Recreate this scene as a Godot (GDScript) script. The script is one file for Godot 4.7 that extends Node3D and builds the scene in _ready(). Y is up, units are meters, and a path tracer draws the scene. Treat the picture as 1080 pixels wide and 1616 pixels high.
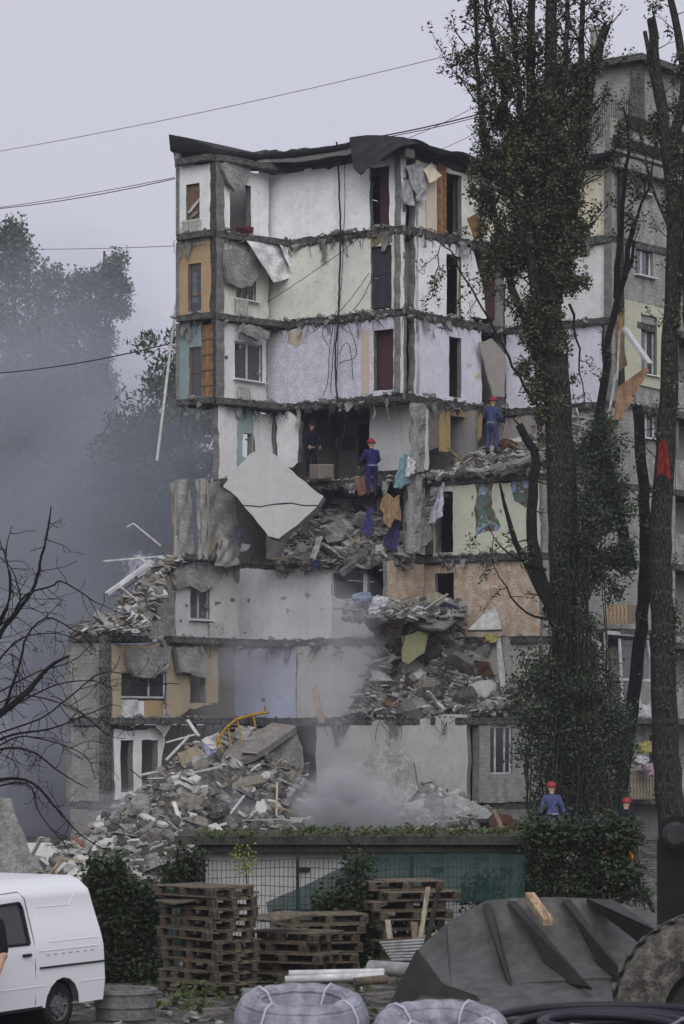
extends Node3D

# --- the surveyed view: focal length in picture units, eye height, horizon row ---
const F := 4500.0
const EYE := 3.65
const HZ := 1150.0
var rng := RandomNumberGenerator.new()
var mats := {}
var used_names := {}

func pp(u: float, v: float, d: float) -> Vector3:
	return Vector3((u - 540.0) / F * d, EYE + (HZ - v) / F * d, -d)

func rr(a: float, b: float) -> float:
	return rng.randf_range(a, b)

class MB:
	var v := PackedVector3Array()
	var n := PackedVector3Array()
	var t := PackedVector2Array()
	func tri(a: Vector3, b: Vector3, c: Vector3, na: Vector3, nb: Vector3, nc: Vector3, ta := Vector2.ZERO, tb := Vector2.ZERO, tc := Vector2.ZERO) -> void:
		if (b - a).cross(c - a).dot(na + nb + nc) > 0.0:
			v.append_array([a, c, b]); n.append_array([na, nc, nb]); t.append_array([ta, tc, tb])
		else:
			v.append_array([a, b, c]); n.append_array([na, nb, nc]); t.append_array([ta, tb, tc])
	func flat(a: Vector3, b: Vector3, c: Vector3, out: Vector3) -> void:
		var q := (b - a).cross(c - a)
		if q.length_squared() < 1e-14: return
		q = q.normalized()
		if q.dot(out) < 0.0: q = -q
		tri(a, b, c, q, q, q, pl(a, q), pl(b, q), pl(c, q))
	func pl(p: Vector3, q: Vector3) -> Vector2:
		var w := q.abs()
		if w.y > w.x and w.y > w.z: return Vector2(p.x, p.z)
		return Vector2(p.x, -p.y) if w.z > w.x else Vector2(p.z, -p.y)
	func quad(a: Vector3, b: Vector3, c: Vector3, d: Vector3, out: Vector3) -> void:
		flat(a, b, c, out); flat(a, c, d, out)
	func box(x: Transform3D, s: Vector3, bev := 0.0) -> void:
		var h := s * 0.5
		var e: float = minf(bev, minf(h.x, minf(h.y, h.z)) * 0.8)
		var c := x.origin
		for ax in 3:
			for sg in [-1.0, 1.0]:
				var p := Vector3.ZERO; var q := Vector3.ZERO; var r := Vector3.ZERO
				p[ax] = h[ax] * sg; q[(ax + 1) % 3] = h[(ax + 1) % 3] - e; r[(ax + 2) % 3] = h[(ax + 2) % 3] - e
				quad(x * (p - q - r), x * (p + q - r), x * (p + q + r), x * (p - q + r), x * p - c)
		if e <= 0.0: return
		for ax in 3:
			var b1 := (ax + 1) % 3; var b2 := (ax + 2) % 3
			for s1 in [-1.0, 1.0]:
				for s2 in [-1.0, 1.0]:
					var a := Vector3.ZERO; var b := Vector3.ZERO; var l := Vector3.ZERO
					a[b1] = h[b1] * s1; a[b2] = (h[b2] - e) * s2
					b[b1] = (h[b1] - e) * s1; b[b2] = h[b2] * s2
					l[ax] = h[ax] - e
					quad(x * (a - l), x * (a + l), x * (b + l), x * (b - l), x * (a + b) - c)
		for s1 in [-1.0, 1.0]:
			for s2 in [-1.0, 1.0]:
				for s3 in [-1.0, 1.0]:
					var k := Vector3(s1, s2, s3)
					flat(x * (k * Vector3(h.x, h.y - e, h.z - e)), x * (k * Vector3(h.x - e, h.y, h.z - e)), x * (k * Vector3(h.x - e, h.y - e, h.z)), x.basis * k)
	func bar(a: Vector3, b: Vector3, w: float, th: float, bev := 0.0, up := Vector3.UP) -> void:
		var d := b - a
		var z := d.normalized()
		if absf(z.dot(up)) > 0.98: up = Vector3(0.3, 0.2, 1).normalized()
		var xx := up.cross(z).normalized()
		box(Transform3D(Basis(xx, z.cross(xx), z), (a + b) * 0.5), Vector3(w, th, d.length()), bev)
	func tube(p: PackedVector3Array, r: PackedFloat32Array, sides := 8, cap := true) -> void:
		var m := p.size()
		if m < 2: return
		var nr := Vector3(0.31, 0.2, 0.93)
		var rings := []
		var along := 0.0
		var ls := PackedFloat32Array()
		for i in m:
			var d: Vector3 = (p[mini(i + 1, m - 1)] - p[maxi(i - 1, 0)]).normalized()
			if i == 0 and absf(nr.dot(d)) > 0.9: nr = Vector3(1, 0.1, 0.1)
			nr = (nr - d * nr.dot(d)).normalized()
			var bi := d.cross(nr)
			var ring := PackedVector3Array()
			for k in sides + 1:
				var a := TAU * float(k % sides) / sides
				ring.append(nr * cos(a) + bi * sin(a))
			rings.append(ring)
			if i > 0: along += p[i].distance_to(p[i - 1])
			ls.append(along)
		for i in m - 1:
			var g0: PackedVector3Array = rings[i]; var g1: PackedVector3Array = rings[i + 1]
			var pr := TAU * maxf(r[0], 0.01)
			for k in sides:
				var u0 := pr * k / sides; var u1 := pr * (k + 1) / sides
				var a := p[i] + g0[k] * r[i]; var b := p[i] + g0[k + 1] * r[i]
				var c := p[i + 1] + g1[k + 1] * r[i + 1]; var d2 := p[i + 1] + g1[k] * r[i + 1]
				tri(a, b, c, g0[k], g0[k + 1], g1[k + 1], Vector2(u0, ls[i]), Vector2(u1, ls[i]), Vector2(u1, ls[i + 1]))
				tri(a, c, d2, g0[k], g1[k + 1], g1[k], Vector2(u0, ls[i]), Vector2(u1, ls[i + 1]), Vector2(u0, ls[i + 1]))
		if cap:
			for e in [0, m - 1]:
				var g: PackedVector3Array = rings[e]
				var o: Vector3 = (p[0] - p[1]) if e == 0 else (p[m - 1] - p[m - 2])
				for k in sides: flat(p[e], p[e] + g[k] * r[e], p[e] + g[k + 1] * r[e], o)
	func lathe(x: Transform3D, prof: Array, seg := 24) -> void:
		for i in prof.size() - 1:
			var a: Vector2 = prof[i]; var b: Vector2 = prof[i + 1]
			var e := b - a
			if e.length() < 1e-6: continue
			var nn := Vector2(e.y, -e.x).normalized()
			for k in seg:
				var t0 := TAU * k / seg; var t1 := TAU * (k + 1) / seg
				var d0 := Vector3(cos(t0), 0, sin(t0)); var d1 := Vector3(cos(t1), 0, sin(t1))
				var n0 := x.basis * (d0 * nn.x + Vector3.UP * nn.y); var n1 := x.basis * (d1 * nn.x + Vector3.UP * nn.y)
				var p0 := x * (d0 * a.x + Vector3.UP * a.y); var p1 := x * (d1 * a.x + Vector3.UP * a.y)
				var p2 := x * (d1 * b.x + Vector3.UP * b.y); var p3 := x * (d0 * b.x + Vector3.UP * b.y)
				tri(p0, p1, p2, n0, n1, n1, Vector2(t0, a.y), Vector2(t1, a.y), Vector2(t1, b.y))
				tri(p0, p2, p3, n0, n1, n0, Vector2(t0, a.y), Vector2(t1, b.y), Vector2(t0, b.y))
	func grid(pts: Array, two_sided_th := 0.0) -> void:
		# smooth sheet from rows of points
		var R := pts.size(); var C: int = pts[0].size()
		var nr := []
		for i in R:
			var row := PackedVector3Array()
			for j in C:
				var a: Vector3 = pts[mini(i + 1, R - 1)][j] - pts[maxi(i - 1, 0)][j]
				var b: Vector3 = pts[i][mini(j + 1, C - 1)] - pts[i][maxi(j - 1, 0)]
				row.append(b.cross(a).normalized())
			nr.append(row)
		for side in ([1.0, -1.0] if two_sided_th > 0.0 else [1.0]):
			var off: float = 0.0 if side > 0 else -two_sided_th
			for i in R - 1:
				for j in C - 1:
					var q := [[i, j], [i, j + 1], [i + 1, j + 1], [i + 1, j]]
					var P := []; var N := []; var T := []
					for e in q:
						var nn: Vector3 = nr[e[0]][e[1]]
						P.append(pts[e[0]][e[1]] + nn * off); N.append(nn * side); T.append(Vector2(e[1], e[0]) * 0.1)
					tri(P[0], P[1], P[2], N[0], N[1], N[2], T[0], T[1], T[2])
					tri(P[0], P[2], P[3], N[0], N[2], N[3], T[0], T[2], T[3])
		if two_sided_th > 0.0:
			var edge := []
			for j in C: edge.append([0, j])
			for i in range(1, R): edge.append([i, C - 1])
			for j in range(C - 2, -1, -1): edge.append([R - 1, j])
			for i in range(R - 2, 0, -1): edge.append([i, 0])
			var mid: Vector3 = pts[R / 2][C / 2]
			for k in edge.size():
				var e0: Array = edge[k]; var e1: Array = edge[(k + 1) % edge.size()]
				var a: Vector3 = pts[e0[0]][e0[1]]; var b: Vector3 = pts[e1[0]][e1[1]]
				quad(a, b, b - nr[e1[0]][e1[1]] * two_sided_th, a - nr[e0[0]][e0[1]] * two_sided_th, (a + b) * 0.5 - mid)
	func mesh(o := Vector3.ZERO) -> ArrayMesh:
		var m := ArrayMesh.new()
		add_to(m, o)
		return m
	func add_to(m: ArrayMesh, o := Vector3.ZERO) -> void:
		if v.is_empty(): return
		var w := v
		if o != Vector3.ZERO:
			w = Transform3D(Basis.IDENTITY, -o) * v
		var ar := []; ar.resize(Mesh.ARRAY_MAX)
		ar[Mesh.ARRAY_VERTEX] = w; ar[Mesh.ARRAY_NORMAL] = n; ar[Mesh.ARRAY_TEX_UV] = t
		m.add_surface_from_arrays(Mesh.PRIMITIVE_TRIANGLES, ar)
	func base() -> Vector3:
		if v.is_empty(): flat(Vector3(0, -5, 0), Vector3(0.01, -5, 0), Vector3(0, -5, 0.01), Vector3.UP)
		var lo := v[0]; var hi := v[0]
		for p in v: lo = lo.min(p); hi = hi.max(p)
		return Vector3((lo.x + hi.x) * 0.5, lo.y, (lo.z + hi.z) * 0.5)

func numbered(s: String) -> String:
	if not used_names.has(s):
		used_names[s] = 0
		return s
	used_names[s] += 1
	return "%s_%03d" % [s, used_names[s]]

func tag(o: Node, label: String, category: String, group := "", kind := "") -> Node:
	if label: o.set_meta("label", label)
	if category: o.set_meta("category", category)
	if group: o.set_meta("group", group)
	if kind: o.set_meta("kind", kind)
	return o

func thing(called: String, label: String, category: String, at := Vector3.ZERO, group := "") -> Node3D:
	var o := Node3D.new(); o.name = numbered(called); add_child(o)
	o.position = at
	tag(o, label, category, group)
	return o

# a part given in world coordinates
func part(mb: MB, called: String, m: Material, parent: Node3D) -> MeshInstance3D:
	var o := MeshInstance3D.new(); o.name = called
	var b := mb.base()
	o.mesh = mb.mesh(b)
	o.mesh.surface_set_material(0, m)
	parent.add_child(o, true)
	var off := Vector3.ZERO
	var q: Node = parent
	while q is Node3D and q != self:
		off += q.position
		q = q.get_parent()
	o.position = b - off
	return o

# a part given in its parent's own coordinates
func lpart(mb: MB, called: String, m: Material, parent: Node3D) -> MeshInstance3D:
	var o := MeshInstance3D.new(); o.name = called
	o.mesh = mb.mesh()
	o.mesh.surface_set_material(0, m)
	parent.add_child(o, true)
	return o

# a thing that is one mesh, given in world coordinates
func solo(mb: MB, called: String, m: Material, label: String, category: String, group := "", kind := "") -> MeshInstance3D:
	var o := part(mb, numbered(called), m, self)
	tag(o, label, category, group, kind)
	return o

# ---------- textures ----------
func noise_img(sd: int, freq: float, oct: int, size: int, type := FastNoiseLite.TYPE_SIMPLEX_SMOOTH) -> PackedByteArray:
	var f := FastNoiseLite.new()
	f.seed = sd; f.noise_type = type; f.frequency = freq; f.fractal_octaves = oct
	if oct < 2: f.fractal_type = FastNoiseLite.FRACTAL_NONE
	var im := f.get_seamless_image(size, size, false, false, 0.12)
	im.convert(Image.FORMAT_L8)
	return im.get_data()

func l8(data: PackedByteArray, size: int) -> Image:
	return Image.create_from_data(size, size, false, Image.FORMAT_L8, data)

func mixed(size: int, fn: Callable) -> Image:
	var d := PackedByteArray(); d.resize(size * size)
	for i in size * size:
		d[i] = clampi(int(255.0 * float(fn.call(i))), 0, 255)
	return l8(d, size)

func itex(im: Image) -> ImageTexture:
	im.generate_mipmaps()
	return ImageTexture.create_from_image(im)

func ntex(im: Image, k: float) -> ImageTexture:
	var j: Image = im.duplicate()
	j.convert(Image.FORMAT_RGBA8)
	j.bump_map_to_normal_map(k)
	return itex(j)

var T := {}
func make_textures() -> void:
	var S := 512
	var a := noise_img(1, 0.006, 5, S)
	var b := noise_img(2, 0.03, 4, S)
	var c := noise_img(3, 0.15, 3, S)
	var e := noise_img(4, 0.012, 3, S)
	var g := noise_img(5, 0.4, 1, S)
	var h := noise_img(6, 0.009, 4, S)
	# plaster: light, with brown damp blotches, drips, hairline cracks and chips
	var pls := mixed(S, func(i: int) -> float:
		var x := i % S; var y := i / S
		var bl := a[i] / 255.0; var f := b[i] / 255.0
		var streak: float = e[(y / 10) * S + x] / 255.0
		var val := 0.97 + (c[i] - 128) / 255.0 * 0.05 + (f - 0.5) * 0.06 + (bl - 0.5) * 0.07
		val -= 0.10 * smoothstep(0.66, 0.9, streak) * smoothstep(0.35, 0.7, f)
		if absf(h[i] / 255.0 - 0.5) < 0.004 and f > 0.5: val *= 0.72
		if f < 0.2 and c[i] < 105: val *= 0.75
		return val)
	T.plaster = itex(pls); T.plaster_n = ntex(pls, 1.2)
	var cr := mixed(S, func(i: int) -> float:
		var val := 0.62 + (b[i] - 128) / 255.0 * 0.75 + (c[i] - 128) / 255.0 * 0.7 + (a[i] - 128) / 255.0 * 0.35
		return clampf(val, 0.12, 1.0))
	T.crushed = itex(cr); T.crushed_n = ntex(cr, 9.0)
	var con := mixed(S, func(i: int) -> float:
		var val := 0.74 + (a[i] - 128) / 255.0 * 0.22 + (b[i] - 128) / 255.0 * 0.28 + (c[i] - 128) / 255.0 * 0.26
		if c[i] < 84: val *= 0.5
		if absf(h[i] / 255.0 - 0.47) < 0.006: val *= 0.5
		return val)
	T.concrete = itex(con); T.concrete_n = ntex(con, 5.0)
	var wood := mixed(S, func(i: int) -> float:
		var x := i % S; var y := i / S
		var gr: float = c[(y / 14) * S + x] / 255.0
		var gr2: float = b[(y / 18) * S + x] / 255.0
		return 0.45 + gr * 0.35 + gr2 * 0.4 + (a[i] - 128) / 255.0 * 0.4)
	T.wood = itex(wood); T.wood_n = ntex(wood, 2.0)
	var bark := mixed(S, func(i: int) -> float:
		var x := i % S; var y := i / S
		var r: float = absf(b[(y / 5) * S + (x + int(a[i]) / 8) % S] / 255.0 - 0.5) * 3.4
		return clampf(0.25 + r * 0.7 + (c[i] - 128) / 255.0 * 0.5 + (e[i] - 128) / 255.0 * 0.4, 0.05, 1.0))
	T.bark = itex(bark); T.bark_n = ntex(bark, 6.0)
	var tile := mixed(S, func(i: int) -> float:
		var x := i % S; var y := i / S
		var row := y / 32
		var xx := (x + (row % 2) * 32) % 64
		var id := (x + (row % 2) * 32) / 64 % 8
		var joint := xx < 3 or y % 32 < 3
		var tone := 0.80 + 0.05 * sin(row * 12.9 + id * 78.2) * cos(row * 3.1 - id * 5.7)
		return (0.68 if joint else tone) + (a[i] - 128) / 255.0 * 0.14 + (c[i] - 128) / 255.0 * 0.1 - 0.10 * smoothstep(0.65, 0.9, e[(y / 8) * S + x] / 255.0))
	T.tile = itex(tile); T.tile_n = ntex(tile, 3.0)
	var rust := mixed(S, func(i: int) -> float:
		return 0.78 + (a[i] - 128) / 255.0 * 0.28 + (b[i] - 128) / 255.0 * 0.2 + (g[i] - 128) / 255.0 * 0.12)
	T.worn = itex(rust); T.worn_n = ntex(rust, 1.0)
	var ground := mixed(S, func(i: int) -> float:
		return 0.62 + (a[i] - 128) / 255.0 * 0.6 + (b[i] - 128) / 255.0 * 0.5 + (c[i] - 128) / 255.0 * 0.7)
	T.ground = itex(ground); T.ground_n = ntex(ground, 8.0)
	var cloth := mixed(S, func(i: int) -> float:
		return 0.85 + (a[i] - 128) / 255.0 * 0.4 + (b[i] - 128) / 255.0 * 0.25 + (c[i] - 128) / 255.0 * 0.12)
	T.cloth = itex(cloth); T.cloth_n = ntex(cloth, 2.5)
	# printed wallpapers and a torn photo mural
	var wp := Image.create(256, 256, false, Image.FORMAT_RGB8)
	var wo := Image.create(256, 256, false, Image.FORMAT_RGB8)
	var mural := Image.create(256, 256, false, Image.FORMAT_RGB8)
	for y in 256:
		for x in 256:
			var i := (y * 2) * S + x * 2
			var k := 0.9 + (b[i] - 128) / 255.0 * 0.25 + (a[i] - 128) / 255.0 * 0.12
			var m := Vector2((x % 32) - 16, ((y + (x / 32 % 2) * 16) % 32) - 16)
			var mo := 0.12 if absf(m.length() - 9.0 - 2.5 * sin(m.angle() * 5.0)) < 2.0 else 0.0
			wp.set_pixel(x, y, Color(0.88, 0.87, 0.91) * (k - mo * 0.4))
			var strip := absi((x % 64) - 32)
			var oc := Color(0.80, 0.70, 0.61).lerp(Color(0.82, 0.78, 0.72), clampf(a[i] / 255.0 * 1.2 - 0.1, 0.0, 1.0))
			wo.set_pixel(x, y, oc * (k - mo * 0.7 - (0.05 if strip < 3 else 0.0)))
			var sky: float = smoothstep(0.45, 0.6, a[i] / 255.0)
			var mc := Color(0.42, 0.47, 0.42).lerp(Color(0.56, 0.66, 0.76), sky * (1.0 if y < 150 else 0.25))
			mc = mc.lerp(Color(0.85, 0.88, 0.9), 0.8 * smoothstep(0.58, 0.72, b[i] / 255.0) * (1.0 if y < 180 else 0.1))
			mc = mc.lerp(Color(0.45, 0.30, 0.24), 0.7 * smoothstep(0.62, 0.72, e[i] / 255.0))
			mural.set_pixel(x, y, mc * (0.85 + (c[i] - 128) / 255.0 * 0.4))
	T.paper = itex(wp); T.orange_paper = itex(wo); T.mural = itex(mural)

# colour is a real-world (linear) base colour
func mat(key: String, col: Color, rough := 0.9, tex := "", size := 1.0, bump := 1.0, tri := true) -> StandardMaterial3D:
	if mats.has(key): return mats[key]
	var m := StandardMaterial3D.new()
	m.resource_name = key
	m.albedo_color = col.linear_to_srgb()
	m.roughness = rough
	m.metallic_specular = 0.3
	m.cull_mode = BaseMaterial3D.CULL_DISABLED
	if tex:
		m.albedo_texture = T[tex]
		m.texture_repeat = true
		if T.has(tex + "_n") and bump > 0.0:
			m.normal_enabled = true; m.normal_texture = T[tex + "_n"]; m.normal_scale = bump
		m.uv1_triplanar = tri
		m.uv1_scale = Vector3.ONE / size
	mats[key] = m
	return m

func set_view() -> void:
	var cam := Camera3D.new(); cam.name = "camera"
	cam.projection = Camera3D.PROJECTION_FRUSTUM
	cam.near = 1.0; cam.far = 2000.0
	cam.size = 1616.0 / F
	cam.frustum_offset = Vector2(0, (HZ - 808.0) / F)
	cam.position = Vector3(0, EYE, 0)
	var lens := CameraAttributesPhysical.new()
	lens.frustum_focal_length = 85.0; lens.exposure_aperture = 5.6
	lens.frustum_focus_distance = 86.0; lens.frustum_near = 1.0; lens.frustum_far = 2000.0
	cam.attributes = lens
	add_child(cam)
	cam.current = true
	var env := Environment.new()
	env.background_mode = Environment.BG_SKY
	var sm := ProceduralSkyMaterial.new()
	sm.sky_top_color = Color(0.775, 0.78, 0.835)
	sm.sky_horizon_color = Color(0.657, 0.66, 0.706)
	sm.ground_horizon_color = Color(0.3, 0.29, 0.28)
	sm.ground_bottom_color = Color(0.25, 0.24, 0.23)
	sm.sky_curve = 0.6
	sm.sun_angle_max = 0.5
	var sky := Sky.new(); sky.sky_material = sm
	env.sky = sky
	env.tonemap_mode = Environment.TONE_MAPPER_LINEAR
	env.tonemap_exposure = 1.4
	env.volumetric_fog_enabled = true; env.volumetric_fog_density = 0.0
	env.fog_enabled = true; env.fog_density = 0.00035; env.fog_light_color = Color(0.8, 0.81, 0.86)
	env.ssao_enabled = true; env.ssil_enabled = true; env.sdfgi_enabled = true
	var we := WorldEnvironment.new(); we.name = "environment"; we.environment = env
	add_child(we)
	var sun := DirectionalLight3D.new(); sun.name = "sun"
	sun.light_energy = 0.5
	sun.light_color = Color(0.985, 0.985, 1.0)
	sun.light_angular_distance = 55.0
	sun.shadow_enabled = true
	sun.rotation_degrees = Vector3(-36, 6, 0)
	add_child(sun)

func build_ground() -> void:
	var f := FastNoiseLite.new(); f.seed = 7; f.frequency = 0.35
	var mb := MB.new()
	var rows := []
	for i in 91:
		var row := []
		for j in 71:
			var d := 8.0 + i * 1.0
			var x := (j - 35) * 0.5 * (0.4 + d / 70.0)
			row.append(Vector3(x, 0.05 * f.get_noise_2d(x, d) + 0.03 * f.get_noise_2d(x * 5, d * 5), -d))
		rows.append(row)
	mb.grid(rows)
	var o := part(mb, "ground", mat("dirt", Color(0.27, 0.25, 0.22), 0.97, "ground", 2.3, 1.4), self)
	o.set_meta("kind", "structure")
	var fm := MB.new()
	fm.quad(Vector3(-700, -0.12, 60), Vector3(700, -0.12, 60), Vector3(700, -0.12, -1400), Vector3(-700, -0.12, -1400), Vector3.UP)
	o = part(fm, "terrain", mat("dirt_far", Color(0.25, 0.235, 0.205), 0.97, "ground", 9.0, 1.0), self)
	o.set_meta("kind", "structure")

func make_mats() -> void:
	make_textures()
	mat("torn", Color(0.2, 0.195, 0.185), 0.97, "crushed", 0.9, 2.0)
	mat("brown_dull", Color(0.2, 0.13, 0.085), 0.8, "wood", 0.9, 0.5)
	mat("conc", Color(0.4, 0.39, 0.37), 0.95, "concrete", 1.6, 1.2)
	mat("conc_dark", Color(0.29, 0.285, 0.27), 0.97, "crushed", 1.4, 2.0)
	mat("conc_light", Color(0.56, 0.55, 0.52), 0.95, "concrete", 1.9, 1.2)
	mat("conc_pale", Color(0.54, 0.53, 0.51), 0.95, "concrete", 2.7, 0.8)
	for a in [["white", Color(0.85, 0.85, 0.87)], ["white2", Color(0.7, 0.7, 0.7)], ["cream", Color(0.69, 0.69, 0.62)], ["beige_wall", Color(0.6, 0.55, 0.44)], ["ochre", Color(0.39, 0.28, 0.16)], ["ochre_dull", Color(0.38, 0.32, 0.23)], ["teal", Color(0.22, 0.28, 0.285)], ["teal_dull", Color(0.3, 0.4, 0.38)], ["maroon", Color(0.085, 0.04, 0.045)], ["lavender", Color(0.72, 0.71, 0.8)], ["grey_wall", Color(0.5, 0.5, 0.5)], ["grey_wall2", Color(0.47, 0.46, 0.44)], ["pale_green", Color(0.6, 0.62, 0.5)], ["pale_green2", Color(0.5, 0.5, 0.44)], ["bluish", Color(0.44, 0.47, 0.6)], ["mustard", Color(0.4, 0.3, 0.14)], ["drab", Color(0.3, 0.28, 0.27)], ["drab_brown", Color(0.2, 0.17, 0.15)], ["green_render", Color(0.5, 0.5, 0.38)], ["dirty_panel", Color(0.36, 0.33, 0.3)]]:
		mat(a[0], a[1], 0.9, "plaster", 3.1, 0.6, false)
	mat("wallpaper", Color(0.95, 0.94, 0.96), 0.9, "paper", 1.4, 0.0, false)
	mat("orange_paper", Color(0.98, 0.95, 0.92), 0.9, "orange_paper", 1.7, 0.0, false)
	mat("mural", Color(1, 1, 1), 0.8, "mural", 2.2, 0.0, false)
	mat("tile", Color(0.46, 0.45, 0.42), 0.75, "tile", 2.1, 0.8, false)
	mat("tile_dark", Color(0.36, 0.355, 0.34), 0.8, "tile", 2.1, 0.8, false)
	mat("tar", Color(0.03, 0.03, 0.033), 0.85, "worn", 1.3, 1.0)
	mat("felt", Color(0.05, 0.05, 0.055), 0.8, "worn", 1.7, 0.6)
	mat("orange_wood", Color(0.32, 0.17, 0.08), 0.6, "wood", 1.0, 0.5)
	mat("brown_board", Color(0.28, 0.16, 0.09), 0.7, "wood", 1.0, 0.5)
	mat("plank_tan", Color(0.42, 0.3, 0.19), 0.8, "wood", 1.0, 0.7)
	mat("old_wood", Color(0.3, 0.25, 0.19), 0.9, "wood", 0.8, 1.0)
	mat("pallet_wood", Color(0.16, 0.13, 0.095), 0.9, "wood", 0.7, 1.2)
	mat("pallet_wood_dark", Color(0.1, 0.082, 0.06), 0.9, "wood", 0.7, 1.2)
	mat("white_wood", Color(0.72, 0.71, 0.68), 0.7, "worn", 0.9, 0.4)
	mat("beige", Color(0.62, 0.55, 0.42), 0.9, "plaster", 1.3, 0.4)
	mat("peach", Color(0.56, 0.45, 0.36), 0.9, "plaster", 1.3, 0.4)
	mat("yellow_crumb", Color(0.55, 0.45, 0.26), 0.95, "concrete", 0.9, 1.2)
	mat("door_grey", Color(0.06, 0.06, 0.07), 0.5, "worn", 1.0, 0.3)
	mat("navy", Color(0.03, 0.03, 0.07), 0.6, "worn", 1.0, 0.3)
	mat("steel", Color(0.4, 0.4, 0.4), 0.45, "worn", 0.6, 0.3)
	mat("dark_steel", Color(0.04, 0.04, 0.042), 0.6, "worn", 0.8, 0.4)
	mat("white_paint", Color(0.78, 0.78, 0.8), 0.5, "worn", 1.9, 0.2)
	mat("grey_paint", Color(0.5, 0.5, 0.48), 0.7, "worn", 0.9, 0.3)
	mat("radiator", Color(0.62, 0.61, 0.56), 0.6, "worn", 0.5, 0.2)
	mat("curtain", Color(0.55, 0.53, 0.6), 0.95, "cloth", 0.8, 0.4)
	mat("rag_grey", Color(0.42, 0.42, 0.42), 0.95, "cloth", 0.8, 0.5)
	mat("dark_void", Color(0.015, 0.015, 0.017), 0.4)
	var g := mat("glass", Color(0.05, 0.06, 0.065), 0.06)
	g.transparency = BaseMaterial3D.TRANSPARENCY_ALPHA
	g.albedo_color.a = 0.35
	g.metallic_specular = 0.5

# ---------- vertical planes of the building: origin (x, depth), direction, outward normal ----------
const DA := Vector2(-0.79, 0.614)
const DB := Vector2(0.614, 0.79)
const K := Vector2(1.92, 90.0)
var LV := [1.41, 3.99, 6.53, 9.13, 11.61, 14.21, 16.91, 19.53, 21.95]
var PL := {}
var house: Node3D

func plane(o: Vector2, d: Vector2, n: Vector2) -> Dictionary:
	return {"o": o, "d": d, "n": n}

func su(P: Dictionary, u: float) -> float:
	var q := u - 540.0
	return (q * P.o.y - F * P.o.x) / (F * P.d.x - q * P.d.y)

func sy(P: Dictionary, u: float, v: float) -> Vector2:
	var s := su(P, u)
	var d: float = P.o.y + P.d.y * s
	return Vector2(s, EYE + (HZ - v) / F * d)

func w3(P: Dictionary, s: float, y: float, out := 0.0) -> Vector3:
	var q: Vector2 = P.o + P.d * s + P.n * out
	return Vector3(q.x, y, -q.y)

func n3(P: Dictionary) -> Vector3:
	return Vector3(P.n.x, 0, -P.n.y)

func shifted(P: Dictionary, out: float) -> Dictionary:
	return plane(P.o + P.n * out, P.d, P.n)

func jagged(p: PackedVector2Array, step: float, amp: float) -> PackedVector2Array:
	if amp <= 0.0: return p
	var r := PackedVector2Array()
	for i in p.size():
		var a := p[i]; var b := p[(i + 1) % p.size()]
		var m := maxi(1, int(a.distance_to(b) / step))
		var nn := (b - a).orthogonal().normalized()
		var w := 0.0
		for k in m:
			var q := a.lerp(b, (k + (rr(-0.3, 0.3) if k > 0 else 0.0)) / m)
			if k > 0:
				w = w * 0.5 + rr(-amp, amp)
				q += nn * w
			r.append(q)
	return r

func cut(outer: PackedVector2Array, holes: Array) -> Array:
	var xs := []
	for h in holes:
		var c := Vector2.ZERO
		for q in h: c += q
		xs.append(c.x / h.size())
	xs.sort()
	var edges := [-1e4] + xs + [1e4]
	var out := []
	for i in edges.size() - 1:
		if edges[i + 1] - edges[i] < 1e-4: continue
		var strip := PackedVector2Array([Vector2(edges[i], -1e4), Vector2(edges[i + 1], -1e4), Vector2(edges[i + 1], 1e4), Vector2(edges[i], 1e4)])
		var list: Array = Geometry2D.intersect_polygons(outer, strip) if holes else [outer]
		for h in holes:
			var nx := []
			for pc in list: nx.append_array(Geometry2D.clip_polygons(pc, h))
			list = nx
		out.append_array(list)
	return [out, xs]

func extrude(front: MB, rest: MB, outer: PackedVector2Array, holes: Array, O: Vector3, X: Vector3, Y: Vector3, N: Vector3, th: float) -> void:
	var got := cut(outer, holes)
	for pc: PackedVector2Array in got[0]:
		var p := PackedVector2Array()
		for q in pc:
			if p.is_empty() or p[p.size() - 1].distance_to(q) > 0.004: p.append(q)
		if p.size() > 2 and p[0].distance_to(p[p.size() - 1]) < 0.004: p.remove_at(p.size() - 1)
		if p.size() < 3: continue
		var ix := Geometry2D.triangulate_polygon(p)
		if ix.is_empty(): continue
		for k in range(0, ix.size(), 3):
			var P := []
			for e in 3: P.append(O + X * p[ix[k + e]].x + Y * p[ix[k + e]].y)
			front.tri(P[0], P[1], P[2], N, N, N, p[ix[k]], p[ix[k + 1]], p[ix[k + 2]])
			rest.tri(P[0] - N * th, P[1] - N * th, P[2] - N * th, -N, -N, -N, p[ix[k]], p[ix[k + 1]], p[ix[k + 2]])
		var cw := Geometry2D.is_polygon_clockwise(p)
		for k in p.size():
			var a := p[k]; var b := p[(k + 1) % p.size()]
			var skip := false
			for x in got[1]:
				if absf(a.x - x) < 0.003 and absf(b.x - x) < 0.003: skip = true
			if skip: continue
			var e := b - a
			var o2 := Vector2(-e.y, e.x) if cw else Vector2(e.y, -e.x)
			var A := O + X * a.x + Y * a.y; var B := O + X * b.x + Y * b.y
			rest.quad(A, B, B - N * th, A - N * th, X * o2.x + Y * o2.y)

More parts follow.
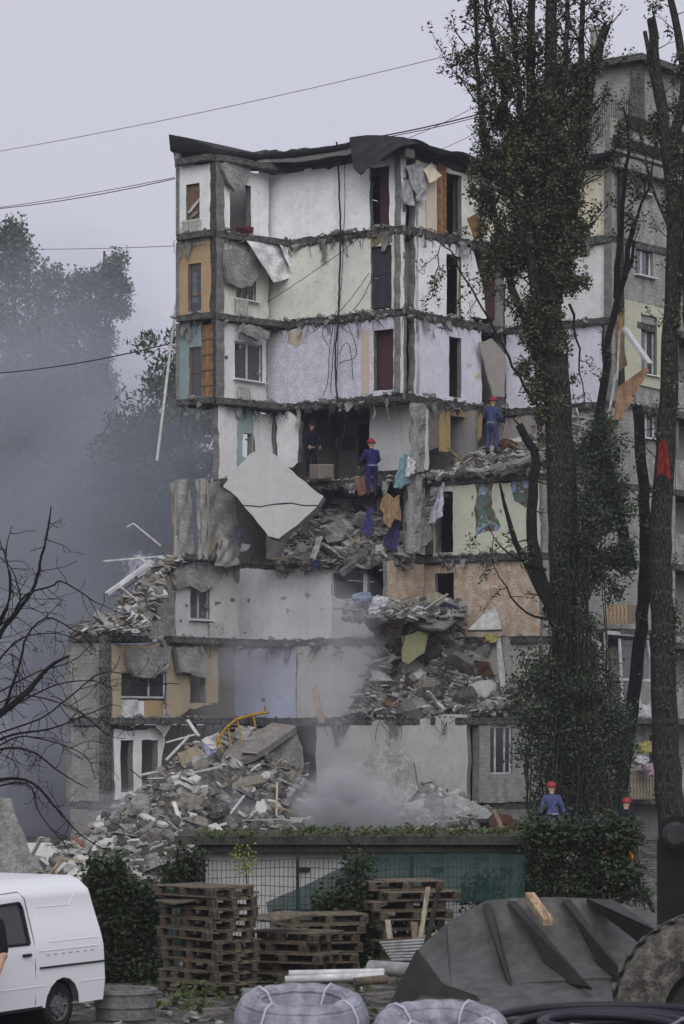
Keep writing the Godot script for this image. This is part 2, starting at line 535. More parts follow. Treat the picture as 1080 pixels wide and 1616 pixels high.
func two(front: MB, rest: MB, called: String, m1: Material, m2: Material, parent: Node3D) -> MeshInstance3D:
	var all := MB.new(); all.v = front.v
	var b := all.base()
	var me := ArrayMesh.new()
	front.add_to(me, b); rest.add_to(me, b)
	me.surface_set_material(0, m1)
	if me.get_surface_count() > 1: me.surface_set_material(1, m2)
	var o := MeshInstance3D.new(); o.name = called; o.mesh = me
	parent.add_child(o, true)
	o.position = b - (parent.position if parent != self else Vector3.ZERO)
	return o

func rect(a: Vector2, b: Vector2) -> PackedVector2Array:
	return PackedVector2Array([Vector2(minf(a.x, b.x), minf(a.y, b.y)), Vector2(maxf(a.x, b.x), minf(a.y, b.y)), Vector2(maxf(a.x, b.x), maxf(a.y, b.y)), Vector2(minf(a.x, b.x), maxf(a.y, b.y))])

func px_poly(P: Dictionary, a: Array) -> PackedVector2Array:
	var r := PackedVector2Array()
	for i in range(0, a.size(), 2): r.append(sy(P, a[i], a[i + 1]))
	return r

# hole given as picture rectangle u0, v0, u1, v1
func px_hole(P: Dictionary, h: Array) -> PackedVector2Array:
	var um: float = (h[0] + h[2]) * 0.5
	return rect(Vector2(su(P, h[0]), sy(P, um, h[1]).y), Vector2(su(P, h[2]), sy(P, um, h[3]).y))

func wall_poly(P: Dictionary, pts: PackedVector2Array, holes: Array, th: float, m: Material, jag := 0.04, called := "wall", back: Material = null) -> MeshInstance3D:
	var f := MB.new(); var r := MB.new()
	var hh := []
	for h in holes: hh.append(jagged(h, 0.25, jag * 0.5))
	extrude(f, r, jagged(pts, 0.22, jag), hh, w3(P, 0, 0), Vector3(P.d.x, 0, -P.d.y), Vector3.UP, n3(P), th)
	return two(f, r, called, m, back if back else mats.conc, house)

# storey-high wall between picture columns u0 and u1
func wall(P: Dictionary, k: int, u0: float, u1: float, m: Material, holes := [], th := 0.16, jag := 0.04, called := "wall") -> MeshInstance3D:
	var hs := []
	for h in holes: hs.append(px_hole(P, h))
	return wall_poly(P, rect(Vector2(su(P, u0), LV[k] + 0.004), Vector2(su(P, u1), LV[k + 1] - 0.226)), hs, th, m, jag, called)

func wall_s(P: Dictionary, k: int, s0: float, s1: float, m: Material, holes := [], th := 0.16, jag := 0.03, called := "wall") -> MeshInstance3D:
	var hs := []
	for h in holes: hs.append(px_hole(P, h))
	return wall_poly(P, rect(Vector2(s0, LV[k] + 0.004), Vector2(s1, LV[k + 1] - 0.226)), hs, th, m, jag, called)

func slab(pts: Array, ytop: float, th := 0.22, jag := 0.06, called := "floor_slab", m: Material = null) -> MeshInstance3D:
	var p := PackedVector2Array()
	for q in pts: p.append(q)
	var f := MB.new(); var r := MB.new()
	extrude(f, r, jagged(p, 0.3, jag), [], Vector3(0, ytop, 0), Vector3.RIGHT, Vector3(0, 0, -1), Vector3.UP, th)
	return two(f, r, called, m if m else mats.conc, mats.conc_dark, house)

# flat panel with real thickness lying on (or proud of) a wall plane, outlined in picture points
func panel(P: Dictionary, out: float, pts: Array, th: float, m: Material, called: String, parent: Node3D, jag := 0.0, edge: Material = null) -> MeshInstance3D:
	var Q := shifted(P, out)
	var f := MB.new(); var r := MB.new()
	extrude(f, r, jagged(px_poly(Q, pts), 0.15, jag), [], w3(Q, 0, 0), Vector3(Q.d.x, 0, -Q.d.y), Vector3.UP, n3(Q), th)
	return two(f, r, called, m, edge if edge else m, parent)

func wbar(mb: MB, P: Dictionary, s0: float, y0: float, s1: float, y1: float, w: float, dep: float, out: float) -> void:
	mb.bar(w3(P, s0, y0, out), w3(P, s1, y1, out), w, dep, 0.006, n3(P))

# window set in a wall opening: frame, sashes, panes; bars: positions of uprights (0..1); cross: height of a crossbar or < 0
func window(P: Dictionary, h: Array, w: Node3D, frame: Material, uprights := [0.5], cross := -1.0, glass := true, inset := 0.09, bw := 0.06) -> void:
	var q := px_hole(P, h)
	var a := q[0]; var b := q[2]
	var mb := MB.new()
	var e := bw * 0.5
	wbar(mb, P, a.x, a.y + e, b.x, a.y + e, bw, bw, -inset)
	wbar(mb, P, a.x, b.y - e, b.x, b.y - e, bw, bw, -inset)
	for x in [a.x + e, b.x - e]: wbar(mb, P, x, a.y + bw, x, b.y - bw, bw, bw, -inset)
	for t in uprights:
		var x: float = lerpf(a.x, b.x, t)
		wbar(mb, P, x, a.y + bw, x, b.y - bw, bw * 0.9, bw * 0.9, -inset)
	if cross > 0: wbar(mb, P, a.x + bw, lerpf(a.y, b.y, cross), b.x - bw, lerpf(a.y, b.y, cross), bw * 0.9, bw * 0.85, -inset + 0.004)
	wpart(mb, "window_frame", frame, w)
	if glass:
		var xs := [0.0] + uprights + [1.0]
		for i in xs.size() - 1:
			var g := MB.new()
			var x0: float = lerpf(a.x, b.x, xs[i]) + bw; var x1: float = lerpf(a.x, b.x, xs[i + 1]) - bw
			if absf(x1 - x0) < 0.08: continue
			g.box(Transform3D(Basis(Vector3(P.d.x, 0, -P.d.y), Vector3.UP, n3(P)), w3(P, (x0 + x1) * 0.5, (a.y + b.y) * 0.5, -inset)), Vector3(absf(x1 - x0), b.y - a.y - 2 * bw, 0.006))
			wpart(g, "pane", mats.glass, w)

func wpart(mb: MB, called: String, m: Material, w: Node3D) -> MeshInstance3D:
	return part(mb, called, m, w)

func sill(P: Dictionary, h: Array, w: Node3D, m: Material) -> void:
	var q := px_hole(P, h)
	var mb := MB.new()
	wbar(mb, P, q[0].x - 0.08, q[0].y - 0.02, q[2].x + 0.08, q[0].y - 0.02, 0.04, 0.22, 0.06)
	wpart(mb, "sill", m, w)

# cast iron ribbed radiator standing off a wall plane
func radiator(P: Dictionary, u: float, v0: float, v1: float, sections: int, w: Node3D, out := 0.14, lean := 0.0) -> void:
	var mb := MB.new()
	var t := sy(P, u, v0); var b := sy(P, u, v1)
	var hgt := t.y - b.y
	var up := Vector3.UP.rotated(n3(P).normalized(), lean)
	var al := Vector3(P.d.x, 0, -P.d.y).rotated(n3(P).normalized(), lean)
	var o := w3(P, b.x, b.y, out)
	for i in sections:
		var c := o + al * ((i - sections * 0.5 + 0.5) * 0.085)
		mb.tube(PackedVector3Array([c, c + up * 0.04, c + up * (hgt - 0.04), c + up * hgt]), PackedFloat32Array([0.025, 0.034, 0.034, 0.025]), 6)
	for y in [0.06, hgt - 0.06]:
		mb.tube(PackedVector3Array([o + up * y - al * sections * 0.046, o + up * y + al * sections * 0.046]), PackedFloat32Array([0.024, 0.024]), 6)
	wpart(mb, "radiator", mats.radiator, w)

func build_house() -> void:
	house = thing("apartment_building", "tall grey apartment building torn open, its rooms exposed on every storey", "building", Vector3(2, 0, -92))
	var P0 := K + DA * 5.29
	var Q := K + DB * 5.585
	var R0 := Q - DA * 4.28
	PL.A = plane(K, DA, -DB)
	PL.B = plane(K, DB, -DA)
	PL.Z = plane(P0, -DB, -DA)          # rear outside wall seen from within
	PL.C = plane(Q, -DA, -DB)
	PL.R = plane(R0, DB, -DA)           # street facade
	PL.E = plane(K + DB * 1.32, -DA, -DB)  # nearer cross wall of the lower storeys
	PL.A0 = plane(R0 - DB * 7.87, DA, -DB)
	var zc := su(PL.Z, 338.0)
	PL.Y = plane(P0 - DB * zc, DA, -DB)     # wall of the small corner rooms
	var zl := su(PL.Z, 172.0)
	PL.X = plane(P0 - DB * zl, DA, -DB)
	var A: Dictionary = PL.A; var B: Dictionary = PL.B; var Z: Dictionary = PL.Z; var C: Dictionary = PL.C
	var R: Dictionary = PL.R; var E: Dictionary = PL.E; var Y: Dictionary = PL.Y; var A0: Dictionary = PL.A0; var X: Dictionary = PL.X
	# ---- floors ----
	for k in range(0, 9):
		var y: float = LV[k]
		var back := DB * 14.0
		var PW := P0 + DA * (2.8 if k <= 3 else 0.0)
		var pts := [P0 - DA * 0.0, K - DB * 0.06, Q - DA * 0.0 - DB * 0.06, R0 - DB * 0.1, R0 + back * 0.7, P0 + DB * 14.0]
		if k <= 4 and k >= 1:
			pts = [PW, K - DB * 0.06, K + DB * 1.2, K + DB * 1.2 - DA * 4.3, R0 + back * 0.7, PW + DB * 14.0]
		if k == 1:
			var f: Vector2 = A0.o
			pts = [f + DA * 7.5 + DB * 0.0, f - DA * 0.05, R0 + back * 0.7, PW + DB * 14.0, PW]
		if k == 0:
			pts = [X.o + DA * 1.5, X.o, X.o - DA * 9.4, R0 + back * 0.7, P0 + DB * 14.0]
		slab(pts, y, 0.22, 0.07)
		# strip of floor left along the rear wall
		if k >= 5:
			slab([P0 - DB * zc, P0 - DB * 0.01, P0 - DB * 0.01 - DA * rr(0.5, 0.9), P0 - DB * zc * 0.55 - DA * rr(0.2, 0.45), P0 - DB * zc - DA * 0.12], y, 0.2, 0.07)
			slab([Y.o + DA * 1.38 + DB * 1.2, Y.o + DA * 1.38 - DB * 0.25, Y.o - DB * 0.25, Y.o + DB * 1.2], y, 0.2, 0.04)
		elif k >= 1:
			var len: float = [0, 7.9, 5.4, 5.0, 2.9][k]
			slab([P0 - DB * len, P0 - DB * 0.01, P0 - DB * 0.01 - DA * rr(0.4, 0.7), P0 - DB * len * 0.5 - DA * rr(0.2, 0.5), P0 - DB * len - DA * 0.4], y, 0.2, 0.08)
			if k <= 2: slab([X.o + DA * 1.6 + DB * 2.0, X.o + DA * 1.6 - DB * 0.1, X.o - DB * 0.1, X.o + DB * 2.0], y, 0.2, 0.05)
	# plinth under the lot
	wall_poly(R, rect(Vector2(-7.9, 0), Vector2(9, LV[0] - 0.23)), [], 0.3, mats.conc, 0.0)
	wall_poly(A0, rect(Vector2(0.2, 0), Vector2(9, LV[0] - 0.23)), [], 0.3, mats.conc, 0.0)
	wall_poly(X, rect(Vector2(0, 0), Vector2(1.6, LV[0] - 0.23)), [], 0.3, mats.conc, 0.0)
	wall_poly(Z, rect(Vector2(-14, 0), Vector2(zl, LV[0] - 0.23)), [], 0.3, mats.conc, 0.0)
	# ---- closing walls deep inside and at the rear ----
	for k in range(0, 8):
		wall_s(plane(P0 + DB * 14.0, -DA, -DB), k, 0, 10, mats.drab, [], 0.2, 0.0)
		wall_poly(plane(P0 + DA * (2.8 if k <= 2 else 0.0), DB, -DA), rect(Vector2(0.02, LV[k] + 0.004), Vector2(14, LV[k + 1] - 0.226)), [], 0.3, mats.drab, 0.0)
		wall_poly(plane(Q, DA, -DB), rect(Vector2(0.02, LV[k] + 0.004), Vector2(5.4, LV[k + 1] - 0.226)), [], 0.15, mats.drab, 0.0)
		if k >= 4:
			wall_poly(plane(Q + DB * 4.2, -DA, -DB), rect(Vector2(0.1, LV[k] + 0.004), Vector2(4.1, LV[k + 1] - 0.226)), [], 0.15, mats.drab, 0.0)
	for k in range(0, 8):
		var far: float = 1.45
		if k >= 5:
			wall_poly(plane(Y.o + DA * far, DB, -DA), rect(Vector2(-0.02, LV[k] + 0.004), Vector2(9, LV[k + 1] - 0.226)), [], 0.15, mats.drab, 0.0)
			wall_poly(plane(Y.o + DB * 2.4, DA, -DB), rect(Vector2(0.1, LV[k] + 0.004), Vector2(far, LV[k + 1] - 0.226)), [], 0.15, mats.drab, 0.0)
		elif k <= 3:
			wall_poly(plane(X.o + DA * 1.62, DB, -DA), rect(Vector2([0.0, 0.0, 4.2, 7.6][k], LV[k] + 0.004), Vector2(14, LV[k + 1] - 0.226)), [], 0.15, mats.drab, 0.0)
	# ---- level 7, top ----
	var w: MeshInstance3D
	wall_poly(A, px_poly(A, [636, 357, 636, 240, 600, 240, 575, 244, 545, 250, 520, 268, 505, 262, 470, 268, 440, 266, 415, 258, 408, 262, 408, 388, 440, 386]), [px_hole(A, [584, 262, 615, 358])], 0.16, mats.white, 0.05)
	w = wall(Z, 7, 345, 424, mats.white, [[363, 290, 396, 381]], 0.22)
	w = wall(Y, 7, 332, 279, mats.white2, [[294, 290, 315, 347]], 0.16)
	panel(Y, -0.1, [293, 289, 316, 289, 316, 348, 293, 348], 0.03, mats.brown_dull, "boarded_window", house)
	wbar_part(Y, 296, 336, 314, 314, "plank", mats.white_wood); wbar_part(Y, 299, 344, 315, 330, "plank", mats.old_wood)
	radiator(Y, 305, 347, 377, 9, w, 0.1)
	panel(Y, 0.012, [282, 352, 288, 368, 322, 376, 330, 364, 330, 384, 282, 390], 0.012, mats.green_render, "old_paint", house, 0.02)
	w = wall(B, 7, 657, 800, mats.cream, [[701, 274, 729, 373]])
	panel(B, 0.03, [691, 256, 705, 262, 705, 371, 691, 367], 0.03, mats.orange_wood, "door_panel", house)
	panel(B, 0.035, [673, 268, 689, 284, 689, 364, 673, 360], 0.03, mats.beige, "wallpaper_board", house, 0.01)
	wall(C, 7, 795, 968, mats.beige_wall)
	panel(shifted(A, -0.3), 0.0, [600, 262, 616, 260, 616, 358, 600, 360], 0.05, mats.maroon, "open_door", house)
	panel(shifted(B, -0.3), 0.0, [717, 276, 730, 278, 730, 374, 717, 372], 0.05, mats.brown_dull, "open_door", house)
	panel(shifted(A, -0.3), 0.0, [592, 520, 622, 516, 622, 617, 592, 620], 0.05, mats.maroon, "closed_door", house)
	panel(shifted(B, -0.25), 0.0, [632, 380, 656, 384, 656, 486, 632, 482], 0.05, mats.drab_brown, "closed_door", house)
	panel(shifted(B, -0.1), 0.0, [723, 404, 729, 405, 729, 502, 723, 501], 0.04, mats.beige, "door_jamb", house)
	# ---- level 6 ----
	w = wall(A, 6, 636, 418, mats.cream, [[586, 388, 618, 488]])
	var door := MB.new()
	var q := px_hole(A, [588, 391, 617, 486])
	door.box(Transform3D(Basis(Vector3(A.d.x, 0, -A.d.y), Vector3.UP, n3(A)), w3(A, (q[0].x + q[2].x) / 2, (q[0].y + q[2].y) / 2, -0.07)), Vector3(q[2].x - q[0].x, q[2].y - q[0].y, 0.05), 0.01)
	for t in [0.28, 0.72]:
		door.box(Transform3D(Basis(Vector3(A.d.x, 0, -A.d.y), Vector3.UP, n3(A)), w3(A, (q[0].x + q[2].x) / 2, lerpf(q[0].y, q[2].y, t), -0.042)), Vector3((q[2].x - q[0].x) * 0.7, (q[2].y - q[0].y) * 0.34, 0.012), 0.005)
	var dp := wpart(door, "door", mats.door_grey, w)
	var hb := MB.new()
	hb.bar(w3(A, q[2].x - 0.1, (q[0].y + q[2].y) / 2, -0.01), w3(A, q[2].x - 0.22, (q[0].y + q[2].y) / 2, -0.01), 0.025, 0.04, 0.005)
	wpart(hb, "handle", mats.steel, w)
	panel(A, 0.03, [585, 372, 618, 366, 619, 380, 606, 389, 600, 382, 585, 391], 0.05, mats.yellow_crumb, "broken_plaster", house, 0.03)
	w = wall(Z, 6, 345, 424, mats.cream, [[373, 441, 404, 474]], 0.22)
	window(Z, [373, 441, 404, 474], w, mats.grey_paint, [0.33, 0.66]); sill(Z, [372, 441, 405, 474], w, mats.white2)
	radiator(Z, 377, 474, 503, 7, w)
	w = wall(Y, 6, 332, 279, mats.ochre, [[297, 416, 318, 506]], 0.16)
	window(Y, [297, 416, 318, 506], w, mats.brown_dull, [], 0.45, true)
	panel(Y, -0.14, [304, 430, 312, 430, 310, 452, 314, 478, 303, 478, 306, 452], 0.02, mats.curtain, "curtain_rag", house, 0.02)
	wall(B, 6, 657, 742, mats.white, [[705, 403, 728, 500]])
	wall_poly(B, px_poly(B, [742, 378, 760, 440, 765, 470, 768, 503, 745, 500, 742, 500]), [], 0.16, mats.white, 0.03)
	panel(B, -0.35, [738, 376, 797, 386, 797, 506, 738, 496], 0.1, mats.maroon, "hallway_wall", house)
	wall(C, 6, 797, 968, mats.white2)
	# ---- level 5 ----
	w = wall(A, 5, 636, 418, mats.wallpaper, [[590, 520, 621, 616]])
	panel(A, 0.012, [570, 521, 583, 519, 583, 621, 570, 623], 0.012, mats.peach, "wallpaper_strip", house)
	panel(A, 0.012, [455, 526, 478, 520, 481, 540, 468, 548, 456, 540], 0.012, mats.peach, "torn_wallpaper", house, 0.03)
	w = wall(Z, 5, 345, 420, mats.white2, [[371, 541, 414, 601]], 0.22)
	window(Z, [371, 541, 414, 601], w, mats.white_paint, [0.5]); sill(Z, [370, 541, 415, 601], w, mats.white2)
	radiator(Z, 380, 609, 638, 7, w, 0.2, 0.12)
	w = wall(Y, 5, 319, 279, mats.teal, [[299, 548, 318, 634]], 0.16)
	window(Y, [299, 548, 318, 634], w, mats.brown_dull, [], 0.55, true)
	for i in 5:
		panel(Y, 0.02, [319.0, 514 + i * 24.4, 336, 511 + i * 24.4, 336, 511 + i * 24.4 + 23, 319, 514 + i * 24.4 + 23], 0.05, mats.brown_board, "board", house)
	wall(B, 5, 657, 760, mats.lavender, [[709, 532, 728, 627]])
	wall(C, 5, 799, 951, mats.lavender)
	panel(B, 0.25, [757, 541, 777, 534, 798, 560, 797, 627, 779, 626], 0.06, mats.dirty_panel, "leaning_panel", house, 0.02)
	# ---- level 4 ----
	wall(Z, 4, 345, 373, mats.white2, [], 0.25, 0.07)
	w = wall(Z, 4, 374, 400, mats.teal_dull, [[383, 684, 398, 722]], 0.2, 0.03)
	wall(Z, 4, 401, 430, mats.white2, [], 0.22, 0.07)
	wall_poly(A, px_poly(A, [474, 668, 470, 730, 462, 738, 437, 742, 436, 652, 456, 648]), [], 0.2, mats.white2, 0.05)
	wall_poly(shifted(A, -0.9), px_poly(shifted(A, -0.9), [583, 634, 656, 622, 656, 742, 584, 742]), [], 0.14, mats.grey_wall, 0.02)
	panel(shifted(A, -3.2), 0.0, [566, 670, 583, 668, 583, 730, 566, 730], 0.04, mats.navy, "blue_door", house)
	wall_poly(shifted(A, -3.4), rect(Vector2(-0.4, LV[4]), Vector2(5.2, LV[5] - 0.23)), [], 0.14, mats.drab, 0.0)
	wall_poly(B, px_poly(B, [676, 634, 693, 637, 693, 706, 676, 712]), [], 0.14, mats.drab_brown, 0.02)
	wall_poly(B, px_poly(B, [693, 639, 762, 650, 760, 690, 740, 712, 693, 712]), [px_hole(B, [711, 657, 735, 716])], 0.14, mats.mustard, 0.02)
	wall(C, 4, 797, 968, mats.dirty_panel, [], 0.16, 0.08)
	# ---- level 3 ----
	w = wall(E, 3, 683, 851, mats.pale_green, [[687, 776, 715, 872]])
	mural_piece(E, [750, 752, 778, 750, 776, 800, 790, 830, 786, 838, 758, 842, 751, 842], w)
	mural_piece(E, [806, 742, 838, 738, 838, 788, 830, 802, 812, 790, 806, 770], w)
	wall_poly(E, px_poly(E, [669, 760, 683, 758, 683, 874, 670, 876]), [], 0.5, mats.drab_brown, 0.03)
	# ---- level 2 ----
	w = wall(Z, 2, 276, 377, mats.grey_wall, [[301, 930, 331, 978]], 0.22)
	window(Z, [301, 930, 331, 978], w, mats.grey_paint, [0.5]); sill(Z, [300, 930, 332, 978], w, mats.white2)
	radiator(Z, 337, 983, 1009, 8, w)
	wall(A, 2, 524, 375, mats.white2, [], 0.16)
	wall_poly(A, px_poly(A, [524, 880, 612, 876, 612, 1008, 524, 1008]), [px_hole(A, [526, 904, 574, 946]), px_hole(A, [579, 880, 606, 946])], 0.16, mats.grey_wall, 0.04)
	wall(B, 2, 611, 669, mats.orange_paper, [], 0.16)
	wall(E, 2, 668, 852, mats.orange_paper, [[687, 904, 717, 957]])
	# ---- level 1 ----
	wall(A, 1, 468, 345, mats.bluish, [], 0.16)
	wall_poly(A, px_poly(A, [469, 1012, 604, 1000, 607, 1128, 469, 1134]), [], 0.16, mats.grey_wall2, 0.03)
	wall(E, 1, 735, 852, mats.pale_green2, [], 0.16)
	w = wall_poly(Z, px_poly(Z, [176, 1017, 270, 1014, 345, 1010, 345, 1110, 300, 1118, 262, 1140, 176, 1140]), [px_hole(Z, [192, 1060, 263, 1136]), px_hole(Z, [300, 1066, 325, 1110])], 0.22, mats.ochre_dull, 0.05)
	window(Z, [192, 1060, 263, 1102], w, mats.white_paint, [0.36], -1, true)
	panel(Z, -0.08, [192, 1104, 218, 1104, 218, 1141, 192, 1141], 0.05, mats.white_paint, "balcony_door_panel", house)
	panel(Z, -0.1, [219, 1106, 228, 1106, 228, 1141, 219, 1141], 0.06, mats.white2, "pier", house)
	panel(Z, -0.1, [229, 1106, 262, 1106, 262, 1140, 229, 1141], 0.06, mats.ochre, "parapet_panel", house, 0.02)
	radiator(Z, 256, 1122, 1150, 8, w, 0.3, 0.9)
	# ---- level 0 ----
	wall_poly(A0, px_poly(A0, [738, 1262, 738, 1128, 690, 1130, 640, 1136, 590, 1136, 560, 1142, 520, 1140, 499, 1142, 499, 1262]), [], 0.18, mats.grey_wall2, 0.03)
	w = wall(R, 0, 756, 900, mats.tile, [[774, 1146, 809, 1222]], 0.25, 0.02)
	window(R, [774, 1146, 809, 1222], w, mats.white_paint, [0.3, 0.72], -1, true)
	wall_poly(Z, px_poly(Z, [181, 1150, 262, 1150, 250, 1262, 181, 1262]), [px_hole(Z, [191, 1168, 211, 1250]), px_hole(Z, [224, 1168, 250, 1250])], 0.22, mats.white2, 0.05)
	# outer end of the ruin, levels 0 and 1
	for k in [0, 1]:
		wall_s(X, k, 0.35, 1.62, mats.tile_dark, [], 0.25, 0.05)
		var pier := MB.new()
		pier.bar(w3(X, 0.14, LV[k], 0.0), w3(X, 0.14, LV[k + 1] - 0.1, 0.02), 0.22, 0.34, 0.02, n3(X))
		part(pier, "pier", mats.conc_dark, house)
	# ---- piers and columns at the torn corner ----
	for a in [[4, 660, 676, 640, 742, 0.3], [3, 646, 671, 752, 876, 0.3]]:
		column(B, a[1], a[2], a[3], a[4])
	column(B, 633, 640, 240, 356); column(B, 654, 661, 262, 360); column(B, 654, 660, 372, 488); column(B, 654, 662, 502, 622)
	column(B, 632, 637, 370, 487); column(B, 632, 638, 500, 620)
	# torn wall edge left of the rear wall
	for k in range(4, 8):
		if k >= 5: wall_poly(Y, rect(Vector2(-0.1, LV[k] - 0.22), Vector2(0.14, LV[k + 1] - 0.22)), [], 0.4, mats.torn, 0.03, "torn_edge")
	# ---- street facade ----
	for k in range(4, 8):
		var hs: Array = [[[1012, 628, 1037, 692]], [[1013, 500, 1036, 592]], [[1003, 371, 1031, 436]], [[1003, 236, 1027, 305]]][k - 4]
		w = wall(R, k, 966, 1066, mats.tile if k != 5 else mats.tile, hs, 0.3, 0.0)
		window(R, hs[0], w, mats.white_paint, [0.5], -1, true, 0.14)
		curtain(R, hs[0], w)
		sill(R, hs[0], w, mats.white2)
	# green rendered panel on level 5
	wall_poly(shifted(R, 0.07), px_poly(shifted(R, 0.07), [986, 472, 1066, 492, 1066, 620, 986, 602]), [px_hole(shifted(R, 0.07), [1012, 498, 1037, 594])], 0.066, mats.green_render, 0.0, "rendered_panel")
	for k in range(0, 4):
		w = wall_s(R, k, su(R, 856), su(R, 1066), mats.tile, [], 0.3, 0.0)
	# loggia bays at the frame's edge
	for k in range(0, 8):
		wall_poly(plane(R.o + R.d * (su(R, 1066) + 0.01) + DA * 1.2, DB, -DA), rect(Vector2(0, LV[k] + 0.004), Vector2(6, LV[k + 1] - 0.226)), [], 0.2, mats.drab, 0.0)
		wall_poly(plane(R.o + R.d * (su(R, 1066) + 0.01), DB, -DA), rect(Vector2(0.02, LV[k] + 0.004), Vector2(6, LV[k] + 1.0)), [], 0.12, mats.tile, 0.0, "loggia_front")
		slab([R.o + R.d * su(R, 1066) + DA * 1.2, R.o + R.d * su(R, 1066) - DA * 0.05, R.o + R.d * (su(R, 1066) + 6) - DA * 0.05, R.o + R.d * (su(R, 1066) + 6) + DA * 1.2], LV[k] - 0.001, 0.2, 0.0)
	patches()
	edge_litter()
	roof_parts(P0, Q, R0)
	ruin_details()

func column(P: Dictionary, u0: float, u1: float, v0: float, v1: float) -> void:
	wall_poly(P, px_poly(P, [u0, v0, u1, v0 + 2, u1 + 1, (v0 + v1) * 0.5, u1, v1, u0, v1, u0 + 1, (v0 + v1) * 0.5]), [], 0.25, mats.white2, 0.05, "pier")

func wbar_part(P: Dictionary, u0: float, v0: float, u1: float, v1: float, called: String, m: Material) -> void:
	var a := sy(P, u0, v0); var b := sy(P, u1, v1)
	var mb := MB.new()
	wbar(mb, P, a.x, a.y, b.x, b.y, 0.1, 0.03, -0.05)
	part(mb, called, m, house)

# places where the plaster has come off in flakes, and thicker remains along ceilings
func patches() -> void:
	var A: Dictionary = PL.A; var B: Dictionary = PL.B; var C: Dictionary = PL.C; var Z: Dictionary = PL.Z; var E: Dictionary = PL.E; var A0: Dictionary = PL.A0
	for a in [[A, 440, 575, [405, 512], 2, "beige"], [A, 430, 560, [528, 540], 4, "beige"], [B, 662, 740, [505, 520], 9, "conc_pale"], [B, 662, 700, [376, 392], 5, "conc_pale"], [B, 735, 760, [560, 620], 3, "beige"], [C, 800, 950, [400, 480], 4, "conc_pale"], [C, 805, 940, [515, 530], 5, "conc_pale"], [E, 720, 840, [770, 860], 5, "conc_pale"], [E, 720, 845, [895, 990], 5, "beige"], [A, 385, 520, [900, 1000], 6, "conc_pale"], [A, 350, 600, [1020, 1040], 8, "conc_pale"], [A, 350, 600, [1050, 1120], 5, "conc"], [Z, 348, 420, [540, 630], 4, "conc_pale"], [Z, 280, 370, [900, 1000], 6, "conc"]]:
		for i in int(a[4]):
			var u := rr(a[1], a[2]); var v := rr(a[3][0], a[3][1])
			var w := rr(2, 7); var h := rr(1.5, 6)
			var pts := []
			for k in 8:
				var t := TAU * k / 8.0
				pts.append_array([u + cos(t) * w * rr(0.4, 1.2), v + sin(t) * h * rr(0.4, 1.2)])
			panel(a[0], 0.006, pts, 0.006, mats[a[5]], "plaster_patch", house, 0.02)

func mural_piece(P: Dictionary, pts: Array, _w: Node3D) -> void:
	panel(P, 0.008, pts, 0.008, mats.mural, "torn_mural", house, 0.05)

func curtain(P: Dictionary, h: Array, w: Node3D) -> void:
	var q := px_hole(P, h)
	var rows := []
	for i in 6:
		var row := []
		for j in 19:
			var s := lerpf(lerpf(q[0].x, q[2].x, 0.45), q[2].x - 0.05, j / 18.0)
			row.append(w3(P, s, lerpf(q[0].y + 0.05, q[2].y - 0.05, i / 5.0), -0.24 + 0.035 * sin(j * 1.4 + i * 0.15)))
		rows.append(row)
	var mb := MB.new(); mb.grid(rows, 0.004)
	wpart(mb, "curtain", mats.curtain, w)

func sheet(P: Dictionary, top: Array, bottom: Array, out0: float, out1: float, wave: float, th: float, m: Material, called: String, parent: Node3D, nu := 14, nv := 10) -> MB:
	# sheet between two picture-drawn edges on a plane, bulging outward
	var rows := []
	for i in nv + 1:
		var t := float(i) / nv
		var row := []
		for j in nu + 1:
			var a := lerp_path(top, float(j) / nu); var b := lerp_path(bottom, float(j) / nu)
			var c := a.lerp(b, t)
			var q := sy(P, c.x, c.y)
			row.append(w3(P, q.x, q.y, lerpf(out0, out1, t) + wave * sin(j * 0.9 + i * 0.5) * sin(i * 0.6 + 0.4)))
		rows.append(row)
	var mb := MB.new(); mb.grid(rows, th)
	if called: part(mb, called, m, parent)
	return mb

func lerp_path(p: Array, t: float) -> Vector2:
	var m := p.size() / 2 - 1
	var k := mini(int(t * m), m - 1)
	var f := t * m - k
	return Vector2(p[2 * k], p[2 * k + 1]).lerp(Vector2(p[2 * k + 2], p[2 * k + 3]), f)

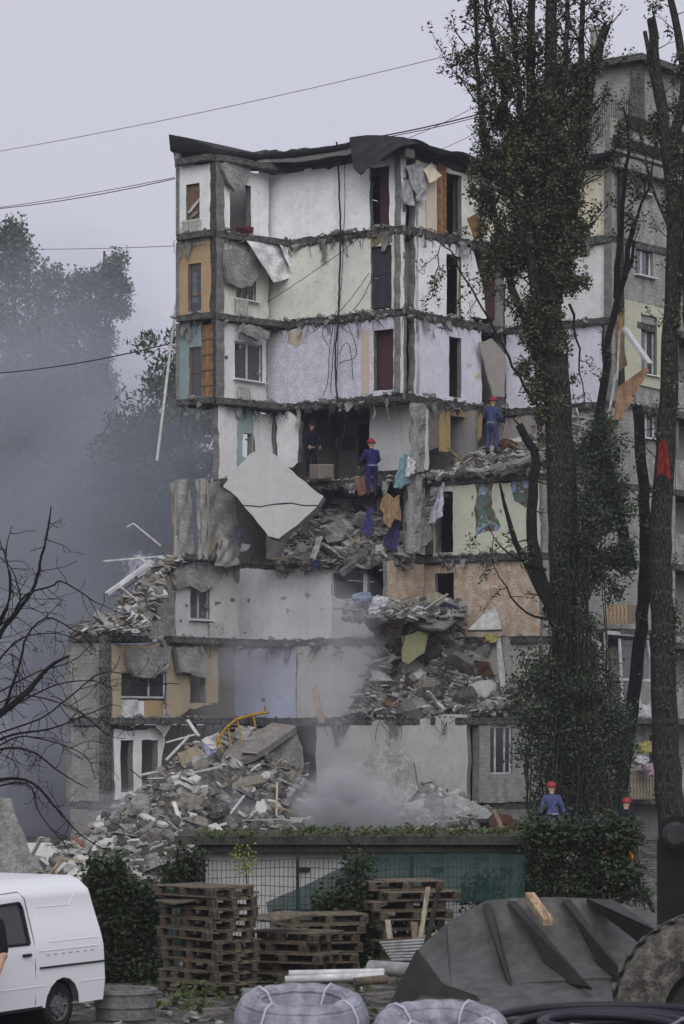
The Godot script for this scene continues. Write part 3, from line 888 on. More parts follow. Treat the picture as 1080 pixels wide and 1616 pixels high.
func roof_parts(P0: Vector2, Q: Vector2, R0: Vector2) -> void:
	var A: Dictionary = PL.A; var B: Dictionary = PL.B; var R: Dictionary = PL.R; var C: Dictionary = PL.C
	# sagging eave over wall A: upper edge and underside follow the torn slab
	var F2 := shifted(A, 0.75)
	var top := [268, 213, 300, 219, 345, 236, 410, 244, 470, 239, 545, 228, 560, 222]
	var low := [276, 262, 300, 258, 345, 256, 410, 257, 470, 255, 545, 242, 560, 238]
	var rows := []
	for i in 4:
		var row := []
		for j in 41:
			var t := j / 40.0
			var a := lerp_path(top, t)
			var b := lerp_path(low, t)
			var c := a.lerp(b, [0.0, 0.5, 0.6, 1.0][i])
			var q := sy(F2, c.x, c.y)
			row.append(w3(F2, q.x, q.y + rr(-0.015, 0.015), [0.0, 0.05, -0.25, -0.75][i]))
		rows.append(row)
	var mb := MB.new(); mb.grid(rows, 0.05)
	part(mb, "sagging_eave", mats.tar, house)
	mb = MB.new()
	rows = []
	for i in 3:
		var row := []
		for j in 41:
			var a := lerp_path(top, j / 40.0)
			var q := sy(F2, a.x, a.y)
			row.append(w3(F2, q.x, q.y + [0.02, 0.06, 0.1][i], [0.02, -1.6, -4.0][i]))
		rows.append(row)
	mb.grid(rows, 0.08); part(mb, "roof_sheet", mats.tar, house)
	# ragged concrete edge under the eave
	for a in [[400, 545, 232, 246], [278, 345, 258, 268], [345, 420, 248, 262], [560, 640, 232, 246]]:
		wall_poly(shifted(A, 0.35), px_poly(shifted(A, 0.35), [a[0], a[2] + 8, a[1], a[2], a[1], a[3], a[0], a[3] + 10]), [], 0.5, mats.conc_dark, 0.06, "roof_edge")
	var Fp := shifted(A, 0.8)
	wall_poly(Fp, px_poly(Fp, [405, 248, 440, 244, 470, 241, 510, 236, 545, 230, 560, 226, 560, 240, 545, 245, 520, 247, 470, 255, 440, 256, 408, 257]), [], 0.12, mats.conc, 0.03, "roof_parapet")
	# crumbling lump at the raised end
	lump(w3(F2, su(F2, 276), sy(F2, 276, 240).y, -0.2), Vector3(0.35, 1.1, 0.5), mats.conc, "broken_cornice", house, 5)
	# roofing felt flap
	var fl := MB.new()
	fl = sheet(shifted(A, 0.8), [552, 217, 580, 213, 610, 214, 640, 217, 662, 226], [566, 268, 577, 279, 590, 268, 615, 250, 640, 232], 0.0, 0.25, 0.03, 0.012, mats.felt, "roofing_felt", house, 20, 12)
	# eave over B and C
	for a in [[B, 640, 800, 236, 250], [C, 795, 972, 222, 238]]:
		var Pq := shifted(a[0], 0.5)
		rows = []
		for i in 3:
			var row := []
			for j in 21:
				var u := lerpf(a[1], a[2], j / 20.0)
				var s := su(Pq, u)
				row.append(w3(Pq, s, LV[8] + [0.16, -0.02, 0.02][i] + 0.08 * sin(j * 0.7), [0.0, 0.0, -0.5][i]))
			rows.append(row)
		mb = MB.new(); mb.grid(rows, 0.05); part(mb, "eave", mats.tar, house)
		rows = []
		for i in 2:
			var row := []
			for j in 11:
				row.append(w3(Pq, lerpf(su(Pq, a[1]), su(Pq, a[2]), j / 10.0), LV[8] + 0.17, [0.0, -4.5][i]))
			rows.append(row)
		mb = MB.new(); mb.grid(rows, 0.06); part(mb, "roof_sheet", mats.tar, house)
	# cornice and gutters of the street facade, with a taller block behind
	var s0 := su(R, 962)
	for a in [[0.0, 0.55, 0.18, mats.conc_light], [0.62, 0.3, 0.07, mats.tar]]:
		mb = MB.new()
		mb.bar(w3(R, s0, LV[8] + a[0], a[1] * 0.5), w3(R, s0 + 12, LV[8] + a[0], a[1] * 0.5), a[2], a[1], 0.01, Vector3.UP)
		part(mb, "cornice", a[3], house)
	wall_poly(shifted(R, 0.02), rect(Vector2(s0, LV[8] + 0.1), Vector2(s0 + 12, LV[8] + 1.35)), [], 0.2, mats.tile, 0.0, "parapet")
	mb = MB.new(); mb.bar(w3(R, s0 + 1.0, LV[8] + 1.38, 0.1), w3(R, s0 + 12, LV[8] + 1.38, 0.1), 0.06, 0.4, 0.005)
	part(mb, "parapet_cap", mats.tar, house)
	var Hc := R0 + DB * 2.1 + DA * 0.4
	var H1 := plane(Hc, DA, -DB); var H2 := plane(Hc, DB, -DA)
	wall_poly(H1, rect(Vector2(0, LV[8]), Vector2(3.2, LV[8] + 3.55)), [], 0.2, mats.tile, 0.0, "attic_wall")
	wall_poly(H2, rect(Vector2(0, LV[8]), Vector2(10, LV[8] + 3.55)), [], 0.2, mats.tile, 0.0, "attic_wall")
	slab([Hc - DA * 0.45 - DB * 0.45, Hc - DA * 0.45 + DB * 10, Hc + DA * 3.4 + DB * 10, Hc + DA * 3.4 - DB * 0.45], LV[8] + 3.77, 0.22, 0.0, "attic_roof", mats.tar)
	mb = MB.new(); mb.bar(w3(H1, -0.03, LV[8] + 0.1, 0.03), w3(H1, -0.03, LV[8] + 3.5, 0.03), 0.34, 0.34, 0.01, n3(H1))
	part(mb, "corner_pipe_casing", mats.conc_dark, house)
	for i in 26:
		mb = MB.new()
		var s := 0.3 + i * 0.085
		mb.bar(w3(H1, s, LV[8] + 1.3, 0.05), w3(H1, s, LV[8] + 2.45, 0.05), 0.014, 0.014)
		part(mb, "railing_bar", mats.dark_steel, house)
	mb = MB.new()
	mb.lathe(Transform3D(Basis.IDENTITY, pp(941, 92, 95.5)), [Vector2(0.0, 1.05), Vector2(0.22, 1.05), Vector2(0.24, 0.9), Vector2(0.2, 0.88), Vector2(0.19, 0.0)], 14)
	part(mb, "vent_pipe", mats.conc_light, house)
	# downpipe at the end of the cross wall
	mb = MB.new()
	mb.tube(PackedVector3Array([w3(R, su(R, 975), LV[8], 0.12), w3(R, su(R, 975), LV[6] - 1.5, 0.12), w3(R, su(R, 977), LV[5] + 0.2, 0.14)]), PackedFloat32Array([0.11, 0.11, 0.11]), 10)
	part(mb, "downpipe", mats.dark_steel, house)

# irregular chunk: a squashed, dented ball of few faces
func lump_mesh(mb: MB, c: Vector3, s: Vector3, sd: int, rot := Basis.IDENTITY, seg := 7) -> void:
	var f := FastNoiseLite.new(); f.seed = sd; f.frequency = 1.1
	var rings := []
	for i in seg:
		var th := PI * i / (seg - 1.0)
		var row := PackedVector3Array()
		for j in seg + 3:
			var ph := TAU * j / (seg + 3)
			var d := Vector3(sin(th) * cos(ph), cos(th), sin(th) * sin(ph))
			var k := d / maxf(absf(d.x), maxf(absf(d.y), absf(d.z)))
			var q := d.lerp(k, 0.55) * (0.85 + 0.5 * f.get_noise_3dv(d * 1.6))
			row.append(c + rot * (q * s * 0.5))
		rings.append(row)
	for i in seg - 1:
		for j in seg + 3:
			var j2 := (j + 1) % (seg + 3)
			mb.quad(rings[i][j], rings[i][j2], rings[i + 1][j2], rings[i + 1][j], (rings[i][j] + rings[i + 1][j2]) * 0.5 - c)

func lump(c: Vector3, s: Vector3, m: Material, called: String, parent: Node3D, sd: int) -> void:
	var mb := MB.new(); lump_mesh(mb, c, s, sd, Basis.IDENTITY, 9)
	part(mb, called, m, parent)

# crumbs, rags and bent rods left along the torn floor edges
func edge_litter() -> void:
	var A: Dictionary = PL.A; var B: Dictionary = PL.B; var Z: Dictionary = PL.Z; var Y: Dictionary = PL.Y; var E: Dictionary = PL.E; var C: Dictionary = PL.C; var A0: Dictionary = PL.A0
	var rows := []
	for k in range(4, 8): rows.append([A, k, 636, 428, 46]); rows.append([B, k, 640, 790, 34]); rows.append([Z, k, 346, 430, 26]); rows.append([C, k, 800, 950, 16])
	for k in range(5, 8): rows.append([Y, k, 334, 281, 12])
	rows.append_array([[A, 2, 520, 380, 30], [A, 1, 600, 350, 30], [Z, 2, 376, 250, 34], [Z, 1, 345, 180, 40], [E, 3, 690, 845, 30], [E, 2, 690, 845, 26], [A0, 1, 735, 505, 30], [A, 3, 636, 430, 30], [Z, 3, 376, 262, 40]])
	for q in rows:
		var P: Dictionary = q[0]; var y: float = LV[q[1]]
		var mb := MB.new(); var rods := MB.new(); var rags := MB.new()
		for i in int(q[4]):
			var s := lerpf(su(P, q[2]), su(P, q[3]), rng.randf())
			var sz := rr(0.04, 0.2) * rr(0.5, 1.3)
			lump_mesh(mb, w3(P, s, y + sz * 0.25 - (rr(0.05, 0.3) if rng.randf() < 0.35 else 0.0), rr(-0.05, 0.28)), Vector3(sz * rr(0.8, 2.2), sz * rr(0.5, 1.2), sz), rng.randi() % 999, any_basis(0.6), 4)
			if i % 2 == 0:
				var a := w3(P, s + rr(-0.4, 0.4), y - rr(0.05, 0.2), 0.1)
				var p := PackedVector3Array([a]); var d := Vector3(rr(-0.5, 0.5), rr(-0.8, 0.35), rr(0, 0.5))
				for e in 4:
					d = (d + Vector3(rr(-0.4, 0.4), rr(-0.5, 0.1), rr(-0.3, 0.3))).normalized()
					p.append(p[e] + d * rr(0.06, 0.2))
				rods.tube(p, taper(5, 0.011, 0.008), 4, false)
			if i % 9 == 0:
				var h := rr(0.1, 0.75); var w := rr(0.03, 0.2)
				var g := []
				for e in 4:
					var row := []
					for f in 3: row.append(w3(P, s + w * (f - 1) * (1.0 - e * 0.2) + 0.04 * sin(e * 2.0 + i), y - 0.12 - h * e / 3.0, 0.14 + 0.05 * sin(e * 1.7 + f + i)))
					g.append(row)
				rags.grid(g, 0.008)
		tag(part(mb, "crumbs", mats.conc if q[1] % 2 else mats.conc_light, house), "", "", "", "stuff")
		tag(part(rods, "bent_rods", mats.dark_steel, house), "", "", "", "stuff")
		if rags.v.size(): tag(part(rags, "torn_strips", [mats.conc, mats.rag_grey, mats.conc_light][rng.randi() % 3], house), "", "", "", "stuff")

func ruin_details() -> void:
	var A: Dictionary = PL.A; var B: Dictionary = PL.B; var Z: Dictionary = PL.Z; var Y: Dictionary = PL.Y; var E: Dictionary = PL.E; var X: Dictionary = PL.X
	# concrete lumps still hanging from floors
	for a in [[Z, [350, 258, 362, 252, 395, 258, 396, 276, 384, 300, 372, 302, 362, 290, 352, 268], 0.25], [Z, [358, 394, 380, 392, 413, 410, 412, 432, 398, 452, 380, 455, 362, 446, 357, 420], 0.3], [Z, [384, 512, 410, 515, 426, 524, 424, 536, 408, 538, 392, 530, 380, 524], 0.45], [Z, [206, 1024, 240, 1022, 272, 1020, 268, 1050, 245, 1070, 215, 1068, 206, 1048], 0.35], [Z, [278, 1022, 320, 1020, 328, 1048, 326, 1072, 300, 1062, 284, 1062], 0.3], [Z, [300, 890, 345, 888, 340, 925, 318, 935, 300, 925, 280, 930, 276, 905], 0.2]]:
		panel(a[0], a[2], a[1], 0.14, mats.conc_pale, "hanging_slab_piece", house, 0.03, mats.conc)
	# storey edges of torn floor: crushed ribs hanging off each slab edge
	for k in range(2, 8):
		for q in [[A, 636, 425, 0.06], [B, 640, 795, 0.06]]:
			if k == 3 and q[0] == A: continue
			if k <= 3 and q[0] == B: continue
			var Pq: Dictionary = shifted(q[0], q[3])
			var pts := PackedVector2Array()
			var s0 := su(Pq, q[1]); var s1 := su(Pq, q[2])
			var jn := FastNoiseLite.new(); jn.seed = k * 7 + int(s1); jn.frequency = 0.8; jn.fractal_octaves = 4
			for i in 91: pts.append(Vector2(lerpf(s0, s1, i / 90.0), LV[k] + 0.02 + 0.07 * jn.get_noise_1d(i * 0.35)))
			for i in 91: pts.append(Vector2(lerpf(s1, s0, i / 90.0), LV[k] - 0.2 - maxf(-0.04, 0.34 * jn.get_noise_1d(i * 0.22 + 90)) + rr(-0.02, 0.02)))
			wall_poly(Pq, pts, [], 0.16, mats.conc_dark, 0.0, "slab_edge")
	# draped torn wall cladding on level 3
	for a in [[[263, 764, 280, 757, 296, 757], [268, 880, 280, 884, 298, 886], 0.1], [[296, 758, 306, 756, 318, 758], [298, 884, 304, 884, 312, 884], 0.3], [[322, 764, 340, 760, 356, 768, 366, 800], [312, 888, 330, 880, 350, 880, 368, 885], 0.15], [[326, 855, 336, 850, 346, 858], [318, 895, 338, 896, 358, 892], 0.45]]:
		sheet(Z, a[0], a[1], a[2], a[2] + 0.12, 0.07, 0.05, mats.conc_light, "torn_cladding", house, 12, 12)
	for a in [[312, 756, 313, 880], [262, 772, 258, 880], [330, 850, 312, 880]]:
		var mb := MB.new()
		mb.bar(w3(Z, su(Z, a[0]), sy(Z, a[0], a[1]).y, 0.4), w3(Z, su(Z, a[2]), sy(Z, a[2], a[3]).y, 0.45), 0.05, 0.05)
		part(mb, "batten", mats.old_wood, house)
	# rough pier bodies on level 3 and 4
	for a in [[A, 650, 668, 752, 872], [A, 657, 674, 640, 745]]:
		sheet(shifted(a[0], 0.3), [a[1], a[3], (a[1] + a[2]) / 2, a[3] - 4, a[2], a[3]], [a[1] + 2, a[4], (a[1] + a[2]) / 2, a[4] + 3, a[2] - 2, a[4]], 0.0, 0.05, 0.05, 0.25, mats.conc_light, "broken_pier", house, 8, 14)
	# level 2 left end: green curtain strip, pier, radiator
	wall_poly(Z, px_poly(Z, [243, 905, 262, 900, 274, 900, 278, 1010, 262, 1012, 250, 1000]), [], 0.2, mats.conc_light, 0.05, "pier")
	radiator(Z, 247, 980, 1009, 8, house, 0.0)
	# level 7 hanging rags of wallpaper near the corner
	for a in [[[640, 262, 655, 258, 668, 262], [646, 300, 656, 312, 668, 298]], [[655, 290, 668, 286], [652, 318, 668, 316]], [[636, 286, 650, 280], [632, 322, 648, 326]]]:
		sheet(shifted(B, 0.12), a[0], a[1], 0.0, 0.12, 0.04, 0.01, mats.rag_grey, "hanging_wallpaper", house, 8, 8)
	sheet(shifted(B, 0.2), [668, 268, 682, 256, 690, 272], [672, 290, 684, 284, 691, 278], 0.0, 0.15, 0.03, 0.01, mats.beige, "peeling_board", house, 8, 6)
	# balcony of the lower right facade with white glazed frames
	var R: Dictionary = PL.R
	var Rb := shifted(R, 0.9)
	var fr := MB.new()
	var pt := func(u: float, v: float) -> Vector3:
		var q := sy(Rb, u, v)
		return w3(Rb, q.x, q.y)
	for a in [[956, 998, 958, 1082, 0.16], [978, 1008, 982, 1108, 0.09], [1006, 1006, 1010, 1124, 0.09], [1022, 1010, 1036, 1130, 0.08], [978, 1072, 1028, 1074, 0.08], [985, 1126, 1038, 1130, 0.1], [929, 1006, 929, 1050, 0.09], [930, 1006, 948, 1018, 0.12], [945, 1020, 951, 1080, 0.08], [956, 998, 1024, 1004, 0.12]]:
		fr.bar(pt.call(a[0], a[1]), pt.call(a[2], a[3]), a[4], 0.07, 0.008, n3(R))
	part(fr, "balcony_window_frame", mats.white_paint, house)
	for a in [[983, 1010, 1006, 1072], [1010, 1010, 1024, 1072], [986, 1076, 1007, 1120]]:
		var q0 := sy(Rb, a[0], a[1]); var q1 := sy(Rb, a[2], a[3])
		var g := MB.new()
		g.box(Transform3D(Basis(Vector3(R.d.x, 0, -R.d.y), Vector3.UP, n3(R)), w3(Rb, (q0.x + q1.x) / 2, (q0.y + q1.y) / 2, -0.02)), Vector3(absf(q1.x - q0.x), q0.y - q1.y, 0.006))
		part(g, "pane", mats.glass, house)
	panel(Rb, -0.03, [1013, 1110, 1022, 1114, 1034, 1104, 1037, 1130, 1012, 1128], 0.03, mats.white_paint, "broken_sash_panel", house)
	slab([R.o + R.d * su(R, 940), R.o + R.d * su(R, 940) - DA * 1.0, R.o + R.d * su(R, 1040) - DA * 1.0, R.o + R.d * su(R, 1040)], LV[1] - 0.02, 0.16, 0.03, "balcony_slab")
	slab([R.o + R.d * su(R, 940), R.o + R.d * su(R, 940) - DA * 1.0, R.o + R.d * su(R, 1040) - DA * 1.0, R.o + R.d * su(R, 1040)], LV[2] + 0.3, 0.14, 0.03, "balcony_slab")
	for i in 9:
		var u := 956.0 + i * 6.0
		panel(Rb, 0.0, [u, 954, u + 5.4, 954.6, u + 5.4, 985, u, 984.4], 0.02, mats.plank_tan if i < 6 else mats.drab_brown, "balcony_board", house)
	# lower balcony with clothes thrown over it
	slab([R.o + R.d * su(R, 985), R.o + R.d * su(R, 985) - DA * 1.0, R.o + R.d * su(R, 1060) - DA * 1.0, R.o + R.d * su(R, 1060)], LV[0] - 0.02, 0.16, 0.03, "balcony_slab")
	for i in 10:
		var u := 996.0 + i * 5.0
		panel(Rb, 0.0, [u, 1215, u + 4.4, 1216, u + 4.4, 1262, u, 1261], 0.02, mats.old_wood, "balcony_board", house)
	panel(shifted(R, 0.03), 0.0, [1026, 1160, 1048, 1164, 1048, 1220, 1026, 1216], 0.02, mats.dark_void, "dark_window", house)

# ---------- rubble ----------
var chunk_meshes := []
var shard_meshes := []
var heap_mats := []

func make_chunks() -> void:
	for i in 8:
		var mb := MB.new()
		lump_mesh(mb, Vector3.ZERO, Vector3(rr(0.9, 1.3), rr(0.35, 0.8), rr(0.6, 1.0)), 100 + i, Basis.from_euler(Vector3(rr(-0.3, 0.3), 0, rr(-0.3, 0.3))), 5)
		chunk_meshes.append(mb.mesh())
	for i in 8:
		var p := PackedVector2Array()
		var m := 5 + i % 3
		for k in m:
			var a := TAU * (k + rr(-0.3, 0.3)) / m
			p.append(Vector2(cos(a) * rr(0.4, 0.75), sin(a) * rr(0.3, 0.5)))
		var f := MB.new(); var r := MB.new()
		extrude(f, r, jagged(p, 0.16, 0.03), [], Vector3(0, 0.06, 0), Vector3.RIGHT, Vector3(0, 0, -1), Vector3.UP, rr(0.1, 0.18))
		f.v.append_array(r.v); f.n.append_array(r.n); f.t.append_array(r.t)
		shard_meshes.append(f.mesh())
	heap_mats = [mats.conc, mats.conc_light, mats.conc_dark, mats.conc_pale,
		mat("brick_red", Color(0.24, 0.11, 0.075), 0.95, "concrete", 0.9, 1.0), mat("plaster_bit", Color(0.44, 0.43, 0.41), 0.95, "plaster", 0.9, 0.6), mat("mortar", Color(0.42, 0.38, 0.32), 0.95, "concrete", 0.8, 1.2)]

func pick_mat() -> Material:
	var x := rng.randf()
	return heap_mats[0] if x < 0.27 else heap_mats[1] if x < 0.47 else heap_mats[2] if x < 0.62 else heap_mats[3] if x < 0.74 else heap_mats[6] if x < 0.86 else heap_mats[5] if x < 0.95 else heap_mats[4]

func any_basis(tilt: float) -> Basis:
	return Basis.from_euler(Vector3(rr(-tilt, tilt), rr(0, TAU), rr(-tilt, tilt)))

# surf(a, b) -> Vector3 over the unit square; big pieces are things, the fine stuff one MultiMesh per kind of piece
func heap(surf: Callable, nu: int, nv: int, n_big: int, n_small: int, big: Vector2, where: String, label: String, sticks: int, dens: Callable) -> void:
	var rows := []
	for i in nv + 1:
		var row := []
		for j in nu + 1: row.append(surf.call(float(j) / nu, float(i) / nv))
		rows.append(row)
	var mb := MB.new(); mb.grid(rows)
	var o := part(mb, numbered("rubble"), mats.rubble, self)
	tag(o, "crushed grey rubble " + where, "rubble", "", "stuff")
	for i in n_big:
		var a := rng.randf(); var b := rng.randf()
		if not dens.call(a, b): continue
		var p: Vector3 = surf.call(a, b)
		var s := rr(big.x, big.y) * (1.0 if rng.randf() < 0.8 else 1.5)
		var m := MeshInstance3D.new(); m.name = numbered("concrete_fragment")
		var flat := rng.randf() < 0.5
		m.mesh = (shard_meshes if flat else chunk_meshes)[rng.randi() % 8]
		m.material_override = pick_mat()
		m.transform = Transform3D(any_basis(0.7 if flat else 0.5).scaled(Vector3.ONE * s), p + Vector3(0, s * 0.16, 0))
		add_child(m)
		tag(m, label, "rubble", "concrete fragments " + where)
	for i in sticks / 2:
		var a := rng.randf(); var b := rng.randf()
		if not dens.call(a, b): continue
		var p: Vector3 = surf.call(a, b)
		var m := MeshInstance3D.new(); m.name = numbered("household_scrap")
		m.mesh = shard_meshes[rng.randi() % 8]
		var pick: Array = [[mats.chipboard, "orange brown"], [mats.rust_board, "rust red"], [mats.white_wood, "white"], [mats.cloth_denim, "dull blue"], [mats.foam, "yellowish"], [mats.brown_dull, "brown"], [mats.white_wood, "white"]][rng.randi() % 7]
		m.material_override = pick[0]
		var s := rr(0.25, 0.8)
		m.transform = Transform3D(any_basis(0.9).scaled_local(Vector3(s, s * 0.35, s * rr(0.4, 1.0))), p + Vector3(0, 0.1 + s * 0.1, 0))
		add_child(m)
		tag(m, "%s household scrap in the rubble %s" % [pick[1], where], "scrap", "household scraps " + where)
	for i in sticks:
		var a := rng.randf(); var b := rng.randf()
		if not dens.call(a, b): continue
		var p: Vector3 = surf.call(a, b)
		var L := rr(0.6, 2.0)
		var d := Vector3(rr(-1, 1), rr(-0.25, 0.7), rr(-0.6, 0.6)).normalized() * L
		var st := MB.new()
		var x := rng.randf()
		if x < 0.75:
			st.bar(p - d * 0.4 + Vector3(0, 0.12, 0), p + d * 0.6 + Vector3(0, 0.12, 0), rr(0.05, 0.14), rr(0.025, 0.05), 0.004)
			solo(st, "plank", [mats.old_wood, mats.white_wood, mats.plank_tan, mats.old_wood][rng.randi() % 4], "splintered plank sticking out of the rubble " + where, "plank", "planks " + where)
		else:
			var q := PackedVector3Array(); var rad := PackedFloat32Array()
			for k in 6:
				q.append(p + d * (k / 5.0) + Vector3(rr(-0.08, 0.08), 0.05 + 0.1 * sin(k * 1.1) * L, rr(-0.08, 0.08))); rad.append(0.016)
			st.tube(q, rad, 5)
			solo(st, "rebar", mats.dark_steel, "bent steel rod sticking out of the rubble " + where, "rebar", "steel rods " + where)
	# splinters, laths and bent sheet, too small to pick apart
	for kind in 4:
		var mm := MultiMesh.new(); mm.transform_format = MultiMesh.TRANSFORM_3D
		var tr := []
		for i in n_small / 34:
			var a := rng.randf(); var b := rng.randf()
			if not dens.call(a, b): continue
			var p: Vector3 = surf.call(a, b)
			var e := Basis.from_euler(Vector3(rr(-0.6, 0.6), rr(0, TAU), rr(-0.35, 0.35)))
			var sc := Vector3(rr(0.2, 1.3) * rr(0.5, 1.0), rr(0.015, 0.05), rr(0.03, 0.14)) if kind < 3 else Vector3(rr(0.2, 0.8), 0.025, rr(0.15, 0.5))
			tr.append(Transform3D(e.scaled_local(sc), p + Vector3(0, rr(0.04, 0.2), 0)))
		var bm := MB.new(); bm.box(Transform3D.IDENTITY, Vector3.ONE)
		mm.mesh = bm.mesh()
		mm.instance_count = tr.size()
		for i in tr.size(): mm.set_instance_transform(i, tr[i])
		var mi := MultiMeshInstance3D.new(); mi.name = numbered("debris")
		mi.multimesh = mm
		mi.material_override = [mats.old_wood, mats.dusty_white, mats.conc_light, mats.dusty_sheet][kind]
		add_child(mi)
		tag(mi, "splintered laths and scraps of sheet " + where, "debris", "", "stuff")
	for kind in 6:
		var mm := MultiMesh.new(); mm.transform_format = MultiMesh.TRANSFORM_3D
		var tr := []
		for i in n_small / 6:
			var a := rng.randf(); var b := rng.randf()
			if not dens.call(a, b): continue
			var p: Vector3 = surf.call(a, b)
			var s := rr(0.08, 0.55) * rr(0.35, 1.0)
			tr.append(Transform3D(any_basis(0.9).scaled(Vector3(s, s, s * rr(0.5, 1.2))), p + Vector3(0, s * 0.2 + rr(0, 0.06), 0)))
		mm.mesh = [chunk_meshes[0], shard_meshes[1], chunk_meshes[3], shard_meshes[4], chunk_meshes[5], shard_meshes[6]][kind]
		mm.instance_count = tr.size()
		for i in tr.size(): mm.set_instance_transform(i, tr[i])
		var mi := MultiMeshInstance3D.new(); mi.name = numbered("rubble")
		mi.multimesh = mm
		mi.material_override = [heap_mats[0], heap_mats[1], heap_mats[2], heap_mats[5], heap_mats[6], heap_mats[3]][kind]
		add_child(mi)
		tag(mi, "small broken concrete and plaster crumbs " + where, "rubble", "", "stuff")

func interp(t: Array, x: float) -> float:
	for i in range(2, t.size(), 2):
		if x <= t[i]:
			return lerpf(t[i - 1], t[i + 1], clampf((x - t[i - 2]) / (t[i] - t[i - 2]), 0, 1))
	return t[t.size() - 1]

# flat broken slab through a picture outline on a tilted plane
func tilted(pts: Array, cu: float, cv: float, d: float, nrm: Vector3, th: float, m: Material, jag := 0.04, edge: Material = null) -> Array:
	var O := pp(cu, cv, d)
	var N := nrm.normalized()
	var X := Vector3.UP.cross(N).normalized()
	if X.length() < 0.1: X = Vector3.RIGHT
	var Yv := N.cross(X)
	var eye := Vector3(0, EYE, 0)
	var poly := PackedVector2Array()
	for i in range(0, pts.size(), 2):
		var dir := pp(pts[i], pts[i + 1], 1.0) - eye
		var t := (O - eye).dot(N) / dir.dot(N)
		var q := eye + dir * t - O
		poly.append(Vector2(q.dot(X), q.dot(Yv)))
	var f := MB.new(); var r := MB.new()
	extrude(f, r, jagged(poly, 0.25, jag), [], O, X, Yv, N, th)
	return [f, r, m, edge if edge else mats.conc]

func big_slab(called: String, label: String, cat: String, t: Array, group := "") -> MeshInstance3D:
	var o := two(t[0], t[1], numbered(called), t[2], t[3], self)
	tag(o, label, cat, group)
	return o

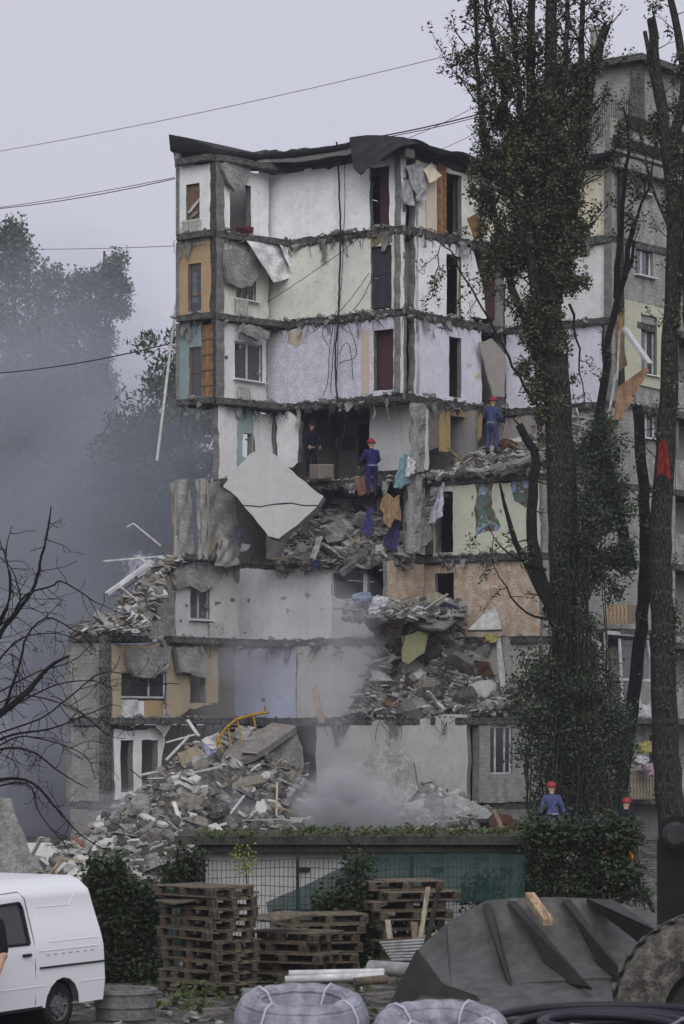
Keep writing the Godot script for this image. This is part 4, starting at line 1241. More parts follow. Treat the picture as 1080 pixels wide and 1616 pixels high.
func build_rubble() -> void:
	make_chunks()
	mat("chipboard", Color(0.3, 0.2, 0.11), 0.8, "wood", 0.7, 0.4); mat("rust_board", Color(0.24, 0.12, 0.075), 0.85, "wood", 0.7, 0.4)
	mat("cloth_denim", Color(0.2, 0.24, 0.36), 0.95, "cloth", 0.5, 0.8); mat("foam", Color(0.5, 0.49, 0.35), 0.95, "concrete", 0.8, 0.8)
	var everywhere := func(_a: float, _b: float) -> bool: return true
	mat("rubble", Color(0.3, 0.285, 0.265), 0.98, "ground", 0.9, 1.8)
	mat("dusty_white", Color(0.6, 0.59, 0.56), 0.95, "worn", 0.7, 0.3); mat("dusty_sheet", Color(0.48, 0.46, 0.43), 0.95, "worn", 0.7, 0.3)
	var f := FastNoiseLite.new(); f.seed = 11; f.frequency = 0.55; f.fractal_octaves = 3
	var ridge := [-8.6, 0.0, -7.3, 0.35, -6.35, 1.45, -5.4, 2.2, -4.5, 2.9, -3.7, 3.3, -2.6, 3.4, -1.6, 2.9, -0.8, 1.35, 0.37, 0.8, 1.5, 0.9, 2.24, 1.45, 2.8, 1.85, 4.1, 1.1, 5.0, 0.75, 6.0, 0.6, 8.0, 0.5, 11.0, 0.5]
	var main := func(a: float, b: float) -> Vector3:
		var d := lerpf(60.0, 90.0, b)
		var x := lerpf(-8.6, 7.0, a) * (0.92 + 0.08 * d / 84.0)
		var toe := 60.0 if x < -4.6 else lerpf(60.0, 74.0, clampf((x + 4.6) / 1.5, 0, 1))
		var k := clampf((d - toe) / (84.5 - toe), 0, 1)
		if x < -4.6: k = lerpf(k, sqrt(k), 0.35)
		var y: float = interp(ridge, x) * k + k * 0.55 * f.get_noise_2d(x * 2.0, d * 2.0) + 0.15 * f.get_noise_2d(x * 6, d * 6)
		return Vector3(x, y - 0.12, -d)
	heap(main, 70, 60, 120, 5200, Vector2(0.3, 0.9), "at the foot of the building", "jagged grey concrete fragment in the big rubble heap at the foot of the building", 46, func(a: float, b: float) -> bool: return b > 0.35 or a < 0.35)
	var A: Dictionary = PL.A
	var mid := func(a: float, b: float) -> Vector3:
		var s := lerpf(-0.35, 5.0, a); var bb := lerpf(-0.4, 3.1, b)
		var k: float = smoothstep(-0.4, 1.9, bb)
		var y: float = LV[3] - 0.25 + k * (2.35 - 0.5 * smoothstep(2.5, 0.0, s) * 0.4) + 0.42 * f.get_noise_2d(s * 3.0 + 40, bb * 3.0)
		return w3(A, s, y, -bb)
	heap(mid, 44, 30, 95, 3000, Vector2(0.3, 0.95), "on the collapsed middle storey", "jagged concrete fragment in the rubble spilling from the collapsed middle storey", 36, everywhere)
	var E: Dictionary = PL.E
	var ledge := func(a: float, b: float) -> Vector3:
		var s := lerpf(-0.2, 4.35, a); var bb := lerpf(-0.2, 4.2, b)
		var k: float = smoothstep(-0.2, 4.0, bb)
		var y: float = LV[4] - 0.05 + k * lerpf(1.0, 1.9, a) + 0.3 * f.get_noise_2d(s * 3.0 + 90, bb * 3.0) * minf(1.0, bb + 0.6)
		return w3(E, s, y, -bb)
	heap(ledge, 40, 34, 60, 2400, Vector2(0.25, 0.8), "on the ledge over the pale green wall", "concrete fragment in the rubble lying on the ledge over the pale green wall", 34, everywhere)
	var casc := func(a: float, b: float) -> Vector3:
		var s := lerpf(-1.1, 4.1, a); var bb := lerpf(-2.6, -0.1 if s > 0.0 else -1.4, b)
		var k: float = smoothstep(-2.6, -0.3 if s > 0.0 else -1.5, bb)
		var top: float = interp([-2.0, 0.3, -1.2, 0.5, -0.8, 1.0, -0.3, 2.9, 0.3, 3.4, 1.2, 3.2, 1.7, 1.8, 2.4, 0.9, 4.1, 0.6], s)
		var y: float = LV[1] + 0.1 + k * top + 0.35 * f.get_noise_2d(s * 3.0 + 140, bb * 3.0)
		return w3(E, s, y, -bb)
	heap(casc, 40, 26, 55, 2400, Vector2(0.3, 0.9), "hanging below the orange wallpaper", "concrete fragment in the debris cascade below the orange wallpaper", 26, everywhere)
	var jut := func(a: float, b: float) -> Vector3:
		var q := pp(lerpf(545, 730, a), lerpf(975, 955, b), lerpf(87.9, 89.4, b))
		return q + Vector3(0, 0.22 * f.get_noise_2d(a * 14.0, b * 5.0) - 0.05, 0)
	heap(jut, 26, 8, 14, 700, Vector2(0.2, 0.6), "on the jutting floor slab", "concrete fragment lying on the jutting broken floor slab", 14, everywhere)
	var X: Dictionary = PL.X
	var shelf := func(a: float, b: float) -> Vector3:
		var s := lerpf(1.55, -1.4, a); var bb := lerpf(-0.1, 2.0, b)
		var top: float = interp([-1.4, 2.3, -0.6, 1.9, 0.2, 1.0, 0.9, 0.5, 1.55, 0.15], s)
		return w3(X, s, LV[2] + 0.02 + top * smoothstep(-0.1, 1.6, bb) + 0.2 * f.get_noise_2d(s * 3.0 + 200, bb * 3.0) * minf(1.0, bb + 0.5), -bb)
	heap(shelf, 24, 16, 26, 1200, Vector2(0.2, 0.7), "on the outer end of the ruin", "concrete fragment lying on the outer end of the ruin among the white beams", 30, everywhere)
	# --- slabs one can point at ---
	mat("slab_pale", Color(0.39, 0.385, 0.38), 0.95, "plaster", 1.7, 0.8)
	big_slab("slab_fragment", "upper half of the huge pale cracked slab leaning on the middle storey rubble", "slab", tilted([352, 768, 372, 740, 395, 716, 420, 708, 440, 722, 470, 752, 511, 783, 502, 797, 480, 797, 460, 793, 432, 795, 410, 799, 384, 797, 375, 785], 430, 780, 89.3, Vector3(-0.3, 0.42, 0.8), 0.22, mats.slab_pale, 0.03))
	big_slab("slab_fragment", "lower half of the huge pale cracked slab, its point hanging over the storey edge", "slab", tilted([385, 799, 410, 801, 432, 797, 460, 795, 480, 799, 501, 799, 470, 828, 440, 850, 424, 846, 400, 815], 430, 782, 89.25, Vector3(-0.32, 0.40, 0.8), 0.22, mats.slab_pale, 0.02))
	big_slab("slab_fragment", "long beige floor slab tilted on top of the heap beside the yellow railing", "slab", tilted([333, 1203, 380, 1165, 430, 1140, 468, 1146, 440, 1166, 400, 1192, 350, 1207], 400, 1172, 83.2, Vector3(-0.15, 0.85, 0.5), 0.2, mat("slab_beige", Color(0.4, 0.36, 0.32), 0.95, "concrete", 2.1, 0.8), 0.03))
	big_slab("slab_fragment", "dark broken slab face standing under the beige floor slab", "slab", tilted([398, 1196, 440, 1168, 466, 1150, 478, 1180, 474, 1232, 430, 1248, 420, 1215], 440, 1200, 83.6, Vector3(0.1, 0.1, 0.9), 0.3, mats.conc, 0.06))
	big_slab("slab_fragment", "grey triangular slab leaning against the ground floor wall in the dust", "slab", tilted([556, 1232, 600, 1168, 622, 1165, 652, 1202, 661, 1246, 640, 1272, 560, 1262], 610, 1220, 84.6, Vector3(-0.25, 0.25, 0.9), 0.24, mats.conc_pale, 0.03))
	big_slab("slab_fragment", "white slab lying at the far end of the heap near the bare tree", "slab", tilted([112, 1362, 128, 1338, 186, 1304, 189, 1313, 160, 1350, 140, 1366], 150, 1337, 74, Vector3(-0.2, 0.6, 0.8), 0.22, mat("slab_white", Color(0.6, 0.6, 0.58), 0.95, "concrete", 2.3, 0.8), 0.05))
	big_slab("slab_fragment", "narrow light slab lying just behind the white slab on the heap", "slab", tilted([128, 1334, 140, 1300, 164, 1291, 166, 1300, 150, 1322], 148, 1312, 77, Vector3(-0.3, 0.5, 0.8), 0.18, mats.conc_light, 0.05))
	big_slab("beam_fragment", "yellowish concrete beam lying across the heap below the torn window bays", "beam", tilted([222, 1255, 238, 1245, 272, 1234, 282, 1240, 280, 1252, 246, 1264, 228, 1268], 250, 1252, 81, Vector3(-0.1, 0.5, 0.85), 0.35, mat("beam_ochre", Color(0.48, 0.4, 0.29), 0.95, "concrete", 1.2, 1.0), 0.04))
	big_slab("block_fragment", "cracked beige block on the heap left of the small blue panel", "slab", tilted([280, 1188, 310, 1176, 322, 1190, 326, 1210, 305, 1216, 288, 1210], 303, 1196, 82, Vector3(-0.1, 0.5, 0.85), 0.3, mats.beam_ochre, 0.05))
	big_slab("torn_panel", "small pale blue panel stuck upright in the heap", "panel", tilted([321, 1176, 337, 1173, 342, 1192, 328, 1195], 331, 1184, 82.5, Vector3(0, 0.2, 1), 0.05, mat("blue_panel", Color(0.34, 0.38, 0.62), 0.8, "worn", 1.0, 0.3), 0.0))
	big_slab("torn_panel", "torn white panel lying under the beige floor slab", "panel", tilted([350, 1210, 385, 1208, 392, 1218, 390, 1228, 362, 1230, 356, 1220], 371, 1218, 82.5, Vector3(0, 0.6, 0.8), 0.06, mats.white_wood, 0.03))
	big_slab("slab_fragment", "white broken slab sloping down to the brick red lumps in the yard", "slab", tilted([698, 1262, 716, 1252, 740, 1262, 778, 1284, 770, 1292, 735, 1290, 715, 1285], 735, 1272, 82.5, Vector3(0.1, 0.75, 0.6), 0.16, mats.slab_white, 0.05))
	big_slab("slab_fragment", "small white slab half buried in the dust beside the triangular slab", "slab", tilted([612, 1290, 640, 1268, 672, 1260, 668, 1272, 640, 1288], 640, 1276, 83, Vector3(-0.2, 0.8, 0.5), 0.12, mats.slab_white, 0.04))
	big_slab("brick_lump", "brick red chunk of wall lying below the ground floor window", "rubble", tilted([772, 1300, 776, 1288, 806, 1286, 815, 1298, 808, 1312, 780, 1312], 794, 1300, 81.5, Vector3(0, 0.4, 0.9), 0.4, heap_mats[4], 0.05, heap_mats[4]))
	big_slab("slab_fragment", "big dark grey slab standing behind the white van", "slab", tilted([-14, 1258, 18, 1260, 30, 1300, 45, 1335, 57, 1378, 60, 1426, -14, 1426], 20, 1350, 60, Vector3(0.15, 0.1, 1), 0.25, mats.conc_light, 0.03))
	big_slab("slab_fragment", "white triangular slab lying on the edge below the orange wallpaper", "slab", tilted([738, 994, 762, 970, 784, 957, 788, 975, 792, 993], 768, 982, 87.6, Vector3(-0.3, 0.7, 0.7), 0.1, mats.white_wood, 0.01))
	big_slab("foam_block", "yellowish block lying below the dark opening in the orange wallpaper", "block", tilted([672, 955, 674, 938, 690, 934, 706, 942, 709, 956, 690, 960], 690, 948, 89, Vector3(-0.2, 0.3, 0.9), 0.4, mat("foam", Color(0.55, 0.54, 0.36), 0.95, "concrete", 0.8, 0.8), 0.03, mats.foam))
	big_slab("slab_fragment", "broken floor slab jutting out with bundles of clothes on it", "slab", tilted([545, 953, 562, 947, 600, 950, 640, 956, 636, 968, 600, 974, 570, 968, 552, 962], 600, 960, 88.6, Vector3(0.0, 0.9, 0.35), 0.07, mats.conc_light, 0.08))
	big_slab("slab_fragment", "tilted grey slab piece propped beside the jutting floor slab", "slab", tilted([640, 962, 690, 958, 716, 978, 700, 992, 660, 985], 676, 973, 88.4, Vector3(-0.25, 0.8, 0.5), 0.08, mats.conc, 0.08))
	big_slab("slab_fragment", "dark slab piece hanging down under the clothes bundles", "slab", tilted([572, 970, 606, 976, 612, 1010, 600, 1024, 590, 1000], 595, 992, 88.9, Vector3(-0.5, 0.2, 0.8), 0.08, mats.conc_dark, 0.08))
	big_slab("torn_panel", "torn lime green wallpapered panel hanging in the debris cascade", "panel", tilted([634, 1004, 660, 996, 676, 1000, 670, 1030, 645, 1048, 635, 1044], 652, 1020, 88.4, Vector3(-0.3, 0.1, 0.9), 0.06, mat("lime_paper", Color(0.4, 0.41, 0.2), 0.9, "paper", 0.9, 0.0), 0.04))
	big_slab("chipboard", "orange chipboard sheet standing in the middle storey rubble", "board", tilted([599, 802, 603, 786, 612, 778, 622, 786, 630, 780, 633, 822, 622, 818, 616, 834, 604, 822, 606, 810], 614, 805, 89.2, Vector3(-0.3, 0.3, 0.9), 0.03, mat("chipboard", Color(0.38, 0.24, 0.12), 0.8, "wood", 0.7, 0.4), 0.02))
	big_slab("chipboard", "rust red board standing behind the rescuer's legs", "board", tilted([560, 756, 584, 748, 590, 775, 566, 783], 575, 766, 90.6, Vector3(-0.3, 0.2, 0.9), 0.04, mat("rust_board", Color(0.28, 0.12, 0.07), 0.85, "wood", 0.7, 0.4), 0.01))
	big_slab("torn_panel", "white upright panel leaning at the edge of the debris cascade beside the ivy", "panel", tilted([784, 1006, 790, 1006, 800, 1090, 792, 1092, 786, 1050], 791, 1050, 87.4, Vector3(-0.3, 0.1, 0.9), 0.05, mats.white_wood, 0.01))
	big_slab("torn_panel", "grey upright panel leaning beside the white one at the ivy", "panel", tilted([792, 1006, 804, 1006, 818, 1088, 802, 1092], 804, 1048, 87.6, Vector3(0.4, 0.1, 0.9), 0.05, mats.conc_light, 0.01))
	big_slab("ceiling_sheet", "orange brown panel hanging over the edge of the wrecked balcony", "board", tilted([968, 662, 976, 610, 1022, 578, 1024, 584, 980, 662], 992, 622, 88.3, Vector3(-0.2, 0.5, 0.8), 0.05, mat("ply_orange", Color(0.36, 0.21, 0.12), 0.75, "wood", 1.1, 0.3), 0.01, mats.white_wood))
	big_slab("balcony_board", "brown sheet still fixed upright above the hanging orange panel", "board", tilted([972, 500, 986, 484, 986, 555, 990, 575, 972, 590], 980, 540, 88.8, Vector3(-0.5, 0.0, 0.8), 0.05, mat("ply_brown", Color(0.34, 0.22, 0.11), 0.8, "wood", 1.1, 0.3), 0.01, mats.white_wood))
	# loose beams: u0 v0 d0 u1 v1 d1 width thickness material label
	for a in [[163, 886, 88.5, 258, 878, 89, 0.13, 0.06, "white_wood", "longest white beam jutting sideways out of the torn wall end"],
		[200, 832, 89, 212, 826, 89, 0.1, 0.05, "white_wood", "short bent end of the thin white bar above the long white beam"],
		[210, 826, 89, 254, 862, 89.3, 0.1, 0.06, "white_wood", "thin white bar slanting down to the torn wall end"],
		[168, 938, 88, 240, 886, 88.6, 0.3, 0.12, "white_paint", "thick white slab beam slanting over the heap of beams"],
		[150, 968, 87.6, 205, 1005, 87.8, 0.55, 0.22, "slab_white", "broad white block lying at the outer corner of the ruin"],
		[178, 930, 88.2, 250, 940, 88.4, 0.07, 0.05, "old_wood", "thin grey batten crossing the heap of beams"],
		[208, 1000, 87.9, 236, 905, 88.6, 0.08, 0.05, "white_wood", "steep white batten in the heap of beams"],
		[222, 1000, 88, 214, 900, 88.6, 0.07, 0.05, "old_wood", "upright grey batten in the heap of beams"],
		[196, 990, 87.8, 262, 905, 88.4, 0.06, 0.05, "old_wood", "slanting grey batten beside the ribbed radiator"],
		[228, 990, 88, 244, 900, 88.9, 0.09, 0.05, "white_wood", "white window post standing beside the green strip"],
		[186, 985, 87.8, 225, 930, 88, 0.09, 0.06, "old_wood", "short grey beam under the thick white slab beam"],
		[278, 480, 92.6, 248, 728, 91.5, 0.09, 0.05, "white_wood", "long thin white pole leaning against the outer corner of the building"],
		[262, 1200, 82, 300, 1160, 82.3, 0.1, 0.06, "white_wood", "white bar sticking up out of the heap"],
		[262, 1172, 82.2, 312, 1158, 82.4, 0.09, 0.05, "white_wood", "white bar lying level on the heap"],
		[296, 1136, 83, 314, 1162, 82.6, 0.11, 0.05, "white_wood", "short white bar standing in the heap"],
		[395, 1262, 80, 412, 1318, 78, 0.08, 0.05, "old_wood", "grey plank standing upright above the shed roof"],
		[412, 1290, 79, 430, 1318, 78, 0.09, 0.05, "brown_board", "brown plank standing upright above the shed roof"],
		[972, 590, 88.2, 960, 660, 88, 0.07, 0.05, "white_wood", "thin white lath hanging beside the orange panel"],
		[978, 522, 88.4, 974, 600, 88.2, 0.06, 0.05, "white_wood", "thin white lath above the orange panel"],
		[986, 518, 88.2, 1026, 575, 87.6, 0.28, 0.1, "white_paint", "thick white plastic sill tilted on the wrecked balcony"],
		[497, 1085, 86.5, 508, 1142, 86.2, 0.2, 0.05, "plank_tan", "tan board leaning on the wall in the dust plume"],
		[843, 1160, 84, 880, 1230, 82, 0.08, 0.04, "white_wood", "white broken lath hanging among the ivy"],
		[770, 440, 91, 772, 486, 91, 0.03, 0.02, "dark_steel", "thin steel stub on the maroon wall"],
		[810, 735, 88, 900, 690, 88.8, 0.7, 0.1, "conc_pale", "pale slab sloping up behind the poplar trunk"],
		[760, 745, 88.4, 860, 712, 88.8, 0.1, 0.06, "conc_light", "long pale strip along the ledge edge"]]:
		var mb := MB.new()
		mb.bar(pp(a[0], a[1], a[2]), pp(a[3], a[4], a[5]), a[6], a[7], 0.01)
		solo(mb, "loose_batten", mats[a[8]], a[9], "beam")
	# yellow stair railing
	var mb := MB.new()
	var p := []
	for a in [[341, 1180], [346, 1165], [358, 1148], [374, 1135], [400, 1128], [424, 1124]]: p.append(pp(a[0], a[1], 82.6))
	var rail := thing("stair_railing", "bent yellow stair railing on top of the heap", "railing", pp(341, 1192, 82.6))
	mb.tube(PackedVector3Array(p), PackedFloat32Array([0.05, 0.05, 0.05, 0.05, 0.05, 0.05]), 7)
	part(mb, "handrail", mat("yellow_paint", Color(0.45, 0.29, 0.06), 0.6, "worn", 0.7, 0.3), rail)
	for a in [[346, 1165, 352, 1188], [360, 1148, 366, 1180], [375, 1135, 381, 1170], [400, 1128, 404, 1150], [418, 1125, 419, 1112]]:
		mb = MB.new(); mb.tube(PackedVector3Array([pp(a[0], a[1], 82.6), pp(a[2], a[3], 82.5)]), PackedFloat32Array([0.025, 0.025]), 6)
		part(mb, "baluster", mats.yellow_paint, rail)
	# sheets and cloth
	var Z: Dictionary = PL.Z
	cloth_sheet(shifted(Z, 0.55), [389, 380, 420, 384, 455, 386], [428, 446, 440, 444, 474, 430], 0.0, 0.1, 0.02, 0.02, mat("sheet_white", Color(0.82, 0.82, 0.83), 0.8, "cloth", 2.0, 0.2), "white_board", "big white sheet hanging out over the storey edge near the top", "sheet")
	cloth_sheet(shifted(Z, 0.7), [440, 384, 462, 388], [456, 430, 473, 430], 0.0, 0.1, 0.02, 0.02, mats.sheet_white, "white_board", "smaller white sheet tucked behind the big hanging sheet", "sheet")
	for a in [[E, 0.3, [707, 766, 709, 762], [690, 830, 702, 826, 714, 816], "sheet_lilac", Color(0.6, 0.6, 0.7), "curtain", "pale curtain blowing out of the dark doorway", "curtain"],
		[shifted(A, 0.5), 0.0, [636, 716, 644, 718, 652, 720], [628, 770, 640, 772, 654, 762], "cloth_cyan", Color(0.22, 0.36, 0.4), "cloth", "light blue cloth tangled on the broken pier", "cloth"],
		[shifted(A, 0.55), 0.1, [648, 720, 658, 728], [650, 756, 664, 748], "cloth_white", Color(0.6, 0.6, 0.6), "cloth", "white cloth strands beside the light blue cloth", "cloth"],
		[shifted(A, 0.6), 0.1, [374, 838, 384, 836], [372, 856, 386, 862], "cloth_violet", Color(0.28, 0.2, 0.46), "cloth", "violet cloth caught beneath the huge leaning slab", "cloth"],
		[shifted(A, 0.6), 0.1, [386, 858, 398, 860], [390, 872, 400, 870], "cloth_white", Color(0.6, 0.6, 0.6), "cloth", "white rag beside the violet cloth", "cloth"],
		[shifted(A, 0.6), 0.1, [505, 848, 512, 846], [502, 880, 508, 884], "cloth_white", Color(0.6, 0.6, 0.6), "cloth", "white rag hanging over the edge of the middle storey", "cloth"],
		[shifted(A, 0.6), 0.1, [502, 884, 507, 884], [501, 902, 506, 902], "cloth_blue", Color(0.06, 0.06, 0.2), "cloth", "dark blue rag hanging just under the white rag", "cloth"],
		[shifted(A, 0.4), 0.1, [584, 806, 592, 800], [582, 842, 594, 846], "cloth_blue", Color(0.06, 0.06, 0.2), "cloth", "navy cloth lying below the orange chipboard", "cloth"],
		[shifted(A, 0.4), 0.1, [622, 824, 636, 818], [614, 862, 636, 870], "cloth_indigo", Color(0.05, 0.045, 0.12), "cloth", "indigo cloth bundle hanging beside the broken pier", "cloth"]]:
		cloth_sheet(a[0], a[2], a[3], a[1], a[1] + 0.25, 0.07, 0.01, mat(a[4], a[5], 0.95, "cloth", 0.7, 0.6), a[6], a[7], a[8])
	for a in [[572, 945, 0.36, "cloth_denim", Color(0.22, 0.27, 0.42), "blue bundle of clothes on the jutting floor slab"], [600, 950, 0.3, "bag_white", Color(0.62, 0.62, 0.68), "white bag on the jutting floor slab"], [592, 962, 0.24, "bag_white", Color(0.62, 0.62, 0.68), "flat white bag at the front edge of the jutting floor slab"],
		[776, 1008, 0.26, "cloth_lime", Color(0.38, 0.35, 0.12), "yellow cloth ball at the top corner of the debris cascade"], [838, 1166, 0.2, "cloth_lime", Color(0.38, 0.35, 0.12), "x"], [1020, 1180, 0.34, "cloth_lime", Color(0.38, 0.35, 0.12), "yellow bundle hanging under the glazed balcony"],
		[1030, 1215, 0.4, "cloth_rose", Color(0.42, 0.3, 0.36), "dusty pink bedding thrown over the lowest balcony"], [1012, 1200, 0.28, "bag_white", Color(0.62, 0.62, 0.68), "white pillow on the lowest balcony"], [292, 1222, 0.16, "cloth_red", Color(0.35, 0.04, 0.05), "small red rag in the heap under the torn window bays"],
		[752, 352, 0.4, "brown_board", Color(0.3, 0.2, 0.1), "x"], [388, 366, 0.32, "cloth_wine", Color(0.1, 0.03, 0.03), "dark red upholstered heap in the niche of the top storey"], [390, 352, 0.2, "cloth_wine", Color(0.1, 0.03, 0.03), "x"]]:
		if a[5] == "x": continue
		var d: float = 88.0 if a[0] < 700 else 86.5
		if a[1] < 400: d = 92.4
		if a[1] > 1150: d = 86.8 if a[0] > 700 else 81.5
		if a[0] > 1000: d = 91.0
		var cm := MB.new(); lump_mesh(cm, pp(a[0], a[1], d), Vector3(a[2] * 1.9, a[2] * 1.2, a[2] * 1.4), int(a[0]), Basis.IDENTITY, 9)
		solo(cm, "bundle", mat(a[3], a[4], 0.95, "cloth", 0.5, 0.8), a[5], "bundle")
	# wooden drawer hanging at the top storey edge
	var dr := MB.new()
	dr.box(Transform3D(Basis.from_euler(Vector3(0.1, -0.6, 0.35)), pp(753, 357, 92)), Vector3(0.42, 0.72, 0.2), 0.01)
	solo(dr, "cabinet", mat("cab_brown", Color(0.3, 0.19, 0.08), 0.7, "wood", 0.8, 0.3), "small brown cabinet tipped over the edge of the top storey", "cabinet")
	# tv, sofa-like blocks in the dark room
	for a in [[545, 700, 92.6, 0.75, 0.42, 0.1, "dark_void", "television", "black television on the wall of the dark open room", "television"], [508, 745, 91.6, 0.6, 0.5, 0.6, "drab_brown", "armchair", "grey overturned armchair in the dark open room", "armchair"]]:
		var mb2 := MB.new(); mb2.box(Transform3D(Basis.from_euler(Vector3(0.05, 0.6, 0.05)), pp(a[0], a[1], a[2])), Vector3(a[3], a[4], a[5]), 0.04)
		solo(mb2, a[7], mats[a[6]], a[8], a[9])

func cloth_sheet(P: Dictionary, top: Array, bottom: Array, o0: float, o1: float, wave: float, th: float, m: Material, called: String, label: String, cat: String) -> void:
	var mb := sheet(P, top, bottom, o0, o1, wave, th, m, "", null, 12, 12)
	solo(mb, called, m, label, cat)

# ---------- plants ----------
var leaf_meshes := {}

func leaf_cluster(key: String, n: int, r: float, size: float, long := 1.0, droop := 0.0) -> ArrayMesh:
	if leaf_meshes.has(key): return leaf_meshes[key]
	var mb := MB.new()
	for i in n:
		var p := Vector3(rr(-1, 1), rr(-1, 1), rr(-1, 1))
		p = p.normalized() * r * pow(rng.randf(), 0.5)
		var bs := Basis.from_euler(Vector3(rr(-1.2, 1.2) - droop, rr(0, TAU), rr(-0.7, 0.7)))
		var s := size * rr(0.65, 1.25)
		var tip := p + bs * Vector3(0, 0, s * long); var a := p + bs * Vector3(-s * 0.42, s * 0.08, s * 0.42 * long); var b := p + bs * Vector3(s * 0.42, s * 0.08, s * 0.42 * long)
		mb.flat(p, a, tip, bs.y); mb.flat(p, tip, b, bs.y)
	leaf_meshes[key] = mb.mesh()
	return leaf_meshes[key]

func leaf_mat(key: String, col: Color) -> StandardMaterial3D:
	var m := mat(key, col, 0.6)
	m.vertex_color_use_as_albedo = true
	m.backlight_enabled = true
	m.backlight = Color(0.45, 0.5, 0.3)
	return m

# clusters set at points [pos, scale], joined into one foliage mesh
func leaves(pts: Array, me: ArrayMesh, m: Material, called: String, parent: Node3D, tone := 0.35, yellow := 0.1) -> MeshInstance3D:
	var src := me.surface_get_arrays(0)
	var sv: PackedVector3Array = src[Mesh.ARRAY_VERTEX]; var sn: PackedVector3Array = src[Mesh.ARRAY_NORMAL]
	var v := PackedVector3Array(); var n := PackedVector3Array(); var c := PackedColorArray()
	var cc := PackedColorArray(); cc.resize(sv.size())
	var o0: Vector3 = parent.position if parent != self else Vector3.ZERO
	for q in pts:
		var b := Basis.from_euler(Vector3(rr(-0.5, 0.5), rr(0, TAU), rr(-0.5, 0.5)))
		v.append_array(Transform3D(b.scaled(Vector3.ONE * float(q[1])), q[0] - o0) * sv)
		n.append_array(Transform3D(b, Vector3.ZERO) * sn)
		var t := 1.0 + rr(-tone, tone)
		var k := Color(t, t, t)
		if rng.randf() < yellow: k = Color(t * 1.7, t * 1.35, t * 0.8)
		cc.fill(k)
		c.append_array(cc)
	var ar := []; ar.resize(Mesh.ARRAY_MAX)
	ar[Mesh.ARRAY_VERTEX] = v; ar[Mesh.ARRAY_NORMAL] = n; ar[Mesh.ARRAY_COLOR] = c
	var am := ArrayMesh.new(); am.add_surface_from_arrays(Mesh.PRIMITIVE_TRIANGLES, ar); am.surface_set_material(0, m)
	var o := MeshInstance3D.new(); o.name = called; o.mesh = am
	parent.add_child(o, true)
	return o

func pxline(a: Array, d: float, jit := 0.0) -> PackedVector3Array:
	var p := PackedVector3Array()
	for i in range(0, a.size(), 2): p.append(pp(a[i], a[i + 1], d) + Vector3(0, 0, rr(-jit, jit)))
	return p

# resample a polyline smoothly
func smooth(p: PackedVector3Array, step: float, wob := 0.0) -> PackedVector3Array:
	var c := Curve3D.new()
	for i in p.size():
		var t := (p[mini(i + 1, p.size() - 1)] - p[maxi(i - 1, 0)]) / 6.0
		c.add_point(p[i], -t, t)
	var L := c.get_baked_length()
	var n := maxi(2, int(L / step))
	var r := PackedVector3Array()
	for i in n + 1:
		r.append(c.sample_baked(L * i / n) + Vector3(rr(-wob, wob), 0, rr(-wob, wob)))
	return r

func taper(n: int, r0: float, r1: float) -> PackedFloat32Array:
	var r := PackedFloat32Array()
	for i in n: r.append(lerpf(r0, r1, float(i) / maxf(1, n - 1)))
	return r

# a twig with side twigs; leaf points collected
func twig(mb: MB, lp: Array, o: Vector3, d: Vector3, L: float, r: float, depth: int, up: float, crook: float, leafy: float, lscale := 1.0) -> void:
	var p := PackedVector3Array([o]); var n := maxi(3, int(L / 0.22))
	var q := o
	for i in n:
		d = (d + Vector3(rr(-crook, crook), rr(-crook, crook) + up, rr(-crook, crook))).normalized()
		q += d * (L / n)
		p.append(q)
		if depth > 0 and i > 0 and rng.randf() < 0.6:
			var sd := (d + Vector3(rr(-1, 1), rr(-0.5, 0.6), rr(-1, 1)) * 0.8).normalized()
			twig(mb, lp, q, sd, L * rr(0.3, 0.6), r * 0.5, depth - 1, up, crook, leafy, lscale)
		if rng.randf() < leafy: lp.append([q + Vector3(rr(-0.1, 0.1), rr(-0.1, 0.1), rr(-0.1, 0.1)), lscale * rr(0.7, 1.3)])
	mb.tube(p, taper(p.size(), r, maxf(r * 0.3, 0.006)), 5 if r < 0.06 else 7, false)

func blob(lp: Array, u: float, v: float, d: float, ru: float, rv: float, n: int, depth := 0.7, sc := 1.0) -> void:
	# leaf points filling an ellipsoid, denser to the outside, clumped
	var k := d / F
	var clumps := []
	for i in maxi(3, n / 14):
		var e := Vector3(rr(-1, 1), rr(-1, 1), rr(-1, 1))
		e = e.normalized() * pow(rng.randf(), 0.45)
		clumps.append(e)
	for i in n:
		var e: Vector3 = clumps[rng.randi() % clumps.size()] + Vector3(rng.randfn(), rng.randfn(), rng.randfn()) * 0.14
		lp.append([pp(u, v, d) + Vector3(e.x * ru * k, e.y * rv * k, e.z * depth * ru * k), sc * rr(0.7, 1.3)])

